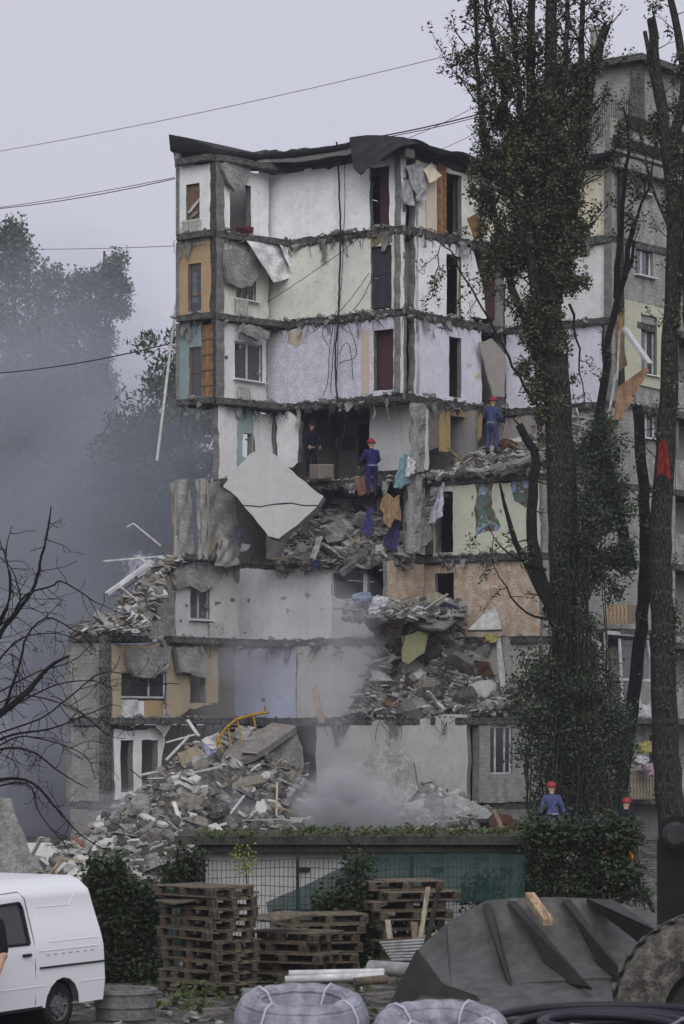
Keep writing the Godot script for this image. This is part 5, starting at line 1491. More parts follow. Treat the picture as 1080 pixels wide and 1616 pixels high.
func build_trees() -> void:
	mat("bark", Color(0.085, 0.075, 0.06), 0.97, "bark", 0.9, 1.6)
	mat("bark_dark", Color(0.035, 0.033, 0.03), 0.97, "bark", 0.7, 1.4)
	mat("bark_far", Color(0.06, 0.06, 0.055), 0.97, "bark", 1.2, 1.0)
	var poplar := leaf_mat("leaf_poplar", Color(0.085, 0.092, 0.05))
	var ivy := leaf_mat("leaf_ivy", Color(0.045, 0.065, 0.035))
	var bushm := leaf_mat("leaf_bush", Color(0.04, 0.058, 0.028))
	var farm := leaf_mat("leaf_far", Color(0.085, 0.105, 0.07))
	var acm := leaf_mat("leaf_acacia", Color(0.07, 0.1, 0.065))
	var weedm := leaf_mat("leaf_weed", Color(0.075, 0.095, 0.04))
	var cl_pop := leaf_cluster("pop", 10, 0.22, 0.095)
	var cl_ivy := leaf_cluster("ivy", 12, 0.24, 0.1)
	var cl_bush := leaf_cluster("bush", 16, 0.2, 0.052, 1.3)
	var cl_far := leaf_cluster("far", 24, 0.62, 0.17)
	var cl_ac := leaf_cluster("ac", 14, 0.5, 0.13, 2.2, 0.2)
	var cl_weed := leaf_cluster("weed", 8, 0.1, 0.07, 1.6, -0.5)
	# --- the big shattered poplar in front of the building ---
	var d := 79.0
	var t := thing("poplar_tree", "tall shattered poplar with many upright stems in front of the building", "tree", pp(905, 1356, d))
	var mb := MB.new(); var lp := []
	var trunk := smooth(pxline([908, 1356, 903, 1200, 893, 1000, 886, 850, 880, 700, 872, 560, 866, 480, 860, 400], d), 0.5, 0.02)
	mb.tube(trunk, taper(trunk.size(), 0.5, 0.24), 12)
	part(mb, "trunk", mats.bark, t)
	mb = MB.new()
	trunk = smooth(pxline([896, 1000, 900, 860, 893, 700, 884, 560], d - 0.15), 0.5, 0.03)
	mb.tube(trunk, taper(trunk.size(), 0.26, 0.2), 10); part(mb, "trunk", mats.bark, t)
	var stems := [[[868, 560, 832, 400, 806, 270, 792, 130, 770, 20, 764, -40], 0.17, 0.05], [[866, 500, 846, 320, 838, 160, 842, 0, 846, -40], 0.2, 0.1], [[864, 480, 864, 300, 868, 120, 873, -40], 0.24, 0.15], [[870, 470, 888, 300, 906, 190, 920, 70, 922, -40], 0.18, 0.06], [[872, 500, 902, 350, 918, 220, 938, 110, 957, 42], 0.17, 0.12], [[866, 600, 812, 460, 778, 320, 762, 200, 752, 90, 748, -40], 0.13, 0.04], [[860, 420, 826, 260, 818, 120, 800, -40], 0.12, 0.05], [[866, 430, 880, 250, 892, 100, 900, -40], 0.13, 0.06]]
	for s in stems:
		var p := smooth(pxline(s[0], d, 0.35), 0.45, 0.035)
		mb = MB.new()
		mb.tube(p, taper(p.size(), s[1], s[2]), 9)
		part(mb, "stem", mats.bark, t)
		var tw := MB.new()
		for i in range(2, p.size()):
			for rep in 3:
				if rng.randf() < 0.88:
					var v := HZ - (p[i].y - EYE) * F / d
					var L := rr(0.5, 1.7) * (1.0 if v > 130 else 0.7)
					var dir := Vector3(rr(-1, 1), rr(0.3, 1.1), rr(-1, 1)).normalized()
					twig(tw, lp, p[i], dir, L, 0.028, 1, 0.1, 0.22, 0.75 if v > 110 else 0.42)
		tag(part(tw, "twigs", mats.bark_dark, t), "", "", "", "stuff")
	# dead broken limbs lower down
	for s in [[[890, 1010, 858, 925, 842, 860, 842, 770, 848, 722, 832, 692, 821, 670], 0.2, 0.11], [[872, 960, 838, 905, 815, 855, 800, 812, 790, 765], 0.14, 0.035]]:
		var p := smooth(pxline(s[0], d - 0.6), 0.4, 0.03)
		mb = MB.new(); mb.tube(p, taper(p.size(), s[1], s[2]), 9); part(mb, "broken_limb", mats.bark_dark, t)
		var tw := MB.new()
		for i in range(3, p.size(), 2): twig(tw, lp, p[i], Vector3(rr(-1, 1), rr(-0.2, 0.8), rr(-0.3, 1)).normalized(), rr(0.4, 0.9), 0.03, 1, 0.0, 0.3, 0.16)
		tag(part(tw, "twigs", mats.bark_dark, t), "", "", "", "stuff")
	# hanging broken branches with a few leaves
	mb = MB.new()
	for s in [[842, 640, 800, 560, 735, 440, 700, 385, 690, 420, 680, 470], [870, 520, 840, 560, 822, 620], [900, 480, 912, 540, 918, 600, 922, 640], [860, 900, 800, 870, 770, 830], [880, 980, 820, 960, 775, 880]]:
		var p := smooth(pxline(s, d - 0.8), 0.3, 0.05)
		mb.tube(p, taper(p.size(), 0.045, 0.012), 5)
		for i in range(p.size() / 2, p.size()):
			if rng.randf() < 0.8: twig(mb, lp, p[i], Vector3(rr(-1, 1), rr(-1, 0.1), rr(-0.5, 0.5)).normalized(), rr(0.3, 0.8), 0.014, 1, -0.05, 0.25, 0.5)
	part(mb, "hanging_branch", mats.bark_dark, t)
	for e in [[845, 250, 78, 110, 1000], [838, 380, 76, 120, 1100], [858, 500, 56, 110, 900], [800, 230, 50, 95, 480], [770, 300, 34, 70, 220], [886, 300, 40, 140, 620], [868, 600, 36, 90, 260], [800, 120, 48, 80, 90], [905, 420, 28, 90, 260], [870, 150, 40, 90, 90], [740, 100, 26, 20, 40]]:
		for j in 9: blob(lp, e[0] + rng.randfn() * e[2] * 0.42, e[1] + rng.randfn() * e[3] * 0.5, d, e[2] * rr(0.2, 0.5), e[3] * rr(0.2, 0.5), int(e[4] * 0.115), 1.2)
	leaves(lp, cl_pop, poplar, "crown", t, 0.45, 0.12)
	# --- ivy wrapped round the trunks: one climbing plant ---
	var iv := thing("ivy_plant", "dark ivy climbing round the poplar trunks, thickest near the ground", "ivy", pp(925, 1356, 79))
	lp = []
	for e in [[950, 740, 48, 90, 420], [955, 830, 50, 70, 320], [925, 900, 50, 60, 260], [900, 960, 46, 60, 220], [900, 1050, 78, 70, 420], [880, 1130, 80, 90, 560], [940, 1150, 62, 100, 480], [900, 1240, 80, 80, 520], [960, 1240, 45, 70, 260], [905, 870, 22, 80, 90], [985, 900, 30, 70, 110]]:
		blob(lp, e[0], e[1], d - 0.4, e[2], e[3], e[4], 0.7)
	leaves(lp, cl_ivy, ivy, "foliage", iv, 0.4, 0.06)
	mb = MB.new()
	for i in 26:
		var u := rr(840, 985)
		var p := smooth(pxline([u, 1330, u + rr(-20, 20), 1200, lerpf(u, 915, 0.4) + rr(-15, 15), 1050, lerpf(u, 915, 0.6) + rr(-12, 12), rr(760, 960)], d - 0.9, 0.3), 0.5, 0.06)
		mb.tube(p, taper(p.size(), 0.03, 0.012), 5)
	part(mb, "vine", mats.bark, iv)
	# --- second and third trees at the edge ---
	var t2 := thing("poplar_tree", "straight poplar with a broken forked top in front of the street facade", "tree", pp(1062, 1345, 80.5))
	lp = []
	for s in [[[1064, 1345, 1052, 1180, 1046, 1000, 1042, 880, 1052, 700, 1060, 520, 1064, 400, 1060, 300, 1046, 190, 1036, 110, 1030, 28], 0.42, 0.13], [[1058, 240, 1082, 140, 1072, 60, 1054, -30], 0.16, 0.09], [[1040, 170, 1026, 96, 1017, 48], 0.08, 0.06], [[1056, 360, 1030, 300, 1018, 250, 1006, 190], 0.05, 0.02], [[1100, 700, 1084, 400, 1088, 150, 1096, -40], 0.2, 0.12]]:
		var p := smooth(pxline(s[0], 80.5, 0.15), 0.45, 0.03)
		mb = MB.new(); mb.tube(p, taper(p.size(), s[1], s[2]), 10)
		part(mb, "trunk" if s[1] > 0.3 else "stem", mats.bark, t2)
		var tw := MB.new()
		for i in range(2, p.size()):
			if i == 2 or rng.randf() < 0.7: twig(tw, lp, p[i], Vector3(rr(-1, 1), rr(0.2, 1), rr(-1, 1)).normalized(), rr(0.3, 1.0), 0.02, 1, 0.05, 0.25, 0.5)
		tag(part(tw, "twigs", mats.bark_dark, t2), "", "", "", "stuff")
	for e in [[1062, 270, 22, 90, 130], [1040, 210, 18, 60, 60], [1064, 480, 16, 100, 60], [1050, 980, 24, 90, 110], [1072, 150, 14, 80, 40]]: blob(lp, e[0], e[1], 80.5, e[2], e[3], e[4])
	leaves(lp, cl_pop, poplar, "crown", t2, 0.45, 0.1)
	var t3 := thing("poplar_tree", "thin crooked poplar beside the downpipe, sparsely leaved", "tree", pp(965, 1345, 82))
	lp = []
	for s in [[[965, 1345, 1012, 1000, 1016, 800, 1012, 700, 1005, 640], 0.22, 0.15], [[1000, 900, 950, 680, 956, 580, 968, 500, 984, 440, 992, 390, 1000, 350], 0.18, 0.07], [[976, 470, 976, 400, 984, 300, 992, 230, 986, 170], 0.1, 0.03], [[992, 390, 1010, 330, 1024, 300, 1030, 250], 0.06, 0.02], [[984, 440, 996, 420, 1002, 380], 0.07, 0.04]]:
		var p := smooth(pxline(s[0], 82, 0.15), 0.4, 0.04)
		mb = MB.new(); mb.tube(p, taper(p.size(), s[1], s[2]), 9); part(mb, "trunk", mats.bark_dark, t3)
		var tw := MB.new()
		for i in range(2, p.size()):
			if i == 2 or rng.randf() < 0.6: twig(tw, lp, p[i], Vector3(rr(-1, 1), rr(0.0, 1), rr(-1, 1)).normalized(), rr(0.3, 0.9), 0.018, 1, 0.05, 0.28, 0.4)
		tag(part(tw, "twigs", mats.bark_dark, t3), "", "", "", "stuff")
	for e in [[986, 240, 16, 70, 60], [995, 330, 14, 60, 40]]: blob(lp, e[0], e[1], 82, e[2], e[3], e[4])
	leaves(lp, cl_pop, poplar, "crown", t3, 0.45, 0.1)
	# --- bare dark tree at the frame's edge ---
	var t4 := thing("bare_tree", "bare dark tree with crooked branches in front of the smoke", "tree", pp(-40, 1450, 55))
	lp = []
	mb = MB.new()
	var bt := smooth(pxline([-46, 1450, -42, 1250, -34, 1080, -20, 960], 55), 0.4, 0.03)
	mb.tube(bt, taper(bt.size(), 0.28, 0.16), 9); part(mb, "trunk", mats.bark_dark, t4)
	for s in [[[-34, 1080, 0, 1000, 30, 960, 55, 920, 64, 890, 74, 850, 82, 800], 0.1, 0.02], [[-30, 1040, 10, 985, 40, 940, 80, 925, 100, 918, 150, 950], 0.05, 0.02], [[-30, 1140, 10, 1120, 45, 1090, 60, 1070, 90, 1045, 110, 1035], 0.14, 0.04], [[-36, 1160, 0, 1130, 30, 1050, 45, 1000, 75, 975, 100, 985, 140, 1010], 0.06, 0.015], [[-30, 1190, 20, 1180, 60, 1190, 90, 1215, 130, 1240], 0.05, 0.015], [[-36, 1240, 20, 1228, 60, 1240, 90, 1280, 130, 1320, 170, 1345], 0.06, 0.012], [[-38, 1185, 20, 1160, 80, 1150, 130, 1130, 170, 1115], 0.05, 0.015], [[-36, 1150, 30, 1110, 90, 1080, 150, 1075, 180, 1090], 0.04, 0.012], [[-30, 1060, -20, 1020, 10, 960, 15, 900, 0, 850], 0.05, 0.015], [[-38, 1200, 20, 1165, 60, 1165, 110, 1180, 140, 1200, 150, 1230], 0.035, 0.012], [[-40, 1250, 20, 1236, 50, 1240, 60, 1280, 100, 1330, 110, 1350], 0.035, 0.012], [[-36, 1170, 20, 1150, 70, 1130, 120, 1090, 170, 1060, 230, 1075, 285, 1080], 0.035, 0.01], [[-34, 1110, 20, 1080, 60, 1060, 120, 1040, 160, 1000, 200, 985], 0.03, 0.01], [[-34, 1090, -10, 1060, 30, 1010, 90, 1000, 120, 1010], 0.04, 0.012], [[-36, 1130, 20, 1100, 60, 1100, 120, 1120, 170, 1160, 200, 1165], 0.03, 0.01], [[-26, 1040, -10, 1000, 20, 930, 10, 880, 20, 830], 0.05, 0.012], [[-20, 1000, 30, 960, 20, 900, -10, 870], 0.04, 0.012]]:
		var p := smooth(pxline(s[0], 55, 0.2), 0.16, 0.014)
		mb = MB.new(); mb.tube(p, taper(p.size(), s[1] * 0.62, s[2] * 0.62), 7); part(mb, "branch", mats.bark_dark, t4)
		var tw := MB.new()
		for i in range(2, p.size()):
			if i == 2 or rng.randf() < 0.62: twig(tw, lp, p[i], Vector3(rr(-0.4, 1), rr(-0.9, 0.7), rr(-1, 1)).normalized(), rr(0.2, 0.85), 0.009, 2, -0.02, 0.35, 0.05, 0.6)
		tag(part(tw, "twigs", mats.bark_dark, t4), "", "", "", "stuff")
	for e in [[85, 1020, 26, 14, 10], [40, 985, 20, 10, 5], [165, 1090, 50, 30, 12]]: blob(lp, e[0], e[1], 55, e[2], e[3], e[4], 0.5, 0.6)
	leaves(lp, cl_bush, weedm, "foliage", t4, 0.3, 0.2)
	# --- hazy trees behind ---
	for a in [[22, 352, 150, 62, "broadest tall poplar in the haze at the picture's edge", 1400, 0], [80, 428, 155, 36, "slim poplar in the haze next to the broadest one", 620, 0], [118, 440, 152, 34, "slim poplar in the haze beside the spreading tree", 560, 0], [165, 396, 146, 44, "spreading tree with an open crown standing out against the sky", 0, 1], [172, 590, 170, 22, "small pointed poplar against the pale sky", 420, 0], [50, 560, 140, 80, "lower leafy tree in front of the tall poplars", 1000, 2], [135, 640, 142, 60, "second lower leafy tree under the spreading tree", 900, 2]]:
		var dd: float = a[2]
		var base := pp(a[0], HZ + EYE * F / dd, dd)
		var tt := thing("background_poplar" if a[6] == 0 else "background_tree", a[4], "tree", base, "hazy trees behind the smoke")
		var top := pp(a[0], a[1], dd)
		mb = MB.new(); lp = []
		var tk := smooth(PackedVector3Array([base, base.lerp(top, 0.4) + Vector3(0.3, 0, 0), top]), 1.5, 0.08)
		mb.tube(tk, taper(tk.size(), 0.42, 0.06), 8); part(mb, "trunk", mats.bark_far, tt)
		var k := dd / F
		if a[6] == 0:
			for i in int(a[5]):
				var h := pow(rng.randf(), 0.85)
				var w: float = a[3] * k * (0.25 + 0.9 * sin(PI * pow(1.0 - h, 0.55)) if h > 0.5 else 1.0) * (1.0 + 0.25 * sin(h * 31.0 + a[0]))
				if h > 0.85: w *= (1.0 - h) / 0.15 + 0.1
				var an := rr(0, TAU); var rad := sqrt(rng.randf())
				lp.append([base.lerp(top, 0.12 + 0.88 * h) + Vector3(cos(an) * w * rad, rr(-0.4, 0.4), sin(an) * w * rad), rr(0.8, 1.5)])
		elif a[6] == 1:
			for e in [[175, 425, 22, 28, 90], [150, 450, 26, 26, 90], [195, 440, 16, 18, 40], [185, 480, 20, 20, 60], [140, 500, 28, 36, 130], [165, 530, 22, 26, 80], [155, 590, 24, 40, 110], [165, 565, 18, 18, 50], [140, 650, 22, 50, 120]]: blob(lp, e[0], e[1], dd, e[2], e[3], e[4], 0.8, 0.9)
			var br := MB.new()
			for s in [[150, 640, 150, 540, 160, 480, 178, 420], [152, 600, 170, 520, 190, 470, 200, 440], [150, 560, 140, 500, 145, 450]]:
				var p := smooth(pxline(s, dd), 1.0, 0.05); br.tube(p, taper(p.size(), 0.18, 0.05), 6)
			part(br, "limb", mats.bark_far, tt)
		else:
			for i in int(a[5]):
				var e := Vector3(rng.randfn(), rng.randfn() * 1.0, rng.randfn()) * 0.45
				lp.append([pp(a[0], a[1] + 200, dd) + Vector3(e.x * a[3] * k * 1.1, e.y * 200 * k, e.z * a[3] * k), rr(0.9, 1.6)])
		leaves(lp, cl_far, farm, "crown", tt, 0.3, 0.04)
	for a in [[292, 610, 116, 60, 90, "feathery acacia showing beside the outer corner of the building"], [250, 700, 118, 62, 80, "feathery acacia with drooping boughs below the first one"], [320, 760, 112, 60, 80, "dense acacia right behind the leaning white pole"], [180, 800, 122, 80, 80, "dark acacia low in the smoke"], [60, 860, 126, 90, 110, "dim tree deep in the smoke at the picture's edge"], [250, 830, 112, 70, 60, "low acacia just above the heap of beams"], [150, 960, 120, 110, 90, "lowest dark tree behind the bare branches"]]:
		var dd: float = a[2]
		var tt := thing("acacia_tree", a[5], "tree", pp(a[0], HZ + EYE * F / dd, dd), "acacia trees behind the building")
		lp = []
		var k := dd / F
		for i in 26:
			var e := Vector3(rr(-1, 1), rr(-1, 1), rr(-1, 1)).normalized() * pow(rng.randf(), 0.4)
			var c := pp(a[0] + e.x * a[3], a[1] - e.y * a[4], dd) + Vector3(0, 0, e.z * a[3] * k)
			for j in 16:
				var q := Vector3(rng.randfn(), 0, rng.randfn()) * 0.75
				q.y = -0.16 * q.length_squared() + rr(-0.2, 0.2)
				lp.append([c + q, rr(0.8, 1.3)])
		leaves(lp, cl_ac, acm, "crown", tt, 0.35, 0.05)
		mb = MB.new()
		var bb := pp(a[0], HZ + EYE * F / dd, dd)
		var pt := smooth(PackedVector3Array([bb, bb + Vector3(0.3, 3, 0), pp(a[0], a[1], dd)]), 1.0, 0.06)
		mb.tube(pt, taper(pt.size(), 0.25, 0.08), 7); part(mb, "trunk", mats.bark_far, tt)
	# --- bushes near the shed ---
	for a in [["ivy_bush", "dark leafy bush growing over the fence behind the white van", [[165, 1400, 34, 40, 200], [195, 1430, 40, 60, 300], [170, 1480, 36, 60, 260], [215, 1490, 34, 60, 220], [180, 1520, 40, 30, 160]], 41.0], ["shrub", "shrub growing between the pallet stacks in front of the shed", [[550, 1430, 34, 50, 150], [545, 1480, 40, 40, 160], [520, 1500, 30, 26, 70], [570, 1370, 14, 60, 50]], 43.5], ["shrub", "dark shrub covering the far end of the shed", [[860, 1345, 44, 40, 200], [900, 1370, 60, 40, 280], [960, 1380, 60, 40, 240], [850, 1400, 50, 30, 160], [1000, 1350, 40, 40, 120], [770, 1400, 24, 30, 60], [868, 1312, 40, 16, 90], [930, 1318, 50, 18, 120], [975, 1322, 40, 16, 90]], 46.0], ["shrub", "small shrub at the shed's torn corner above the pallets", [[290, 1390, 24, 34, 90], [300, 1350, 14, 24, 30]], 46.0]]:
		var bt2 := thing(a[0], a[1], "bush", pp(a[2][0][0], HZ + EYE * F / a[3], a[3]))
		lp = []
		for e in a[2]:
			for j in 6: blob(lp, e[0] + rng.randfn() * e[2] * 0.55, e[1] + rng.randfn() * e[3] * 0.5, a[3], e[2] * rr(0.25, 0.7), e[3] * rr(0.25, 0.7), int(e[4] * 0.24), 0.9, rr(0.7, 1.5))
		leaves(lp, cl_bush, bushm, "foliage", bt2, 0.45, 0.1)
		mb = MB.new()
		for i in 14:
			var e: Array = a[2][rng.randi() % a[2].size()]
			var b0 := pp(e[0] + rr(-10, 10), HZ + EYE * F / a[3], a[3] + rr(-0.2, 0.2))
			var p := smooth(PackedVector3Array([b0, b0.lerp(pp(e[0], e[1], a[3]), 0.6) + Vector3(rr(-0.2, 0.2), 0, rr(-0.1, 0.1)), pp(e[0] + rr(-20, 20), e[1] - rr(0, 30), a[3])]), 0.2, 0.02)
			mb.tube(p, taper(p.size(), 0.016, 0.006), 4)
		part(mb, "stem", mats.bark, bt2)
	# bright young plant by the shed wall
	lp = []
	for i in 16: lp.append([pp(385 + rr(-12, 12), 1350 + rr(-14, 22), 45.5), rr(0.6, 0.9)])
	var yp := thing("young_plant", "bright yellow green plant growing on the shed wall", "plant", pp(388, 1395, 45.5))
	leaves(lp, cl_bush, leaf_mat("leaf_bright", Color(0.2, 0.24, 0.04)), "foliage", yp, 0.3, 0.3)
	mb = MB.new(); mb.tube(PackedVector3Array([pp(390, 1395, 45.6), pp(388, 1372, 45.6), pp(384, 1350, 45.5)]), PackedFloat32Array([0.012, 0.01, 0.006]), 5); part(mb, "stem", mats.bark, yp)
	# weeds on the shed roof and on the ground
	lp = []
	for i in 300:
		var u := rr(455, 850) if rng.randf() < 0.8 else rr(300, 455)
		var dd := rr(46.2, 48.2)
		lp.append([pp(u, 0, dd) * Vector3(1, 0, 1) + Vector3(0, 1.92 + rr(0.0, 0.09) * (1.0 if u > 455 else 0.2), 0), rr(0.5, 1.0)])
	var wd: Node = leaves(lp, cl_weed, weedm, numbered("weeds"), self, 0.5, 0.15)
	tag(wd, "low green weeds growing along the shed roof", "weeds", "", "stuff")
	lp = []
	for i in 260:
		var dd := rr(33.0, 43.0)
		var u := rr(230, 640)
		if rng.randf() < 0.35 or absf(u - 300) < 60 and dd > 36: lp.append([pp(u, 0, dd) * Vector3(1, 0, 1) + Vector3(0, rr(0.03, 0.12), 0), rr(0.7, 1.6)])
	wd = leaves(lp, cl_weed, weedm, numbered("weeds"), self, 0.5, 0.25)
	tag(wd, "sparse weeds on the trampled yard ground", "weeds", "", "stuff")
	# fallen branches over the shrubs
	for a in [[[960, 1322, 985, 1360, 1010, 1395, 1028, 1430, 1034, 1450], 0.07, "thick grey fallen limb leaning over the shrubs"], [[905, 1290, 925, 1330, 950, 1380, 990, 1420], 0.035, "thin fallen branch lying in the shrubs"], [[880, 1330, 905, 1345, 935, 1340], 0.03, "short stick lying on the shed's far end"], [[868, 1200, 846, 1250, 838, 1290], 0.025, "thin pale branch hanging in front of the ground floor wall"], [[846, 1150, 858, 1190, 890, 1240], 0.022, "pale snapped twig crossing the hanging branch"]]:
		var p := smooth(pxline(a[0], 48.0 if a[0][1] > 1280 else 78.0), 0.2, 0.02)
		mb = MB.new(); mb.tube(p, taper(p.size(), a[1], a[1] * 0.5), 7)
		solo(mb, "fallen_branch", mats.bark, a[2], "branch")

# ---------- the yard in front ----------
func gv(d: float) -> float:
	return HZ + EYE * F / d

func build_shed() -> void:
	var d := 47.0
	var s := thing("garden_shed", "long low shed with a mossy concrete roof edge behind the pallets", "shed", pp(560, gv(d), d))
	var x0 := pp(278, 0, d).x; var x1 := pp(880, 0, d).x
	var f := MB.new(); var r := MB.new()
	extrude(f, r, rect(Vector2(pp(318, 0, d).x, 0), Vector2(x1, 1.62)), [], Vector3(0, 0, -d), Vector3.RIGHT, Vector3.UP, Vector3(0, 0, 1), 0.2)
	two(f, r, "wall", mat("shed_wall", Color(0.44, 0.43, 0.42), 0.95, "plaster", 1.9, 0.8), mats.conc, s)
	# broken masonry at the torn end
	for i in 9:
		var mb := MB.new()
		lump_mesh(mb, pp(300 + rr(-20, 18), 1400 + rr(-30, 60), d + rr(-0.2, 0.4)), Vector3(rr(0.2, 0.45), rr(0.15, 0.3), 0.3), 300 + i, Basis.IDENTITY, 6)
		part(mb, "broken_masonry", mats.conc, s)
	# roof: two slabs with ragged mossy edge
	for a in [[x0, x1 + 0.4, 1.9, 0.14, 0.55], [x0 + 0.35, x1 + 0.3, 1.755, 0.12, 0.38]]:
		f = MB.new(); r = MB.new()
		extrude(f, r, jagged(rect(Vector2(a[0], d - a[4]), Vector2(a[1], d + 2.2)), 0.35, 0.035), [], Vector3(0, a[2], 0), Vector3.RIGHT, Vector3(0, 0, -1), Vector3.UP, a[3])
		two(f, r, "roof_slab", mat("moss_conc", Color(0.12, 0.125, 0.1), 0.98, "concrete", 0.7, 1.5), mats.moss_conc, s)
	f = MB.new()
	f.box(Transform3D(Basis.IDENTITY, Vector3((x0 + x1) / 2 + 0.4, 0.85, -d - 2.1)), Vector3(x1 - x0 - 1.0, 1.55, 0.15), 0.01)
	part(f, "wall", mats.shed_wall, s)
	for u in [480, 690, 800]:
		f = MB.new(); f.box(Transform3D(Basis.IDENTITY, pp(u, 1372, d - 0.06)), Vector3(0.2, 0.06, 0.1), 0.01); part(f, "vent_hole", mats.dark_void, s)
	# wire fence in front
	var fd := 45.9
	var w := thing("wire_fence", "sagging wire grid fence in front of the shed wall", "fence", pp(560, gv(fd), fd))
	var mb := MB.new()
	for i in 74:
		var u := 322.0 + i * 7.0 + rr(-0.6, 0.6)
		var a := pp(u, 1356 + 2 * sin(i * 0.4), fd); var b := pp(u + rr(-2, 2), 1478, fd)
		mb.tube(PackedVector3Array([a, a.lerp(b, 0.5) + Vector3(rr(-0.01, 0.01), 0, 0.02), b]), PackedFloat32Array([0.005, 0.005, 0.005]), 4, false)
	for j in 9:
		var p := PackedVector3Array()
		for i in 20: p.append(pp(320 + i * 27, 1357 + j * 14 + 2.5 * sin(i * 0.7 + j), fd + 0.01))
		mb.tube(p, taper(20, 0.005, 0.005), 4, false)
	part(mb, "wire_grid", mats.dark_steel, w)
	for u in [322, 470, 650, 828]:
		mb = MB.new(); mb.tube(PackedVector3Array([pp(u, gv(fd), fd + 0.05), pp(u, 1350, fd + 0.05)]), PackedFloat32Array([0.03, 0.03]), 8); part(mb, "post", mats.dark_steel, w)
	for a in [[430, 1437, 640, 1436], [640, 1418, 828, 1420]]:
		mb = MB.new(); mb.bar(pp(a[0], a[1], fd - 0.1), pp(a[2], a[3], fd - 0.1), 0.03, 0.04, 0.004); part(mb, "rail", mats.dark_steel, w)
	var nm := mat("net_green", Color(0.025, 0.055, 0.052), 0.85, "cloth", 0.4, 0.8)
	nm.transparency = BaseMaterial3D.TRANSPARENCY_ALPHA
	nm.albedo_color.a = 0.82
	for a in [[[420, 1424, 480, 1398, 540, 1368, 566, 1352], [428, 1470, 500, 1474, 540, 1474, 566, 1470], "dark green shade net slung up in a fold along the fence"], [[566, 1350, 640, 1348, 700, 1347, 770, 1346, 828, 1350], [566, 1436, 640, 1428, 700, 1424, 770, 1424, 828, 1422], "green shade net stretched flat over the fence beside the tall pallet stack"]]:
		var rows := []
		for i in 9:
			var row := []
			for j in 41:
				var q := lerp_path(a[0], j / 40.0).lerp(lerp_path(a[1], j / 40.0), i / 8.0)
				row.append(pp(q.x, q.y, fd - 0.22) + Vector3(0, 0, 0.05 * sin(j * 0.8 + i * 0.3) + 0.03 * sin(j * 2.1)))
			rows.append(row)
		mb = MB.new(); mb.grid(rows)
		solo(mb, "shade_net", nm, a[2], "net")
	# green net fence behind the van
	var rows := []
	for i in 9:
		var row := []
		for j in 25: row.append(pp(128 + j * 6.5, 1400 + i * 17 - 5 * sin(j * 0.3), 42.2) + Vector3(0, 0, 0.05 * sin(j * 0.9)))
		rows.append(row)
	mb = MB.new(); mb.grid(rows)
	solo(mb, "shade_net", nm, "dark green net hung behind the leafy bush by the van", "net")

func pallet() -> Node3D:
	var p := thing("pallet", "", "pallet")
	var L := 1.2; var W := 0.8
	for i in 5:
		var mb := MB.new(); mb.box(Transform3D(Basis.from_euler(Vector3(0, rr(-0.012, 0.012), 0)), Vector3(rr(-0.01, 0.01), 0.133, -W / 2 + 0.06 + i * (W - 0.12) / 4)), Vector3(L, 0.022, 0.1 if i % 2 else 0.13), 0.004)
		lpart(mb, "deck_board", mats.pallet_wood, p)
	for i in 3:
		var mb := MB.new(); mb.box(Transform3D(Basis.IDENTITY, Vector3(-L / 2 + 0.06 + i * (L - 0.12) / 2, 0.111, 0)), Vector3(0.1, 0.02, W), 0.004)
		lpart(mb, "cross_board", mats.pallet_wood, p)
		mb = MB.new(); mb.box(Transform3D(Basis.IDENTITY, Vector3(0, 0.011, -W / 2 + 0.06 + i * (W - 0.12) / 2)), Vector3(L, 0.022, 0.1), 0.004)
		lpart(mb, "bottom_board", mats.pallet_wood, p)
		for j in 3:
			mb = MB.new(); mb.box(Transform3D(Basis.IDENTITY, Vector3(-L / 2 + 0.07 + i * (L - 0.14) / 2, 0.0615, -W / 2 + 0.06 + j * (W - 0.12) / 2)), Vector3(0.13, 0.078, 0.1), 0.004)
			lpart(mb, "block", mats.pallet_wood_dark, p)
	return p

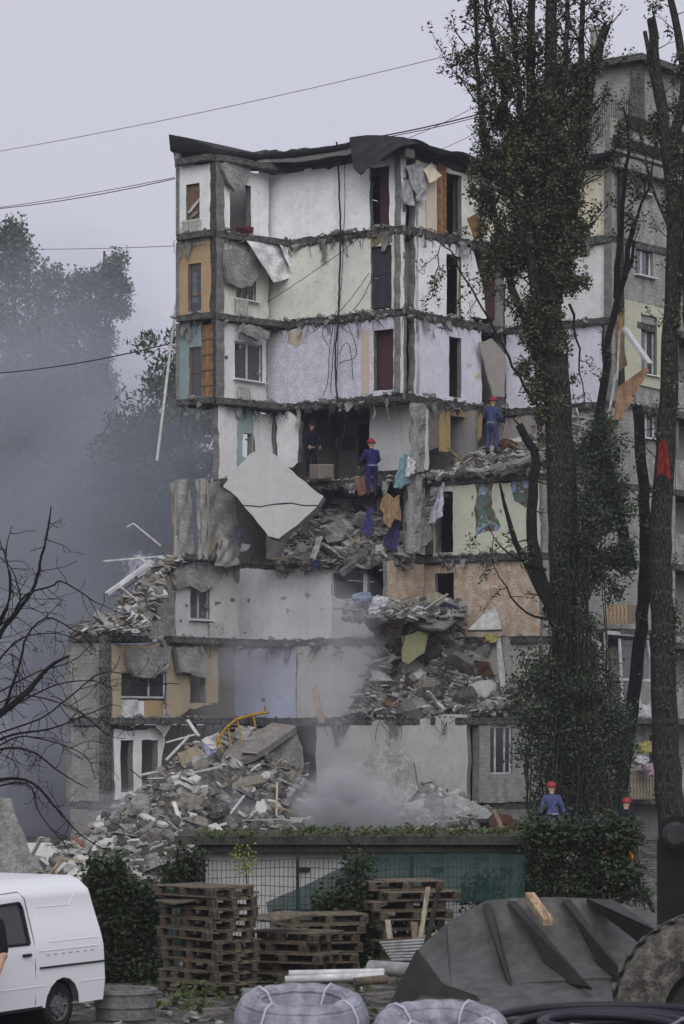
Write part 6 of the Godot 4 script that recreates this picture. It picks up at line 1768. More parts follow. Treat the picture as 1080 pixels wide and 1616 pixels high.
func build_pallets() -> void:
	var first := pallet()
	var used := false
	# each stack: u, depth, count, turn, jitter, name in labels
	for st in [[327, 39.6, 10, -0.86, 0.05, "front pallet stack beside the concrete ring"], [452, 41.0, 5, -0.5, 0.12, "low pallet stack behind the white pipes"], [640, 43.6, 9, 0.35, 0.16, "crooked tall pallet stack in front of the green net"], [500, 42.6, 6, 0.3, 0.12, "half hidden pallet stack beside the shrub"]]:
		for i in int(st[2]):
			var p: Node3D = first if not used else first.duplicate()
			if used:
				p.name = numbered("pallet"); add_child(p)
			used = true
			var b := pp(st[0], gv(st[1]), st[1])
			p.position = b + Vector3(rr(-st[4], st[4]), 0.02 + i * 0.1465, rr(-st[4], st[4]))
			p.rotation = Vector3(0, st[3] + rr(-st[4], st[4]) * 1.5, 0)
			var ord: String = ["bottom", "second", "third", "fourth", "fifth", "sixth", "seventh", "eighth", "ninth", "tenth"][i]
			if i == int(st[2]) - 1: ord = "topmost"
			tag(p, "wooden pallet, %s in the %s" % [ord, st[5]], "pallet", "stacked pallets")
	# loose boards on and by the stacks
	for a in [[258, 1424, 39.3, 395, 1406, 39.8, 0.7, 0.03, "wide dark board lying on the front pallet stack"], [404, 1452, 40.5, 474, 1440, 41, 0.75, 0.03, "grey sheet lying on the low pallet stack"], [612, 1452, 42.8, 616, 1482, 42.5, 0.09, 0.02, "short upright board leaning on the tall pallet stack"], [654, 1455, 42.6, 658, 1490, 42.3, 0.12, 0.02, "pale upright board leaning on the tall pallet stack"], [676, 1400, 42.8, 664, 1480, 42.2, 0.07, 0.03, "dark plank standing at the end of the tall pallet stack"], [640, 1486, 41.8, 700, 1470, 42, 0.06, 0.03, "thin plank lying at the foot of the tall pallet stack"]]:
		var mb := MB.new(); mb.bar(pp(a[0], a[1], a[2]), pp(a[3], a[4], a[5]), a[6], a[7], 0.004)
		solo(mb, "board", mats.pallet_wood if a[6] > 0.1 else mats.old_wood, a[8], "board")
	# pipes on the ground
	for a in [[456, 1537, 37.4, 606, 1534, 37.6, 0.05, "white_paint", "white plastic pipe lying at the back of the two"], [450, 1546, 37.2, 606, 1540, 37.3, 0.05, "white_paint", "white plastic pipe lying in front of the other"], [560, 1550, 37.0, 610, 1545, 37.2, 0.06, "pallet_wood", "short wooden log lying under the white pipes"]]:
		var mb := MB.new(); mb.tube(PackedVector3Array([pp(a[0], a[1], a[2]), pp(a[3], a[4], a[5])]), PackedFloat32Array([a[6], a[6]]), 10)
		solo(mb, "pipe", mats[a[7]], a[8], "pipe")
	for i in 7:
		var mb := MB.new()
		mb.tube(PackedVector3Array([pp(600 + i * 3, 1488 + i * 4.5, 41 - i * 0.2), pp(690 + rr(-10, 14), 1482 + i * 5.2, 40.8 - i * 0.2)]), PackedFloat32Array([0.022, 0.022]), 7)
		solo(mb, "steel_rod", mats.steel, "grey steel tube in the bundle lying by the tall pallet stack", "rod", "steel tubes by the pallets")
	var big := MB.new()
	var o := pp(632, 1530, 37.8)
	big.lathe(Transform3D(Basis.from_euler(Vector3(PI / 2, 0.9, 0)), o), [Vector2(0.1, -0.5), Vector2(0.1, 0.5), Vector2(0.07, 0.5), Vector2(0.07, -0.5), Vector2(0.1, -0.5)], 18)
	solo(big, "pipe", mats.steel, "thick short grey pipe lying beside the white pipes", "pipe")
	# concrete manhole rings
	for a in [[197, 35.9, 0.0, 0.20, 0.37, "lower grey plastic tub ring behind the van's wheel"], [197, 35.9, 0.2, 0.17, 0.39, "upper grey plastic tub ring behind the van's wheel"]]:
		var mb := MB.new()
		var c := pp(a[0], 0, a[1]) * Vector3(1, 0, 1) + Vector3(0, a[2] + 0.01, 0)
		var R: float = a[4]
		mb.lathe(Transform3D(Basis.IDENTITY, c), [Vector2(R - 0.06, 0), Vector2(R, 0), Vector2(R, a[3] - 0.05), Vector2(R + 0.03, a[3] - 0.05), Vector2(R + 0.03, a[3]), Vector2(R - 0.06, a[3]), Vector2(R - 0.06, 0)], 28)
		solo(mb, "tub_ring", mat("tub_grey", Color(0.3, 0.3, 0.3), 0.8, "concrete", 1.1, 0.6), a[5], "ring")
	# stones and litter on the yard
	for i in 70:
		var dd := rr(31, 40); var u := rr(130, 640)
		var p := pp(u, 0, dd) * Vector3(1, 0, 1)
		var m := MeshInstance3D.new(); m.name = numbered("stone"); m.mesh = chunk_meshes[i % 8]; m.material_override = heap_mats[i % 4]
		var s := rr(0.04, 0.14) if i > 3 else 0.22
		m.transform = Transform3D(any_basis(0.4).scaled(Vector3.ONE * s), p + Vector3(0, s * 0.2, 0))
		add_child(m)
		tag(m, "small grey stone lying on the yard ground", "stone", "stones on the yard")

func build_van() -> void:
	# side profile in the van's own axes: x forward from the tail, y up, z across
	var c := pp(165, 0, 35.35) * Vector3(1, 0, 1) - Vector3(sin(deg_to_rad(59.0)), 0, cos(deg_to_rad(59.0))) * 0.8
	var v := thing("van", "white high roofed van parked at the edge of the yard, tail turned away", "van", c)
	var th := deg_to_rad(59.0)
	var fwd := Vector3(-cos(th), 0, sin(th))
	var side := Vector3(-sin(th), 0, -cos(th))   # away from the camera
	v.transform = Transform3D(Basis(fwd, Vector3.UP, -side * -1.0), c)
	v.transform.basis = Basis(fwd, Vector3.UP, fwd.cross(Vector3.UP))
	var wid := 1.62
	# which local z faces the camera
	var zc := 1.0 if (v.transform.basis.z.dot(Vector3(0, 0, 1)) > 0) else -1.0
	var prof := [Vector2(0.02, 0.3), Vector2(0.0, 0.55), Vector2(0.03, 0.95), Vector2(0.1, 1.35), Vector2(0.19, 1.68), Vector2(0.27, 1.8), Vector2(0.4, 1.85), Vector2(1.4, 1.87), Vector2(2.1, 1.84), Vector2(2.35, 1.75), Vector2(2.95, 1.05), Vector2(3.7, 0.9), Vector2(3.9, 0.6), Vector2(3.88, 0.28)]
	var wheel_r := 0.285
	var wx := [0.86, 3.3]
	var f := MB.new()
	# cross-section inset by height: body sides lean in above the belt line
	var halfw := func(y: float) -> float: return wid / 2 - 0.02 * smoothstep(0.6, 0.25, y) - 0.11 * smoothstep(0.95, 1.6, y) - 0.14 * smoothstep(1.62, 1.88, y)
	var poly := PackedVector2Array()
	for q in prof: poly.append(q)
	# wheel arches cut out
	var arches := []
	for x in wx:
		var ar := PackedVector2Array()
		for k in 17: ar.append(Vector2(x + cos(TAU * k / 16.0) * 0.345, 0.29 + sin(TAU * k / 16.0) * 0.345))
		arches.append(ar)
	var pieces := [poly]
	for ar in arches:
		var nx := []
		for q in pieces: nx.append_array(Geometry2D.clip_polygons(q, ar))
		pieces = nx
	# window opening of the cab door
	var win := PackedVector2Array([Vector2(1.52, 1.08), Vector2(1.55, 1.5), Vector2(1.6, 1.57), Vector2(2.05, 1.55), Vector2(2.45, 1.08)])
	var strips := cut(pieces[0], [win])
	# finely slice the side so that it curves inward
	for pc: PackedVector2Array in strips[0]:
		for k in 22:
			var y0 := 0.25 + k * 0.075
			var band: Array = Geometry2D.intersect_polygons(pc, rect(Vector2(-1, y0), Vector2(5, y0 + 0.075)))
			for b: PackedVector2Array in band:
				if b.size() < 3: continue
				var ix := Geometry2D.triangulate_polygon(b)
				for e in range(0, ix.size(), 3):
					for sd in [-1.0, 1.0]:
						var P := []; var N := []
						for z in 3:
							var q: Vector2 = b[ix[e + z]]
							P.append(Vector3(q.x, q.y, sd * halfw.call(q.y)))
							var sl: float = (halfw.call(q.y + 0.04) - halfw.call(q.y - 0.04)) / 0.08
							N.append(Vector3(0, -sl, sd).normalized())
						f.tri(P[0], P[1], P[2], N[0], N[1], N[2])
	var van_white := mat("van_white", Color(0.66, 0.67, 0.7), 0.4)
	van_white.clearcoat_enabled = true; van_white.clearcoat = 0.4; van_white.clearcoat_roughness = 0.2
	# roof, tail and front skin
	for i in prof.size() - 1:
		var a: Vector2 = prof[i]; var b: Vector2 = prof[i + 1]
		var ha: float = halfw.call(a.y); var hb: float = halfw.call(b.y)
		f.quad(Vector3(a.x, a.y, -ha), Vector3(a.x, a.y, ha), Vector3(b.x, b.y, hb), Vector3(b.x, b.y, -hb), Vector3((a.x + b.x) / 2 - 1.8, (a.y + b.y) / 2 - 0.9, 0))
	f.quad(Vector3(0.02, 0.3, -0.75), Vector3(0.02, 0.3, 0.75), Vector3(3.88, 0.28, 0.75), Vector3(3.88, 0.28, -0.75), Vector3.DOWN)
	lpart(f, "body", van_white, v)
	var zs: float = zc
	var surf := func(x: float, y: float, o: float) -> Vector3: return Vector3(x, y, zs * (float(halfw.call(y)) + o))
	# black rub strip, door handle
	f = MB.new(); f.bar(surf.call(0.03, 0.78, 0.008), surf.call(1.34, 0.78, 0.008), 0.035, 0.02, 0.004); lpart(f, "rub_strip", mat("black_plastic", Color(0.015, 0.015, 0.017), 0.6), v)
	f = MB.new(); f.bar(surf.call(1.52, 0.95, 0.016), surf.call(1.68, 0.95, 0.016), 0.04, 0.035, 0.01); lpart(f, "door_handle", mats.black_plastic, v)
	# raised pressings: shallow ribs that outline the panels
	for a in [[[0.12, 1.08], [1.14, 1.08]], [[0.16, 0.98], [1.34, 0.98]], [[0.62, 1.5], [1.3, 1.5]], [[0.5, 1.62], [0.62, 1.5]], [[1.15, 1.08], [1.32, 1.78]], [[0.0, 0.56], [0.5, 0.56]], [[1.22, 0.56], [2.8, 0.56]]]:
		f = MB.new()
		var p := PackedVector3Array()
		for k in 9: p.append(surf.call(lerpf(a[0][0], a[1][0], k / 8.0), lerpf(a[0][1], a[1][1], k / 8.0), 0.001))
		f.tube(p, taper(9, 0.006, 0.006), 6); lpart(f, "panel_crease", van_white, v)
	# shut line of the cab door
	f = MB.new()
	var pd := PackedVector3Array()
	for q in [[1.4, 0.34], [1.42, 0.8], [1.43, 1.1], [1.5, 1.62], [1.6, 1.7], [2.1, 1.68]]: pd.append(surf.call(q[0], q[1], 0.001))
	f.tube(pd, taper(6, 0.005, 0.005), 5); lpart(f, "door_seam", mats.black_plastic, v)
	# vents under the belt
	for k in 7:
		f = MB.new(); f.bar(surf.call(0.24 + k * 0.15, 0.93, 0.002), surf.call(0.3 + k * 0.15, 0.93, 0.002), 0.012, 0.006); lpart(f, "vent", mats.steel, v)
	# window: gasket and pane
	f = MB.new()
	for k in win.size():
		var a := win[k]; var b := win[(k + 1) % win.size()]
		f.bar(surf.call(a.x, a.y, 0.0), surf.call(b.x, b.y, 0.0), 0.035, 0.03, 0.006, Vector3(0, 0, zs))
	lpart(f, "window_gasket", mats.black_plastic, v)
	f = MB.new()
	var wi := Geometry2D.triangulate_polygon(win)
	for e in range(0, wi.size(), 3): f.flat(surf.call(win[wi[e]].x, win[wi[e]].y, -0.012), surf.call(win[wi[e + 1]].x, win[wi[e + 1]].y, -0.012), surf.call(win[wi[e + 2]].x, win[wi[e + 2]].y, -0.012), Vector3(0, 0, zs))
	lpart(f, "pane", mats.glass, v)
	f = MB.new(); f.box(Transform3D(Basis.IDENTITY, Vector3(1.95, 0.9, 0)), Vector3(0.5, 1.1, 1.2), 0.08); lpart(f, "seat", mats.black_plastic, v)
	# bumper, wheels
	f = MB.new(); f.box(Transform3D(Basis.IDENTITY, Vector3(0.03, 0.4, 0)), Vector3(0.16, 0.2, 1.56), 0.04); lpart(f, "bumper", van_white, v)
	f = MB.new(); f.bar(surf.call(1.25, 0.3, -0.02), surf.call(2.9, 0.29, -0.02), 0.05, 0.05, 0.01); lpart(f, "sill", mats.black_plastic, v)
	for x in wx:
		for sd in [-1.0, 1.0]:
			var wt := Transform3D(Basis(Vector3.RIGHT, Vector3(0, 0, sd), Vector3(0, -1, 0) * sd), Vector3(x, wheel_r, sd * 0.66))
			f = MB.new(); f.lathe(wt, [Vector2(0.18, -0.09), Vector2(0.25, -0.09), Vector2(0.28, -0.06), Vector2(0.285, 0.0), Vector2(0.28, 0.06), Vector2(0.25, 0.09), Vector2(0.185, 0.085)], 30)
			var tyre := lpart(f, "wheel", mat("rubber", Color(0.03, 0.029, 0.028), 0.9, "worn", 0.5, 0.6), v)
			f = MB.new(); f.lathe(wt, [Vector2(0.185, 0.085), Vector2(0.175, 0.05), Vector2(0.13, 0.04), Vector2(0.12, 0.07), Vector2(0.06, 0.075), Vector2(0.05, 0.09), Vector2(0, 0.09)], 30)
			lpart(f, "rim", mat("rim_grey", Color(0.16, 0.16, 0.165), 0.6, "worn", 0.4, 0.4), tyre)
			for k in 8:
				var an := TAU * k / 8.0
				f = MB.new(); f.box(wt * Transform3D(Basis.IDENTITY, Vector3(cos(an) * 0.15, 0.05, sin(an) * 0.15)), Vector3(0.035, 0.02, 0.035), 0.005); lpart(f, "rim_hole", mats.black_plastic, tyre)
		f = MB.new(); f.lathe(Transform3D(Basis(Vector3.RIGHT, Vector3(0, 0, 1), Vector3(0, -1, 0)), Vector3(x, 0.29, 0)), [Vector2(0.342, -0.7), Vector2(0.342, 0.7)], 24); lpart(f, "wheel_arch", mats.black_plastic, v)
	# dark lump on the roof
	f = MB.new(); lump_mesh(f, c + fwd * 1.0 + Vector3(0, 1.93, 0) + side * 0.45, Vector3(0.16, 0.16, 0.2), 77)
	solo(f, "rubble_piece", mats.conc_dark, "small dark lump lying on the roof of the white van", "rubble")

func build_machines() -> void:
	var gm := mat("bucket_steel", Color(0.14, 0.135, 0.13), 0.55, "worn", 1.3, 0.5)
	gm.metallic = 0.35
	var b := thing("loader_bucket", "big worn steel loader bucket with deep ribs standing in the yard", "bucket", pp(830, gv(34), 34))
	# back sheet: from the top lip (far) down to the floor (near)
	var rows := []
	for i in 9:
		var t := i / 8.0
		var row := []
		for j in 25:
			var s := j / 24.0
			var top := lerp_path([706, 1462, 740, 1440, 768, 1424, 800, 1421, 870, 1419, 930, 1421, 990, 1432, 1050, 1450], s)
			var bot := lerp_path([712, 1562, 760, 1561, 808, 1558, 880, 1552, 935, 1548, 980, 1548, 1030, 1552, 1064, 1552], s)
			var q := top.lerp(bot, t)
			row.append(pp(q.x, q.y, lerpf(35.6, 33.6, t) + 0.35 * sin(PI * t)))
		rows.append(row)
	var mb := MB.new(); mb.grid(rows, 0.04); part(mb, "back_sheet", gm, b)
	# wing of sheet at the near end
	rows = []
	for i in 7:
		var row := []
		for j in 9:
			var s := j / 8.0
			var q := lerp_path([654, 1512, 676, 1488, 706, 1462], s).lerp(lerp_path([690, 1560, 700, 1562, 712, 1562], s), i / 6.0)
			row.append(pp(q.x, q.y, lerpf(35.2, 33.6, i / 6.0) + 0.3 * sin(PI * i / 6.0)))
		rows.append(row)
	mb = MB.new(); mb.grid(rows, 0.04); part(mb, "side_sheet", gm, b)
	# floor
	mb = MB.new()
	var fl := [pp(690, 1560, 33.6), pp(808, 1558, 33.6), pp(1060, 1552, 33.6), pp(1060, 1600, 32.4), pp(700, 1594, 32.4)]
	rows = []
	for i in 4:
		var row := []
		for j in 13:
			var q := lerp_path([680, 1562, 808, 1559, 1064, 1553], j / 12.0).lerp(lerp_path([640, 1600, 808, 1604, 1064, 1606], j / 12.0), i / 3.0)
			row.append(pp(q.x, q.y, lerpf(33.6, 32.2, i / 3.0)))
		rows.append(row)
	mb.grid(rows, 0.05); part(mb, "floor_plate", gm, b)
	# ribs: plates standing off the sheet, drawn by their four corners
	for a in [[764, 1428, 775, 1427, 812, 1572, 803, 1560, 0.16], [802, 1424, 816, 1424, 934, 1560, 882, 1552, 0.5], [888, 1421, 902, 1421, 1000, 1556, 958, 1546, 0.5], [926, 1421, 968, 1423, 1046, 1476, 1018, 1492, 0.5]]:
		mb = MB.new()
		var A := pp(a[0], a[1], 35.5); var B := pp(a[2], a[3], 35.5 - 0.12); var C := pp(a[4], a[5], 33.4 - a[8] * 0.8); var D := pp(a[6], a[7], 33.8)
		var nn := (B - A).cross(D - A).normalized() * 0.03
		for sg in [1.0, -1.0]: mb.quad(A + nn * sg, B + nn * sg, C + nn * sg, D + nn * sg, nn * sg)
		var q := [A, B, C, D]; var mid: Vector3 = (A + B + C + D) / 4
		for k in 4:
			var e0: Vector3 = q[k]; var e1: Vector3 = q[(k + 1) % 4]
			mb.quad(e0 + nn, e1 + nn, e1 - nn, e0 - nn, (e0 + e1) * 0.5 - mid)
		part(mb, "rib", mat("bucket_dark", Color(0.05, 0.045, 0.042), 0.6, "worn", 1.1, 0.6), b)
	# near side cheek
	var t := tilted([612, 1592, 634, 1544, 658, 1498, 676, 1522, 698, 1552, 750, 1570, 758, 1580, 752, 1600, 620, 1606], 670, 1560, 33.0, Vector3(-0.35, 0.15, 0.9), 0.05, mat("bucket_dark", Color(0.05, 0.045, 0.042), 0.6, "worn", 1.1, 0.6), 0.0)
	two(t[0], t[1], "cheek_plate", t[2], mats.bucket_dark, b)
	t = tilted([648, 1590, 666, 1500, 690, 1398, 696, 1400, 672, 1510, 656, 1590], 670, 1500, 35.2, Vector3(-0.3, 0.0, 0.9), 0.05, mats.bucket_dark, 0.0)
	two(t[0], t[1], "cutting_edge", t[2], mats.bucket_dark, b)
	# wooden post lying in the bucket
	mb = MB.new(); mb.bar(pp(836, 1414, 35.3), pp(866, 1456, 34.2), 0.13, 0.1, 0.01)
	solo(mb, "wooden_post", mats.plank_tan, "short square wooden post lying on the bucket's upper lip", "post")
	# loader behind: arm and muddy wheel
	var l := thing("wheel_loader", "wheel loader cut off by the frame, muddy tyre and black lift arm showing", "loader", pp(1130, gv(27), 27))
	var blk := mat("machine_black", Color(0.012, 0.012, 0.013), 0.5, "worn", 1.2, 0.3)
	t = tilted([1037, 1480, 1037, 1330, 1044, 1300, 1060, 1288, 1120, 1286, 1200, 1330, 1200, 1480], 1100, 1400, 28.2, Vector3(-0.25, 0.05, 1), 0.25, blk, 0.0)
	two(t[0], t[1], "lift_arm", blk, blk, l)
	mb = MB.new()
	mb.lathe(Transform3D(Basis(Vector3.RIGHT, Vector3(-0.24, 0.05, 0.97).normalized(), Vector3(0, -1, 0)).orthonormalized(), pp(1066, 1318, 28.0)), [Vector2(0.13, 0.0), Vector2(0.13, 0.06), Vector2(0.09, 0.09), Vector2(0, 0.09)], 20)
	part(mb, "pivot_pin", mats.dark_steel, l)
	var wc := pp(1128, 1602, 27)
	wc.y = 0.96
	var wt := Transform3D(Basis(Vector3(0.97, 0, 0.24), Vector3(-0.24, 0, 0.97), Vector3(0, -1, 0)).orthonormalized(), wc)
	mb = MB.new()
	mb.lathe(wt, [Vector2(0.45, -0.3), Vector2(0.8, -0.3), Vector2(0.92, -0.24), Vector2(0.95, -0.1), Vector2(0.95, 0.1), Vector2(0.91, 0.22), Vector2(0.84, 0.27), Vector2(0.7, 0.3), Vector2(0.52, 0.28), Vector2(0.45, 0.24)], 60)
	var mud := mat("mud_tyre", Color(0.3, 0.28, 0.24), 0.98, "ground", 0.6, 2.0)
	var lw := part(mb, "wheel", mud, l)
	for k in 34:
		var an := TAU * k / 34.0
		for sd in [-1.0, 1.0]:
			mb = MB.new()
			mb.box(wt * Transform3D(Basis(Vector3.UP, -an) * Basis.from_euler(Vector3(sd * 0.5, 0, 0)), Vector3(cos(an + sd * 0.03) * 0.955, sd * 0.13, sin(an + sd * 0.03) * 0.955)), Vector3(0.035, 0.24, 0.085), 0.012)
			part(mb, "tread_block", mud, lw)
	mb = MB.new(); mb.lathe(wt, [Vector2(0.46, 0.22), Vector2(0.4, 0.1), Vector2(0.2, 0.08), Vector2(0, 0.1)], 30); part(mb, "rim", mats.dark_steel, lw)
	mb = MB.new(); mb.box(Transform3D(Basis.from_euler(Vector3(0, -0.25, 0)), pp(1260, 1500, 28.5)), Vector3(1.6, 1.2, 1.6), 0.08); part(mb, "chassis", blk, l)
	# coils of pipe on a flat trailer in front
	var tr := thing("flat_trailer", "flat trailer bed carrying the pipe coils at the very front", "trailer", Vector3(0.6, 0, -20))
	mb = MB.new(); mb.box(Transform3D(Basis.IDENTITY, Vector3(1.0, 1.28, -19.6)), Vector3(5.4, 0.12, 2.3), 0.02); part(mb, "deck", mats.pallet_wood_dark, tr)
	for x in [-0.6, 2.4]:
		mb = MB.new(); mb.box(Transform3D(Basis.IDENTITY, Vector3(x, 0.85, -19.6)), Vector3(0.2, 0.75, 1.6), 0.02); part(mb, "support", mats.dark_steel, tr)
		for z in [-18.7, -20.5]:
			mb = MB.new(); mb.lathe(Transform3D(Basis(Vector3.RIGHT, Vector3(0, 0, 1), Vector3(0, -1, 0)), Vector3(x, 0.42, z)), [Vector2(0, -0.1), Vector2(0.42, -0.1), Vector2(0.42, 0.1), Vector2(0, 0.1)], 20); part(mb, "wheel", mats.rubber, tr)
	coil("pipe_coil", "grey wrapped pipe coil at the front, nearer the pallets", Vector3(pp(477, 0, 20).x, 1.4, -19.7), 0.24, 0.47, 0.42, mat("coil_wrap", Color(0.3, 0.3, 0.36), 0.45, "cloth", 0.5, 0.5), true)
	coil("pipe_coil", "grey wrapped pipe coil at the front, below the bucket", Vector3(pp(692, 0, 19.6).x, 1.42, -19.2), 0.24, 0.47, 0.33, mats.coil_wrap, true)
	coil("hose_coil", "loose coil of black hose at the front beside the muddy tyre", Vector3(pp(960, 0, 19.6).x, 1.4, -19.3), 0.3, 0.62, 0.3, mat("hose_black", Color(0.02, 0.02, 0.027), 0.45), false)

func coil(called: String, label: String, o: Vector3, r0: float, r1: float, h: float, m: Material, wrapped: bool) -> void:
	var c := thing(called, label, "coil", o)
	c.rotation.x = 0.14
	var mb := MB.new()
	if wrapped:
		var pr := []
		var e := minf(h, r1 - r0) * 0.5
		for k in 17:
			var a := -PI / 2 + TAU * k / 16.0
			pr.append(Vector2((r0 + r1) / 2 + cos(a) * (r1 - r0) / 2 * (1.0 if absf(cos(a)) > 0.5 else 0.95), h / 2 + sin(a) * h / 2))
		mb.lathe(Transform3D.IDENTITY, pr, 56)
		lpart(mb, "wrapped_winding", m, c)
		# winding lines showing through the wrap
		for k in 5:
			mb = MB.new()
			var p := PackedVector3Array()
			var rad := lerpf(r0 + 0.05, r1 - 0.06, k / 4.0)
			for i in 49: p.append(Vector3(cos(TAU * i / 48.0) * rad, h - 0.012 - 0.04 * absf(k - 2.0) * 0.35 + 0.004 * sin(i * 1.7), sin(TAU * i / 48.0) * rad))
			mb.tube(p, taper(49, 0.016, 0.016), 6, false); lpart(mb, "winding", m, c)
		for k in 4:
			mb = MB.new()
			var an := TAU * k / 4.0 + 0.6
			var p := PackedVector3Array()
			for i in 13:
				var a := PI * 0.0 + TAU * i / 12.0
				var rad := (r0 + r1) / 2 + cos(a) * ((r1 - r0) / 2 + 0.012)
				p.append(Vector3(cos(an) * rad, h / 2 + sin(a) * (h / 2 + 0.01), sin(an) * rad))
			mb.tube(p, taper(13, 0.009, 0.009), 5, false); lpart(mb, "strap", mat("strap_white", Color(0.42, 0.42, 0.48), 0.5), c)
	else:
		for k in 14:
			mb = MB.new()
			var p := PackedVector3Array()
			var rad := rr(r0 + 0.04, r1); var yy := 0.03 + (k / 14.0) * (h - 0.04)
			var ox := rr(-0.08, 0.08); var oz := rr(-0.05, 0.05)
			for i in 49: p.append(Vector3(ox + cos(TAU * i / 48.0) * rad * 1.35, yy + 0.02 * sin(TAU * i / 48.0 + k), oz + sin(TAU * i / 48.0) * rad * 0.9))
			mb.tube(p, taper(49, 0.03, 0.03), 8, false); lpart(mb, "turn", m, c)
		for k in 3:
			mb = MB.new()
			var an := [1.2, 2.1, 0.3][k] as float
			var p := PackedVector3Array()
			for i in 13:
				var a := TAU * i / 12.0
				var rad := (r0 + r1) / 2 + cos(a) * ((r1 - r0) / 2 + 0.05)
				p.append(Vector3(cos(an) * rad * 1.35, h / 2 + sin(a) * (h / 2 + 0.04), sin(an) * rad * 0.9))
			mb.tube(p, taper(13, 0.012, 0.012), 5, false); lpart(mb, "strap", mat("strap_grey", Color(0.2, 0.2, 0.24), 0.5), c)

func build_cables() -> void:
	for a in [[-20, 242, 120, 770, 72, 100, 0.012, 10, "thin cable high across the sky"], [-20, 331, 110, 276, 282, 95, 0.016, 6, "upper cable from the sky to the building's outer corner"], [-20, 330, 110, 276, 280, 95, 0.012, 3, "cable just over the upper one to the building's outer corner"], [40, 393, 118, 276, 388, 96, 0.012, 2, "level thin cable to the building's outer corner"], [-20, 590, 105, 276, 540, 92.5, 0.022, 8, "thick dark cable sloping up to the teal room"], [590, 217, 90, 800, 168, 88, 0.022, 3, "thick cable from the roof to the poplar"], [600, 218, 90, 800, 172, 87, 0.014, 3, "thinner cable beside the thick one from the roof"], [640, 220, 90, 800, 140, 87, 0.009, 4, "fine cable rising steeply from the roof"], [690, 238, 92, 800, 180, 88, 0.009, 4, "fine cable from the roof edge to the poplar"]]:
		var p := PackedVector3Array()
		for i in 25:
			var t := i / 24.0
			p.append(pp(a[0], a[1], a[2]).lerp(pp(a[3], a[4], a[5]), t) - Vector3(0, 4 * t * (1 - t) * a[7] * 0.02, 0))
		var mb := MB.new(); mb.tube(p, taper(25, a[6], a[6]), 5)
		solo(mb, "cable", mats.dark_steel, a[8], "cable")
	# hanging cable bundle in front of wall A
	var A := shifted(PL.A, 0.35)
	var k := 0
	for s in [[536, 225, 535, 350, 533, 480, 531, 560, 533, 632], [541, 225, 544, 320, 545, 420, 538, 500, 533, 600], [533, 490, 520, 540, 516, 600, 514, 625], [533, 495, 556, 520, 560, 560, 540, 572, 534, 575], [531, 500, 524, 560, 526, 620], [536, 560, 548, 540, 562, 600], [580, 430, 560, 465, 535, 492], [590, 440, 570, 470, 556, 490], [596, 350, 540, 400, 430, 470, 380, 500], [528, 505, 510, 525, 518, 545], [520, 630, 522, 650, 520, 668], [540, 632, 546, 660, 544, 690, 536, 720]]:
		var p := PackedVector3Array()
		for i in range(0, s.size(), 2):
			var q := sy(A, s[i], s[i + 1]); p.append(w3(A, q.x, q.y, rr(-0.1, 0.15)))
		p = smooth(p, 0.15, 0.012)
		var mb := MB.new(); var r: float = 0.03 if k == 0 else 0.012
		mb.tube(p, taper(p.size(), r, r), 6)
		solo(mb, "hanging_cable", mats.dark_steel, ["thick cable bundle hanging straight down the open side wall", "looping cable hanging beside the thick bundle"][mini(k, 1)] if k < 2 else "thin torn wire dangling round the thick cable bundle", "cable", "dangling wires" if k >= 2 else "")
		k += 1

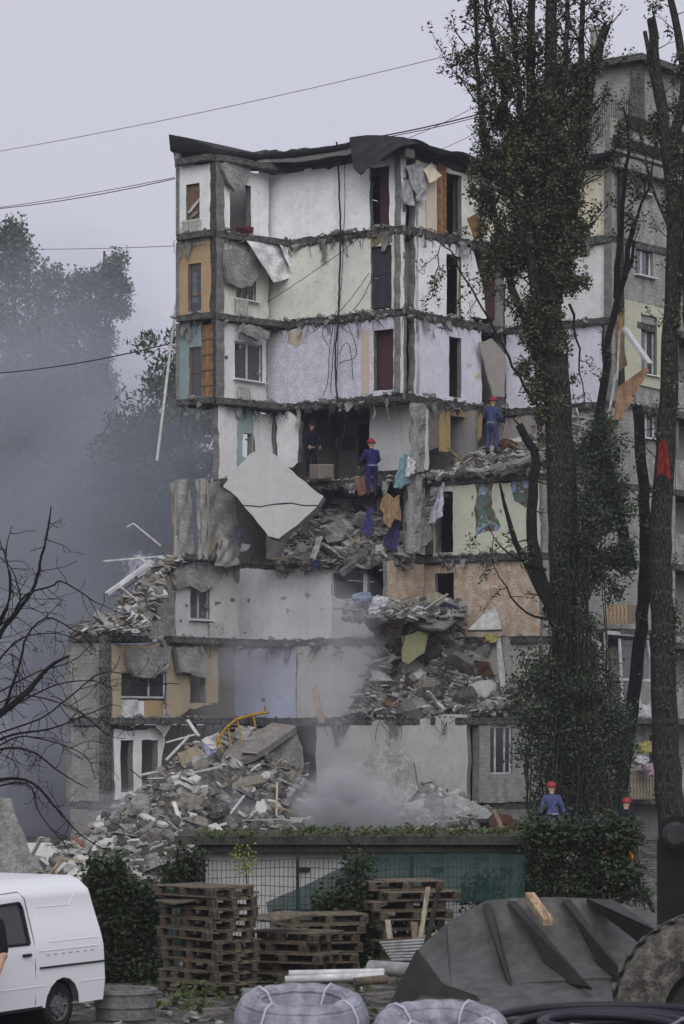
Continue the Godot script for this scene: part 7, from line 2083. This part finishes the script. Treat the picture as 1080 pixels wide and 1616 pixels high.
# ---------- people: tapered bones joined by a smooth minimum, meshed as surface nets ----------
func sdf_mesh(bones: Array, cell: float, k: float) -> Dictionary:
	# bones: [a, b, ra, rb, colour index]
	var lo := Vector3.ONE * 1e9; var hi := -lo
	for b in bones:
		var m: float = maxf(b[2], b[3]) + cell * 2.5
		lo = lo.min(b[0] - Vector3.ONE * m).min(b[1] - Vector3.ONE * m); hi = hi.max(b[0] + Vector3.ONE * m).max(b[1] + Vector3.ONE * m)
	var nx := int((hi.x - lo.x) / cell) + 2; var ny := int((hi.y - lo.y) / cell) + 2; var nz := int((hi.z - lo.z) / cell) + 2
	var val := PackedFloat32Array(); val.resize(nx * ny * nz); val.fill(9.0)
	for b in bones:
		var a: Vector3 = b[0]; var c: Vector3 = b[1]
		var m: float = maxf(b[2], b[3]) + k + cell * 2.0
		var l2 := (a.min(c) - Vector3.ONE * m - lo) / cell; var h2 := (a.max(c) + Vector3.ONE * m - lo) / cell
		var ac := c - a; var L := maxf(ac.length_squared(), 1e-9)
		for z in range(maxi(0, int(l2.z)), mini(nz, int(h2.z) + 1)):
			for y in range(maxi(0, int(l2.y)), mini(ny, int(h2.y) + 1)):
				for x in range(maxi(0, int(l2.x)), mini(nx, int(h2.x) + 1)):
					var p := lo + Vector3(x, y, z) * cell
					var t := clampf((p - a).dot(ac) / L, 0, 1)
					var dd: float = p.distance_to(a + ac * t) - lerpf(b[2], b[3], t)
					var i := (z * ny + y) * nx + x
					var o := val[i]
					if o > 8.0: val[i] = dd
					else:
						var h := maxf(k - absf(o - dd), 0.0) / k
						val[i] = minf(o, dd) - h * h * k * 0.25
	var idx := {}
	var vs := PackedVector3Array(); var ns := PackedVector3Array()
	var off := [0, 1, nx, nx + 1, nx * ny, nx * ny + 1, nx * ny + nx, nx * ny + nx + 1]
	for z in nz - 1:
		for y in ny - 1:
			for x in nx - 1:
				var i := (z * ny + y) * nx + x
				var mask := 0
				for c in 8: if val[i + off[c]] < 0.0: mask |= 1 << c
				if mask == 0 or mask == 255: continue
				var s := Vector3.ZERO; var n := 0
				for e in [[0, 1], [2, 3], [4, 5], [6, 7], [0, 2], [1, 3], [4, 6], [5, 7], [0, 4], [1, 5], [2, 6], [3, 7]]:
					var v0 := val[i + off[e[0]]]; var v1 := val[i + off[e[1]]]
					if (v0 < 0.0) != (v1 < 0.0):
						var t := v0 / (v0 - v1)
						s += Vector3(e[0] & 1, (e[0] >> 1) & 1, (e[0] >> 2) & 1).lerp(Vector3(e[1] & 1, (e[1] >> 1) & 1, (e[1] >> 2) & 1), t); n += 1
				idx[i] = vs.size()
				vs.append(lo + (Vector3(x, y, z) + s / n) * cell)
				ns.append(Vector3(val[i + 1] - val[i], val[i + nx] - val[i], val[i + nx * ny] - val[i]).normalized())
	var f := PackedInt32Array()
	for z in range(1, nz - 1):
		for y in range(1, ny - 1):
			for x in range(1, nx - 1):
				var i := (z * ny + y) * nx + x
				for ax in 3:
					var st: int = [1, nx, nx * ny][ax]; var s1: int = [nx, nx * ny, 1][ax]; var s2: int = [nx * ny, 1, nx][ax]
					if (val[i] < 0.0) == (val[i + st] < 0.0): continue
					if idx.has(i) and idx.has(i - s1) and idx.has(i - s2) and idx.has(i - s1 - s2):
						f.append_array([idx[i], idx[i - s1], idx[i - s1 - s2], idx[i], idx[i - s1 - s2], idx[i - s2]])
	return {"v": vs, "n": ns, "f": f}

func add_sdf(mb: MB, bones: Array, cell: float, k: float) -> void:
	var g := sdf_mesh(bones, cell, k)
	var v: PackedVector3Array = g.v; var n: PackedVector3Array = g.n; var f: PackedInt32Array = g.f
	for i in range(0, f.size(), 3): mb.tri(v[f[i]], v[f[i + 1]], v[f[i + 2]], n[f[i]], n[f[i + 1]], n[f[i + 2]])

func hand(mb: MB, w: Vector3, dir: Vector3, side: Vector3, cell: float) -> void:
	var d := dir.normalized(); var s := (side - d * side.dot(d)).normalized(); var nrm := d.cross(s)
	var bones := [[w, w + d * 0.05, 0.026, 0.034], [w + d * 0.05 - s * 0.02, w + d * 0.085 - s * 0.022, 0.022, 0.02], [w + d * 0.05 + s * 0.02, w + d * 0.085 + s * 0.022, 0.022, 0.02]]
	for i in 4:
		var o := w + d * 0.09 + s * (i - 1.5) * 0.021
		var L: float = [0.065, 0.08, 0.075, 0.058][i]
		var m := o + d * L * 0.5 + nrm * 0.008
		bones.append([o, m, 0.0095, 0.009]); bones.append([m, m + d * L * 0.4 + nrm * 0.025, 0.009, 0.008])
	var tb := w + d * 0.035 + s * 0.032
	bones.append([tb, tb + d * 0.035 + s * 0.025, 0.012, 0.011]); bones.append([tb + d * 0.035 + s * 0.025, tb + d * 0.068 + s * 0.028 + nrm * 0.01, 0.011, 0.009])
	add_sdf(mb, bones, cell, 0.008)

# pose: feet, knees, hips, shoulders ... given in the person's own axes (x right, y up, z forward), standing height 1.75
func person(called_label: String, at: Vector3, turn: float, pose: Dictionary, cloth: Material, helmet: Material, trousers: Material, group := "") -> void:
	var t := thing("person", called_label, "person", at, group)
	t.rotation.y = turn
	var lean: float = pose.get("lean", 0.0)
	var hipy: float = pose.get("hip", 0.92)
	var hip := Vector3(0, hipy, 0)
	var up := Vector3(0, cos(lean), sin(lean))
	var fw := Vector3(0, -sin(lean), cos(lean))
	var chest := hip + up * 0.42; var neck := hip + up * 0.56; var nod: float = pose.get("nod", 0.15); var head: Vector3 = neck + (up + fw * nod).normalized() * 0.16
	var shl := hip + up * 0.5 - Vector3(0.19, 0, 0); var shr := hip + up * 0.5 + Vector3(0.19, 0, 0)
	var hl: Vector3 = pose.get("hand_l", Vector3(-0.3, 0.8, 0.12)); var hr: Vector3 = pose.get("hand_r", Vector3(0.3, 0.8, 0.12))
	var el: Vector3 = (shl + hl) / 2 + Vector3(-0.07, -0.06, -0.06); var er: Vector3 = (shr + hr) / 2 + Vector3(0.07, -0.06, -0.06)
	var fl: Vector3 = pose.get("foot_l", Vector3(-0.13, 0.06, 0.03)); var fr: Vector3 = pose.get("foot_r", Vector3(0.13, 0.06, -0.03))
	var hpl := hip - Vector3(0.1, 0.03, 0); var hpr := hip + Vector3(0.1, -0.03, 0)
	var kl := (hpl + fl) / 2 + Vector3(-0.01, 0.02, 0.06 + (0.92 - hipy) * 0.6); var kr := (hpr + fr) / 2 + Vector3(0.01, 0.02, 0.06 + (0.92 - hipy) * 0.6)
	var mb := MB.new()
	add_sdf(mb, [[hip, chest, 0.15, 0.165], [chest - Vector3(0.08, 0, 0), chest + Vector3(0.08, 0, 0), 0.13, 0.13], [chest, neck, 0.12, 0.06], [shl, el, 0.07, 0.055], [el, hl, 0.055, 0.042], [shr, er, 0.07, 0.055], [er, hr, 0.055, 0.042],
		[hpl, kl, 0.105, 0.075], [kl, fl + Vector3(0, 0.05, 0), 0.075, 0.055], [hpr, kr, 0.105, 0.075], [kr, fr + Vector3(0, 0.05, 0), 0.075, 0.055], [hip - Vector3(0.08, 0, 0), hip + Vector3(0.08, 0, 0), 0.12, 0.12]], 0.03, 0.05)
	lpart(mb, "coverall", cloth, t)
	mb = MB.new()
	for q in [[fl, Vector3(-0.02, 0, 0.17)], [fr, Vector3(0.02, 0, 0.17)]]:
		add_sdf(mb, [[q[0] + Vector3(0, 0.0, -0.05), q[0] + q[1], 0.055, 0.045], [q[0], q[0] + Vector3(0, 0.1, 0), 0.055, 0.06]], 0.02, 0.03)
	lpart(mb, "boots", mat("boot_black", Color(0.02, 0.02, 0.02), 0.7), t)
	mb = MB.new()
	var skin := mat("skin", Color(0.42, 0.25, 0.18), 0.6)
	add_sdf(mb, [[neck - up * 0.04, head, 0.055, 0.06], [head, head + up * 0.06, 0.088, 0.092], [head + fw * 0.03 - up * 0.05, head + fw * 0.05 - up * 0.06, 0.055, 0.045], [head + fw * 0.09, head + fw * 0.105 - up * 0.02, 0.014, 0.018], [head + Vector3(-0.088, 0, 0), head + Vector3(-0.092, 0.03, 0), 0.016, 0.016], [head + Vector3(0.088, 0, 0), head + Vector3(0.092, 0.03, 0), 0.016, 0.016]], 0.012, 0.02)
	hand(mb, hl, hl - el, Vector3(0.3, 0, 1), 0.008); hand(mb, hr, hr - er, Vector3(-0.3, 0, 1), 0.008)
	lpart(mb, "skin", skin, t)
	mb = MB.new()
	for sx in [-0.032, 0.032]: mb.box(Transform3D(Basis.IDENTITY, head + fw * 0.086 + up * 0.02 + Vector3(sx, 0, 0)), Vector3(0.026, 0.012, 0.012), 0.004)
	mb.box(Transform3D(Basis.IDENTITY, head + fw * 0.088 - up * 0.055), Vector3(0.05, 0.008, 0.012), 0.003)
	lpart(mb, "face", mat("face_dark", Color(0.05, 0.025, 0.02), 0.6), t)
	if helmet:
		mb = MB.new()
		mb.lathe(Transform3D(Basis(Vector3.RIGHT, up, fw), head + up * 0.045), [Vector2(0.16, 0.0), Vector2(0.165, 0.012), Vector2(0.128, 0.025), Vector2(0.125, 0.07), Vector2(0.1, 0.13), Vector2(0.05, 0.16), Vector2(0, 0.165)], 20)
		lpart(mb, "helmet", helmet, t)
	# belt and shoulder band
	mb = MB.new()
	mb.lathe(Transform3D(Basis(Vector3.RIGHT, up, fw), hip + up * 0.04), [Vector2(0.165, -0.025), Vector2(0.176, -0.02), Vector2(0.176, 0.02), Vector2(0.165, 0.025)], 18)
	lpart(mb, "belt", trousers, t)

func build_people() -> void:
	var blue := mat("overall_blue", Color(0.032, 0.03, 0.14), 0.9, "cloth", 0.5, 0.6)
	var blue2 := mat("overall_pale", Color(0.075, 0.085, 0.2), 0.9, "cloth", 0.5, 0.6)
	var navy := mat("overall_dark", Color(0.012, 0.012, 0.025), 0.9, "cloth", 0.5, 0.6)
	var red := mat("helmet_red", Color(0.24, 0.025, 0.035), 0.4)
	var rv := mat("overall_red", Color(0.2, 0.02, 0.015), 0.9, "cloth", 0.5, 0.6)
	var org := mat("vest_orange", Color(0.5, 0.13, 0.02), 0.9, "cloth", 0.5, 0.6)
	var band := mat("belt_band", Color(0.2, 0.2, 0.24), 0.7)
	var D := 90.4
	person("rescuer in dark blue coveralls and a red helmet on the middle storey rubble", pp(587, 783, D), PI + 0.35, {"lean": 0.06, "hand_l": Vector3(-0.24, 1.05, 0.3), "hand_r": Vector3(0.34, 0.98, 0.22)}, blue, red, band)
	person("rescuer in paler blue coveralls and red helmet on the ledge beside the poplar", pp(776, 716, 90.5), PI - 0.5, {"lean": 0.12, "hand_l": Vector3(-0.3, 1.0, 0.2), "hand_r": Vector3(0.28, 1.08, 0.3)}, blue2, red, band)
	person("dark clothed figure standing inside the gloomy open room", pp(490, 752, 92.0), 0.4, {"lean": 0.2, "hand_l": Vector3(-0.2, 0.95, 0.35), "hand_r": Vector3(0.2, 0.95, 0.35)}, navy, navy, band)
	person("rescuer in blue with a red helmet at the foot of the ivy covered trunk", pp(872, 1342, 76), PI + 0.2, {"lean": 0.1}, blue2, red, band)
	person("rescuer whose red helmet shows beside the lowest balcony", pp(984, 1365, 77), PI - 0.6, {"lean": 0.2}, navy, red, band)
	person("worker in an orange vest bending down among the shrubs", pp(967, 1396, 70), 0.5, {"lean": 0.7, "hip": 0.8, "hand_l": Vector3(-0.2, 0.5, 0.6), "hand_r": Vector3(0.2, 0.5, 0.6)}, org, mat("helmet_yellow", Color(0.42, 0.33, 0.05), 0.4), band)
	# red jacketed figure high up beside the edge trunk
	var TP := plane(Vector2(pp(1045, 0, 79.6).x - 1.0, 79.6), Vector2(1, 0), Vector2(0, -1))
	var rc := sheet(TP, [1040, 702, 1046, 692, 1053, 704], [1036, 754, 1047, 746, 1058, 760], 0.0, 0.12, 0.08, 0.015, rv, "", null, 10, 12)
	solo(rc, "hanging_cloth", rv, "bright red cloth hanging down on the straight poplar trunk", "cloth")
	# bystander cut by the frame
	var at := pp(-28, 0, 32.5) * Vector3(1, 0, 1)
	var t := thing("person", "bystander in a black short sleeved shirt cut off by the picture's edge", "person", at)
	t.rotation.y = -0.4
	var mb := MB.new()
	add_sdf(mb, [[Vector3(0, 0.95, 0), Vector3(0, 1.38, 0), 0.15, 0.17], [Vector3(-0.12, 1.36, 0), Vector3(0.12, 1.36, 0), 0.13, 0.13], [Vector3(0, 1.4, 0), Vector3(0, 1.5, 0), 0.12, 0.06], [Vector3(0.2, 1.42, 0), Vector3(0.27, 1.14, 0.02), 0.085, 0.075], [Vector3(-0.2, 1.42, 0), Vector3(-0.27, 1.14, 0.02), 0.085, 0.075]], 0.02, 0.05)
	lpart(mb, "shirt", mat("shirt_black", Color(0.012, 0.012, 0.02), 0.9, "cloth", 0.4, 0.6), t)
	mb = MB.new()
	for s in [-1.0, 1.0]:
		add_sdf(mb, [[Vector3(s * 0.26, 1.16, 0.02), Vector3(s * 0.285, 1.08, 0.03), 0.055, 0.05], [Vector3(s * 0.285, 1.08, 0.03), Vector3(s * 0.27, 0.84, 0.14), 0.05, 0.03]], 0.012, 0.03)
		hand(mb, Vector3(s * 0.27, 0.84, 0.14), Vector3(-s * 0.02, -1, 0.3), Vector3(-s * 0.2, 0, 1), 0.006)
	add_sdf(mb, [[Vector3(0, 1.46, 0), Vector3(0, 1.6, 0.02), 0.058, 0.06], [Vector3(0, 1.62, 0.02), Vector3(0, 1.69, 0.02), 0.09, 0.092], [Vector3(0, 1.58, 0.06), Vector3(0, 1.57, 0.08), 0.055, 0.045], [Vector3(0, 1.63, 0.11), Vector3(0, 1.61, 0.125), 0.014, 0.018]], 0.012, 0.02)
	lpart(mb, "skin", mats.skin, t)
	mb = MB.new(); lump_mesh(mb, Vector3(0, 1.7, -0.01), Vector3(0.22, 0.18, 0.24), 9, Basis.IDENTITY, 9); lpart(mb, "hair", mat("hair_dark", Color(0.02, 0.016, 0.012), 0.8), t)
	mb = MB.new()
	add_sdf(mb, [[Vector3(-0.1, 0.93, 0), Vector3(-0.12, 0.5, 0.03), 0.12, 0.085], [Vector3(-0.12, 0.5, 0.03), Vector3(-0.13, 0.1, 0), 0.085, 0.06], [Vector3(0.1, 0.93, 0), Vector3(0.12, 0.5, 0.03), 0.12, 0.085], [Vector3(0.12, 0.5, 0.03), Vector3(0.13, 0.1, 0), 0.085, 0.06]], 0.025, 0.05)
	lpart(mb, "trousers", mat("trousers_grey", Color(0.05, 0.05, 0.06), 0.9, "cloth", 0.4, 0.6), t)
	mb = MB.new()
	for s in [-0.13, 0.13]: add_sdf(mb, [[Vector3(s, 0.05, -0.06), Vector3(s, 0.045, 0.16), 0.05, 0.045]], 0.02, 0.03)
	lpart(mb, "shoes", mats.boot_black, t)

# ---------- smoke and dust ----------
func puff(called: String, label: String, u: float, v: float, d: float, size: Vector3, dens: float, col: Color) -> void:
	var f := FogVolume.new(); f.name = numbered(called)
	f.shape = RenderingServer.FOG_VOLUME_SHAPE_ELLIPSOID
	f.size = size
	var m := FogMaterial.new(); m.density = dens; m.albedo = col
	f.material = m
	f.position = pp(u, v, d)
	add_child(f)
	tag(f, label, "smoke", "", "stuff")

func build_smoke() -> void:
	var sm := Color(0.8, 0.82, 0.87)
	# banks of smoke: many small overlapping puffs thinning outward
	for a in [[60, 1230, 97, 130, 90, 14, 0.04, 6.0], [70, 1050, 101, 140, 120, 16, 0.022, 7.0], [120, 880, 106, 150, 110, 14, 0.017, 8.0], [70, 700, 122, 150, 130, 12, 0.0095, 11.0], [70, 540, 128, 90, 90, 7, 0.006, 11.0], [260, 720, 106, 60, 90, 8, 0.014, 6.0]]:
		for i in int(a[5]):
			var s: float = a[7] * rr(0.6, 1.3)
			puff("smoke", "blue grey smoke drifting behind the bare tree", a[0] + rng.randfn() * a[3] * 0.6, a[1] + rng.randfn() * a[4] * 0.6, a[2] + rr(-3, 3), Vector3(s * rr(0.8, 1.4), s * rr(0.7, 1.0), s), a[6] * rr(0.5, 1.4), sm)
	var du := Color(0.95, 0.94, 0.97)
	for a in [[550, 1288, 80.5, 80, 16, 44, 0.3, 1.1], [545, 1255, 81, 56, 30, 30, 0.16, 1.2], [300, 1290, 79, 100, 22, 22, 0.1, 1.4], [525, 1140, 83.5, 30, 70, 18, 0.07, 1.4], [555, 1020, 84.8, 34, 50, 18, 0.09, 1.2], [490, 960, 86, 44, 40, 14, 0.06, 1.5], [430, 1060, 85.5, 60, 50, 14, 0.05, 1.6]]:
		for i in int(a[5]):
			var s: float = a[7] * rr(0.5, 1.4)
			puff("dust", "pale dust cloud rising from the rubble heap", a[0] + rng.randfn() * a[3] * 0.6, a[1] + rng.randfn() * a[4] * 0.6, a[2] + rr(-0.8, 0.8), Vector3(s * rr(0.9, 1.6), s * rr(0.6, 1.0), s), a[6] * rr(0.5, 1.4), du)

func _ready() -> void:
	rng.seed = 20240717
	set_view()
	make_mats()
	build_ground()
	build_house()
	build_rubble()
	build_trees()
	build_shed()
	build_pallets()
	build_van()
	build_machines()
	build_cables()
	build_people()
	build_smoke()
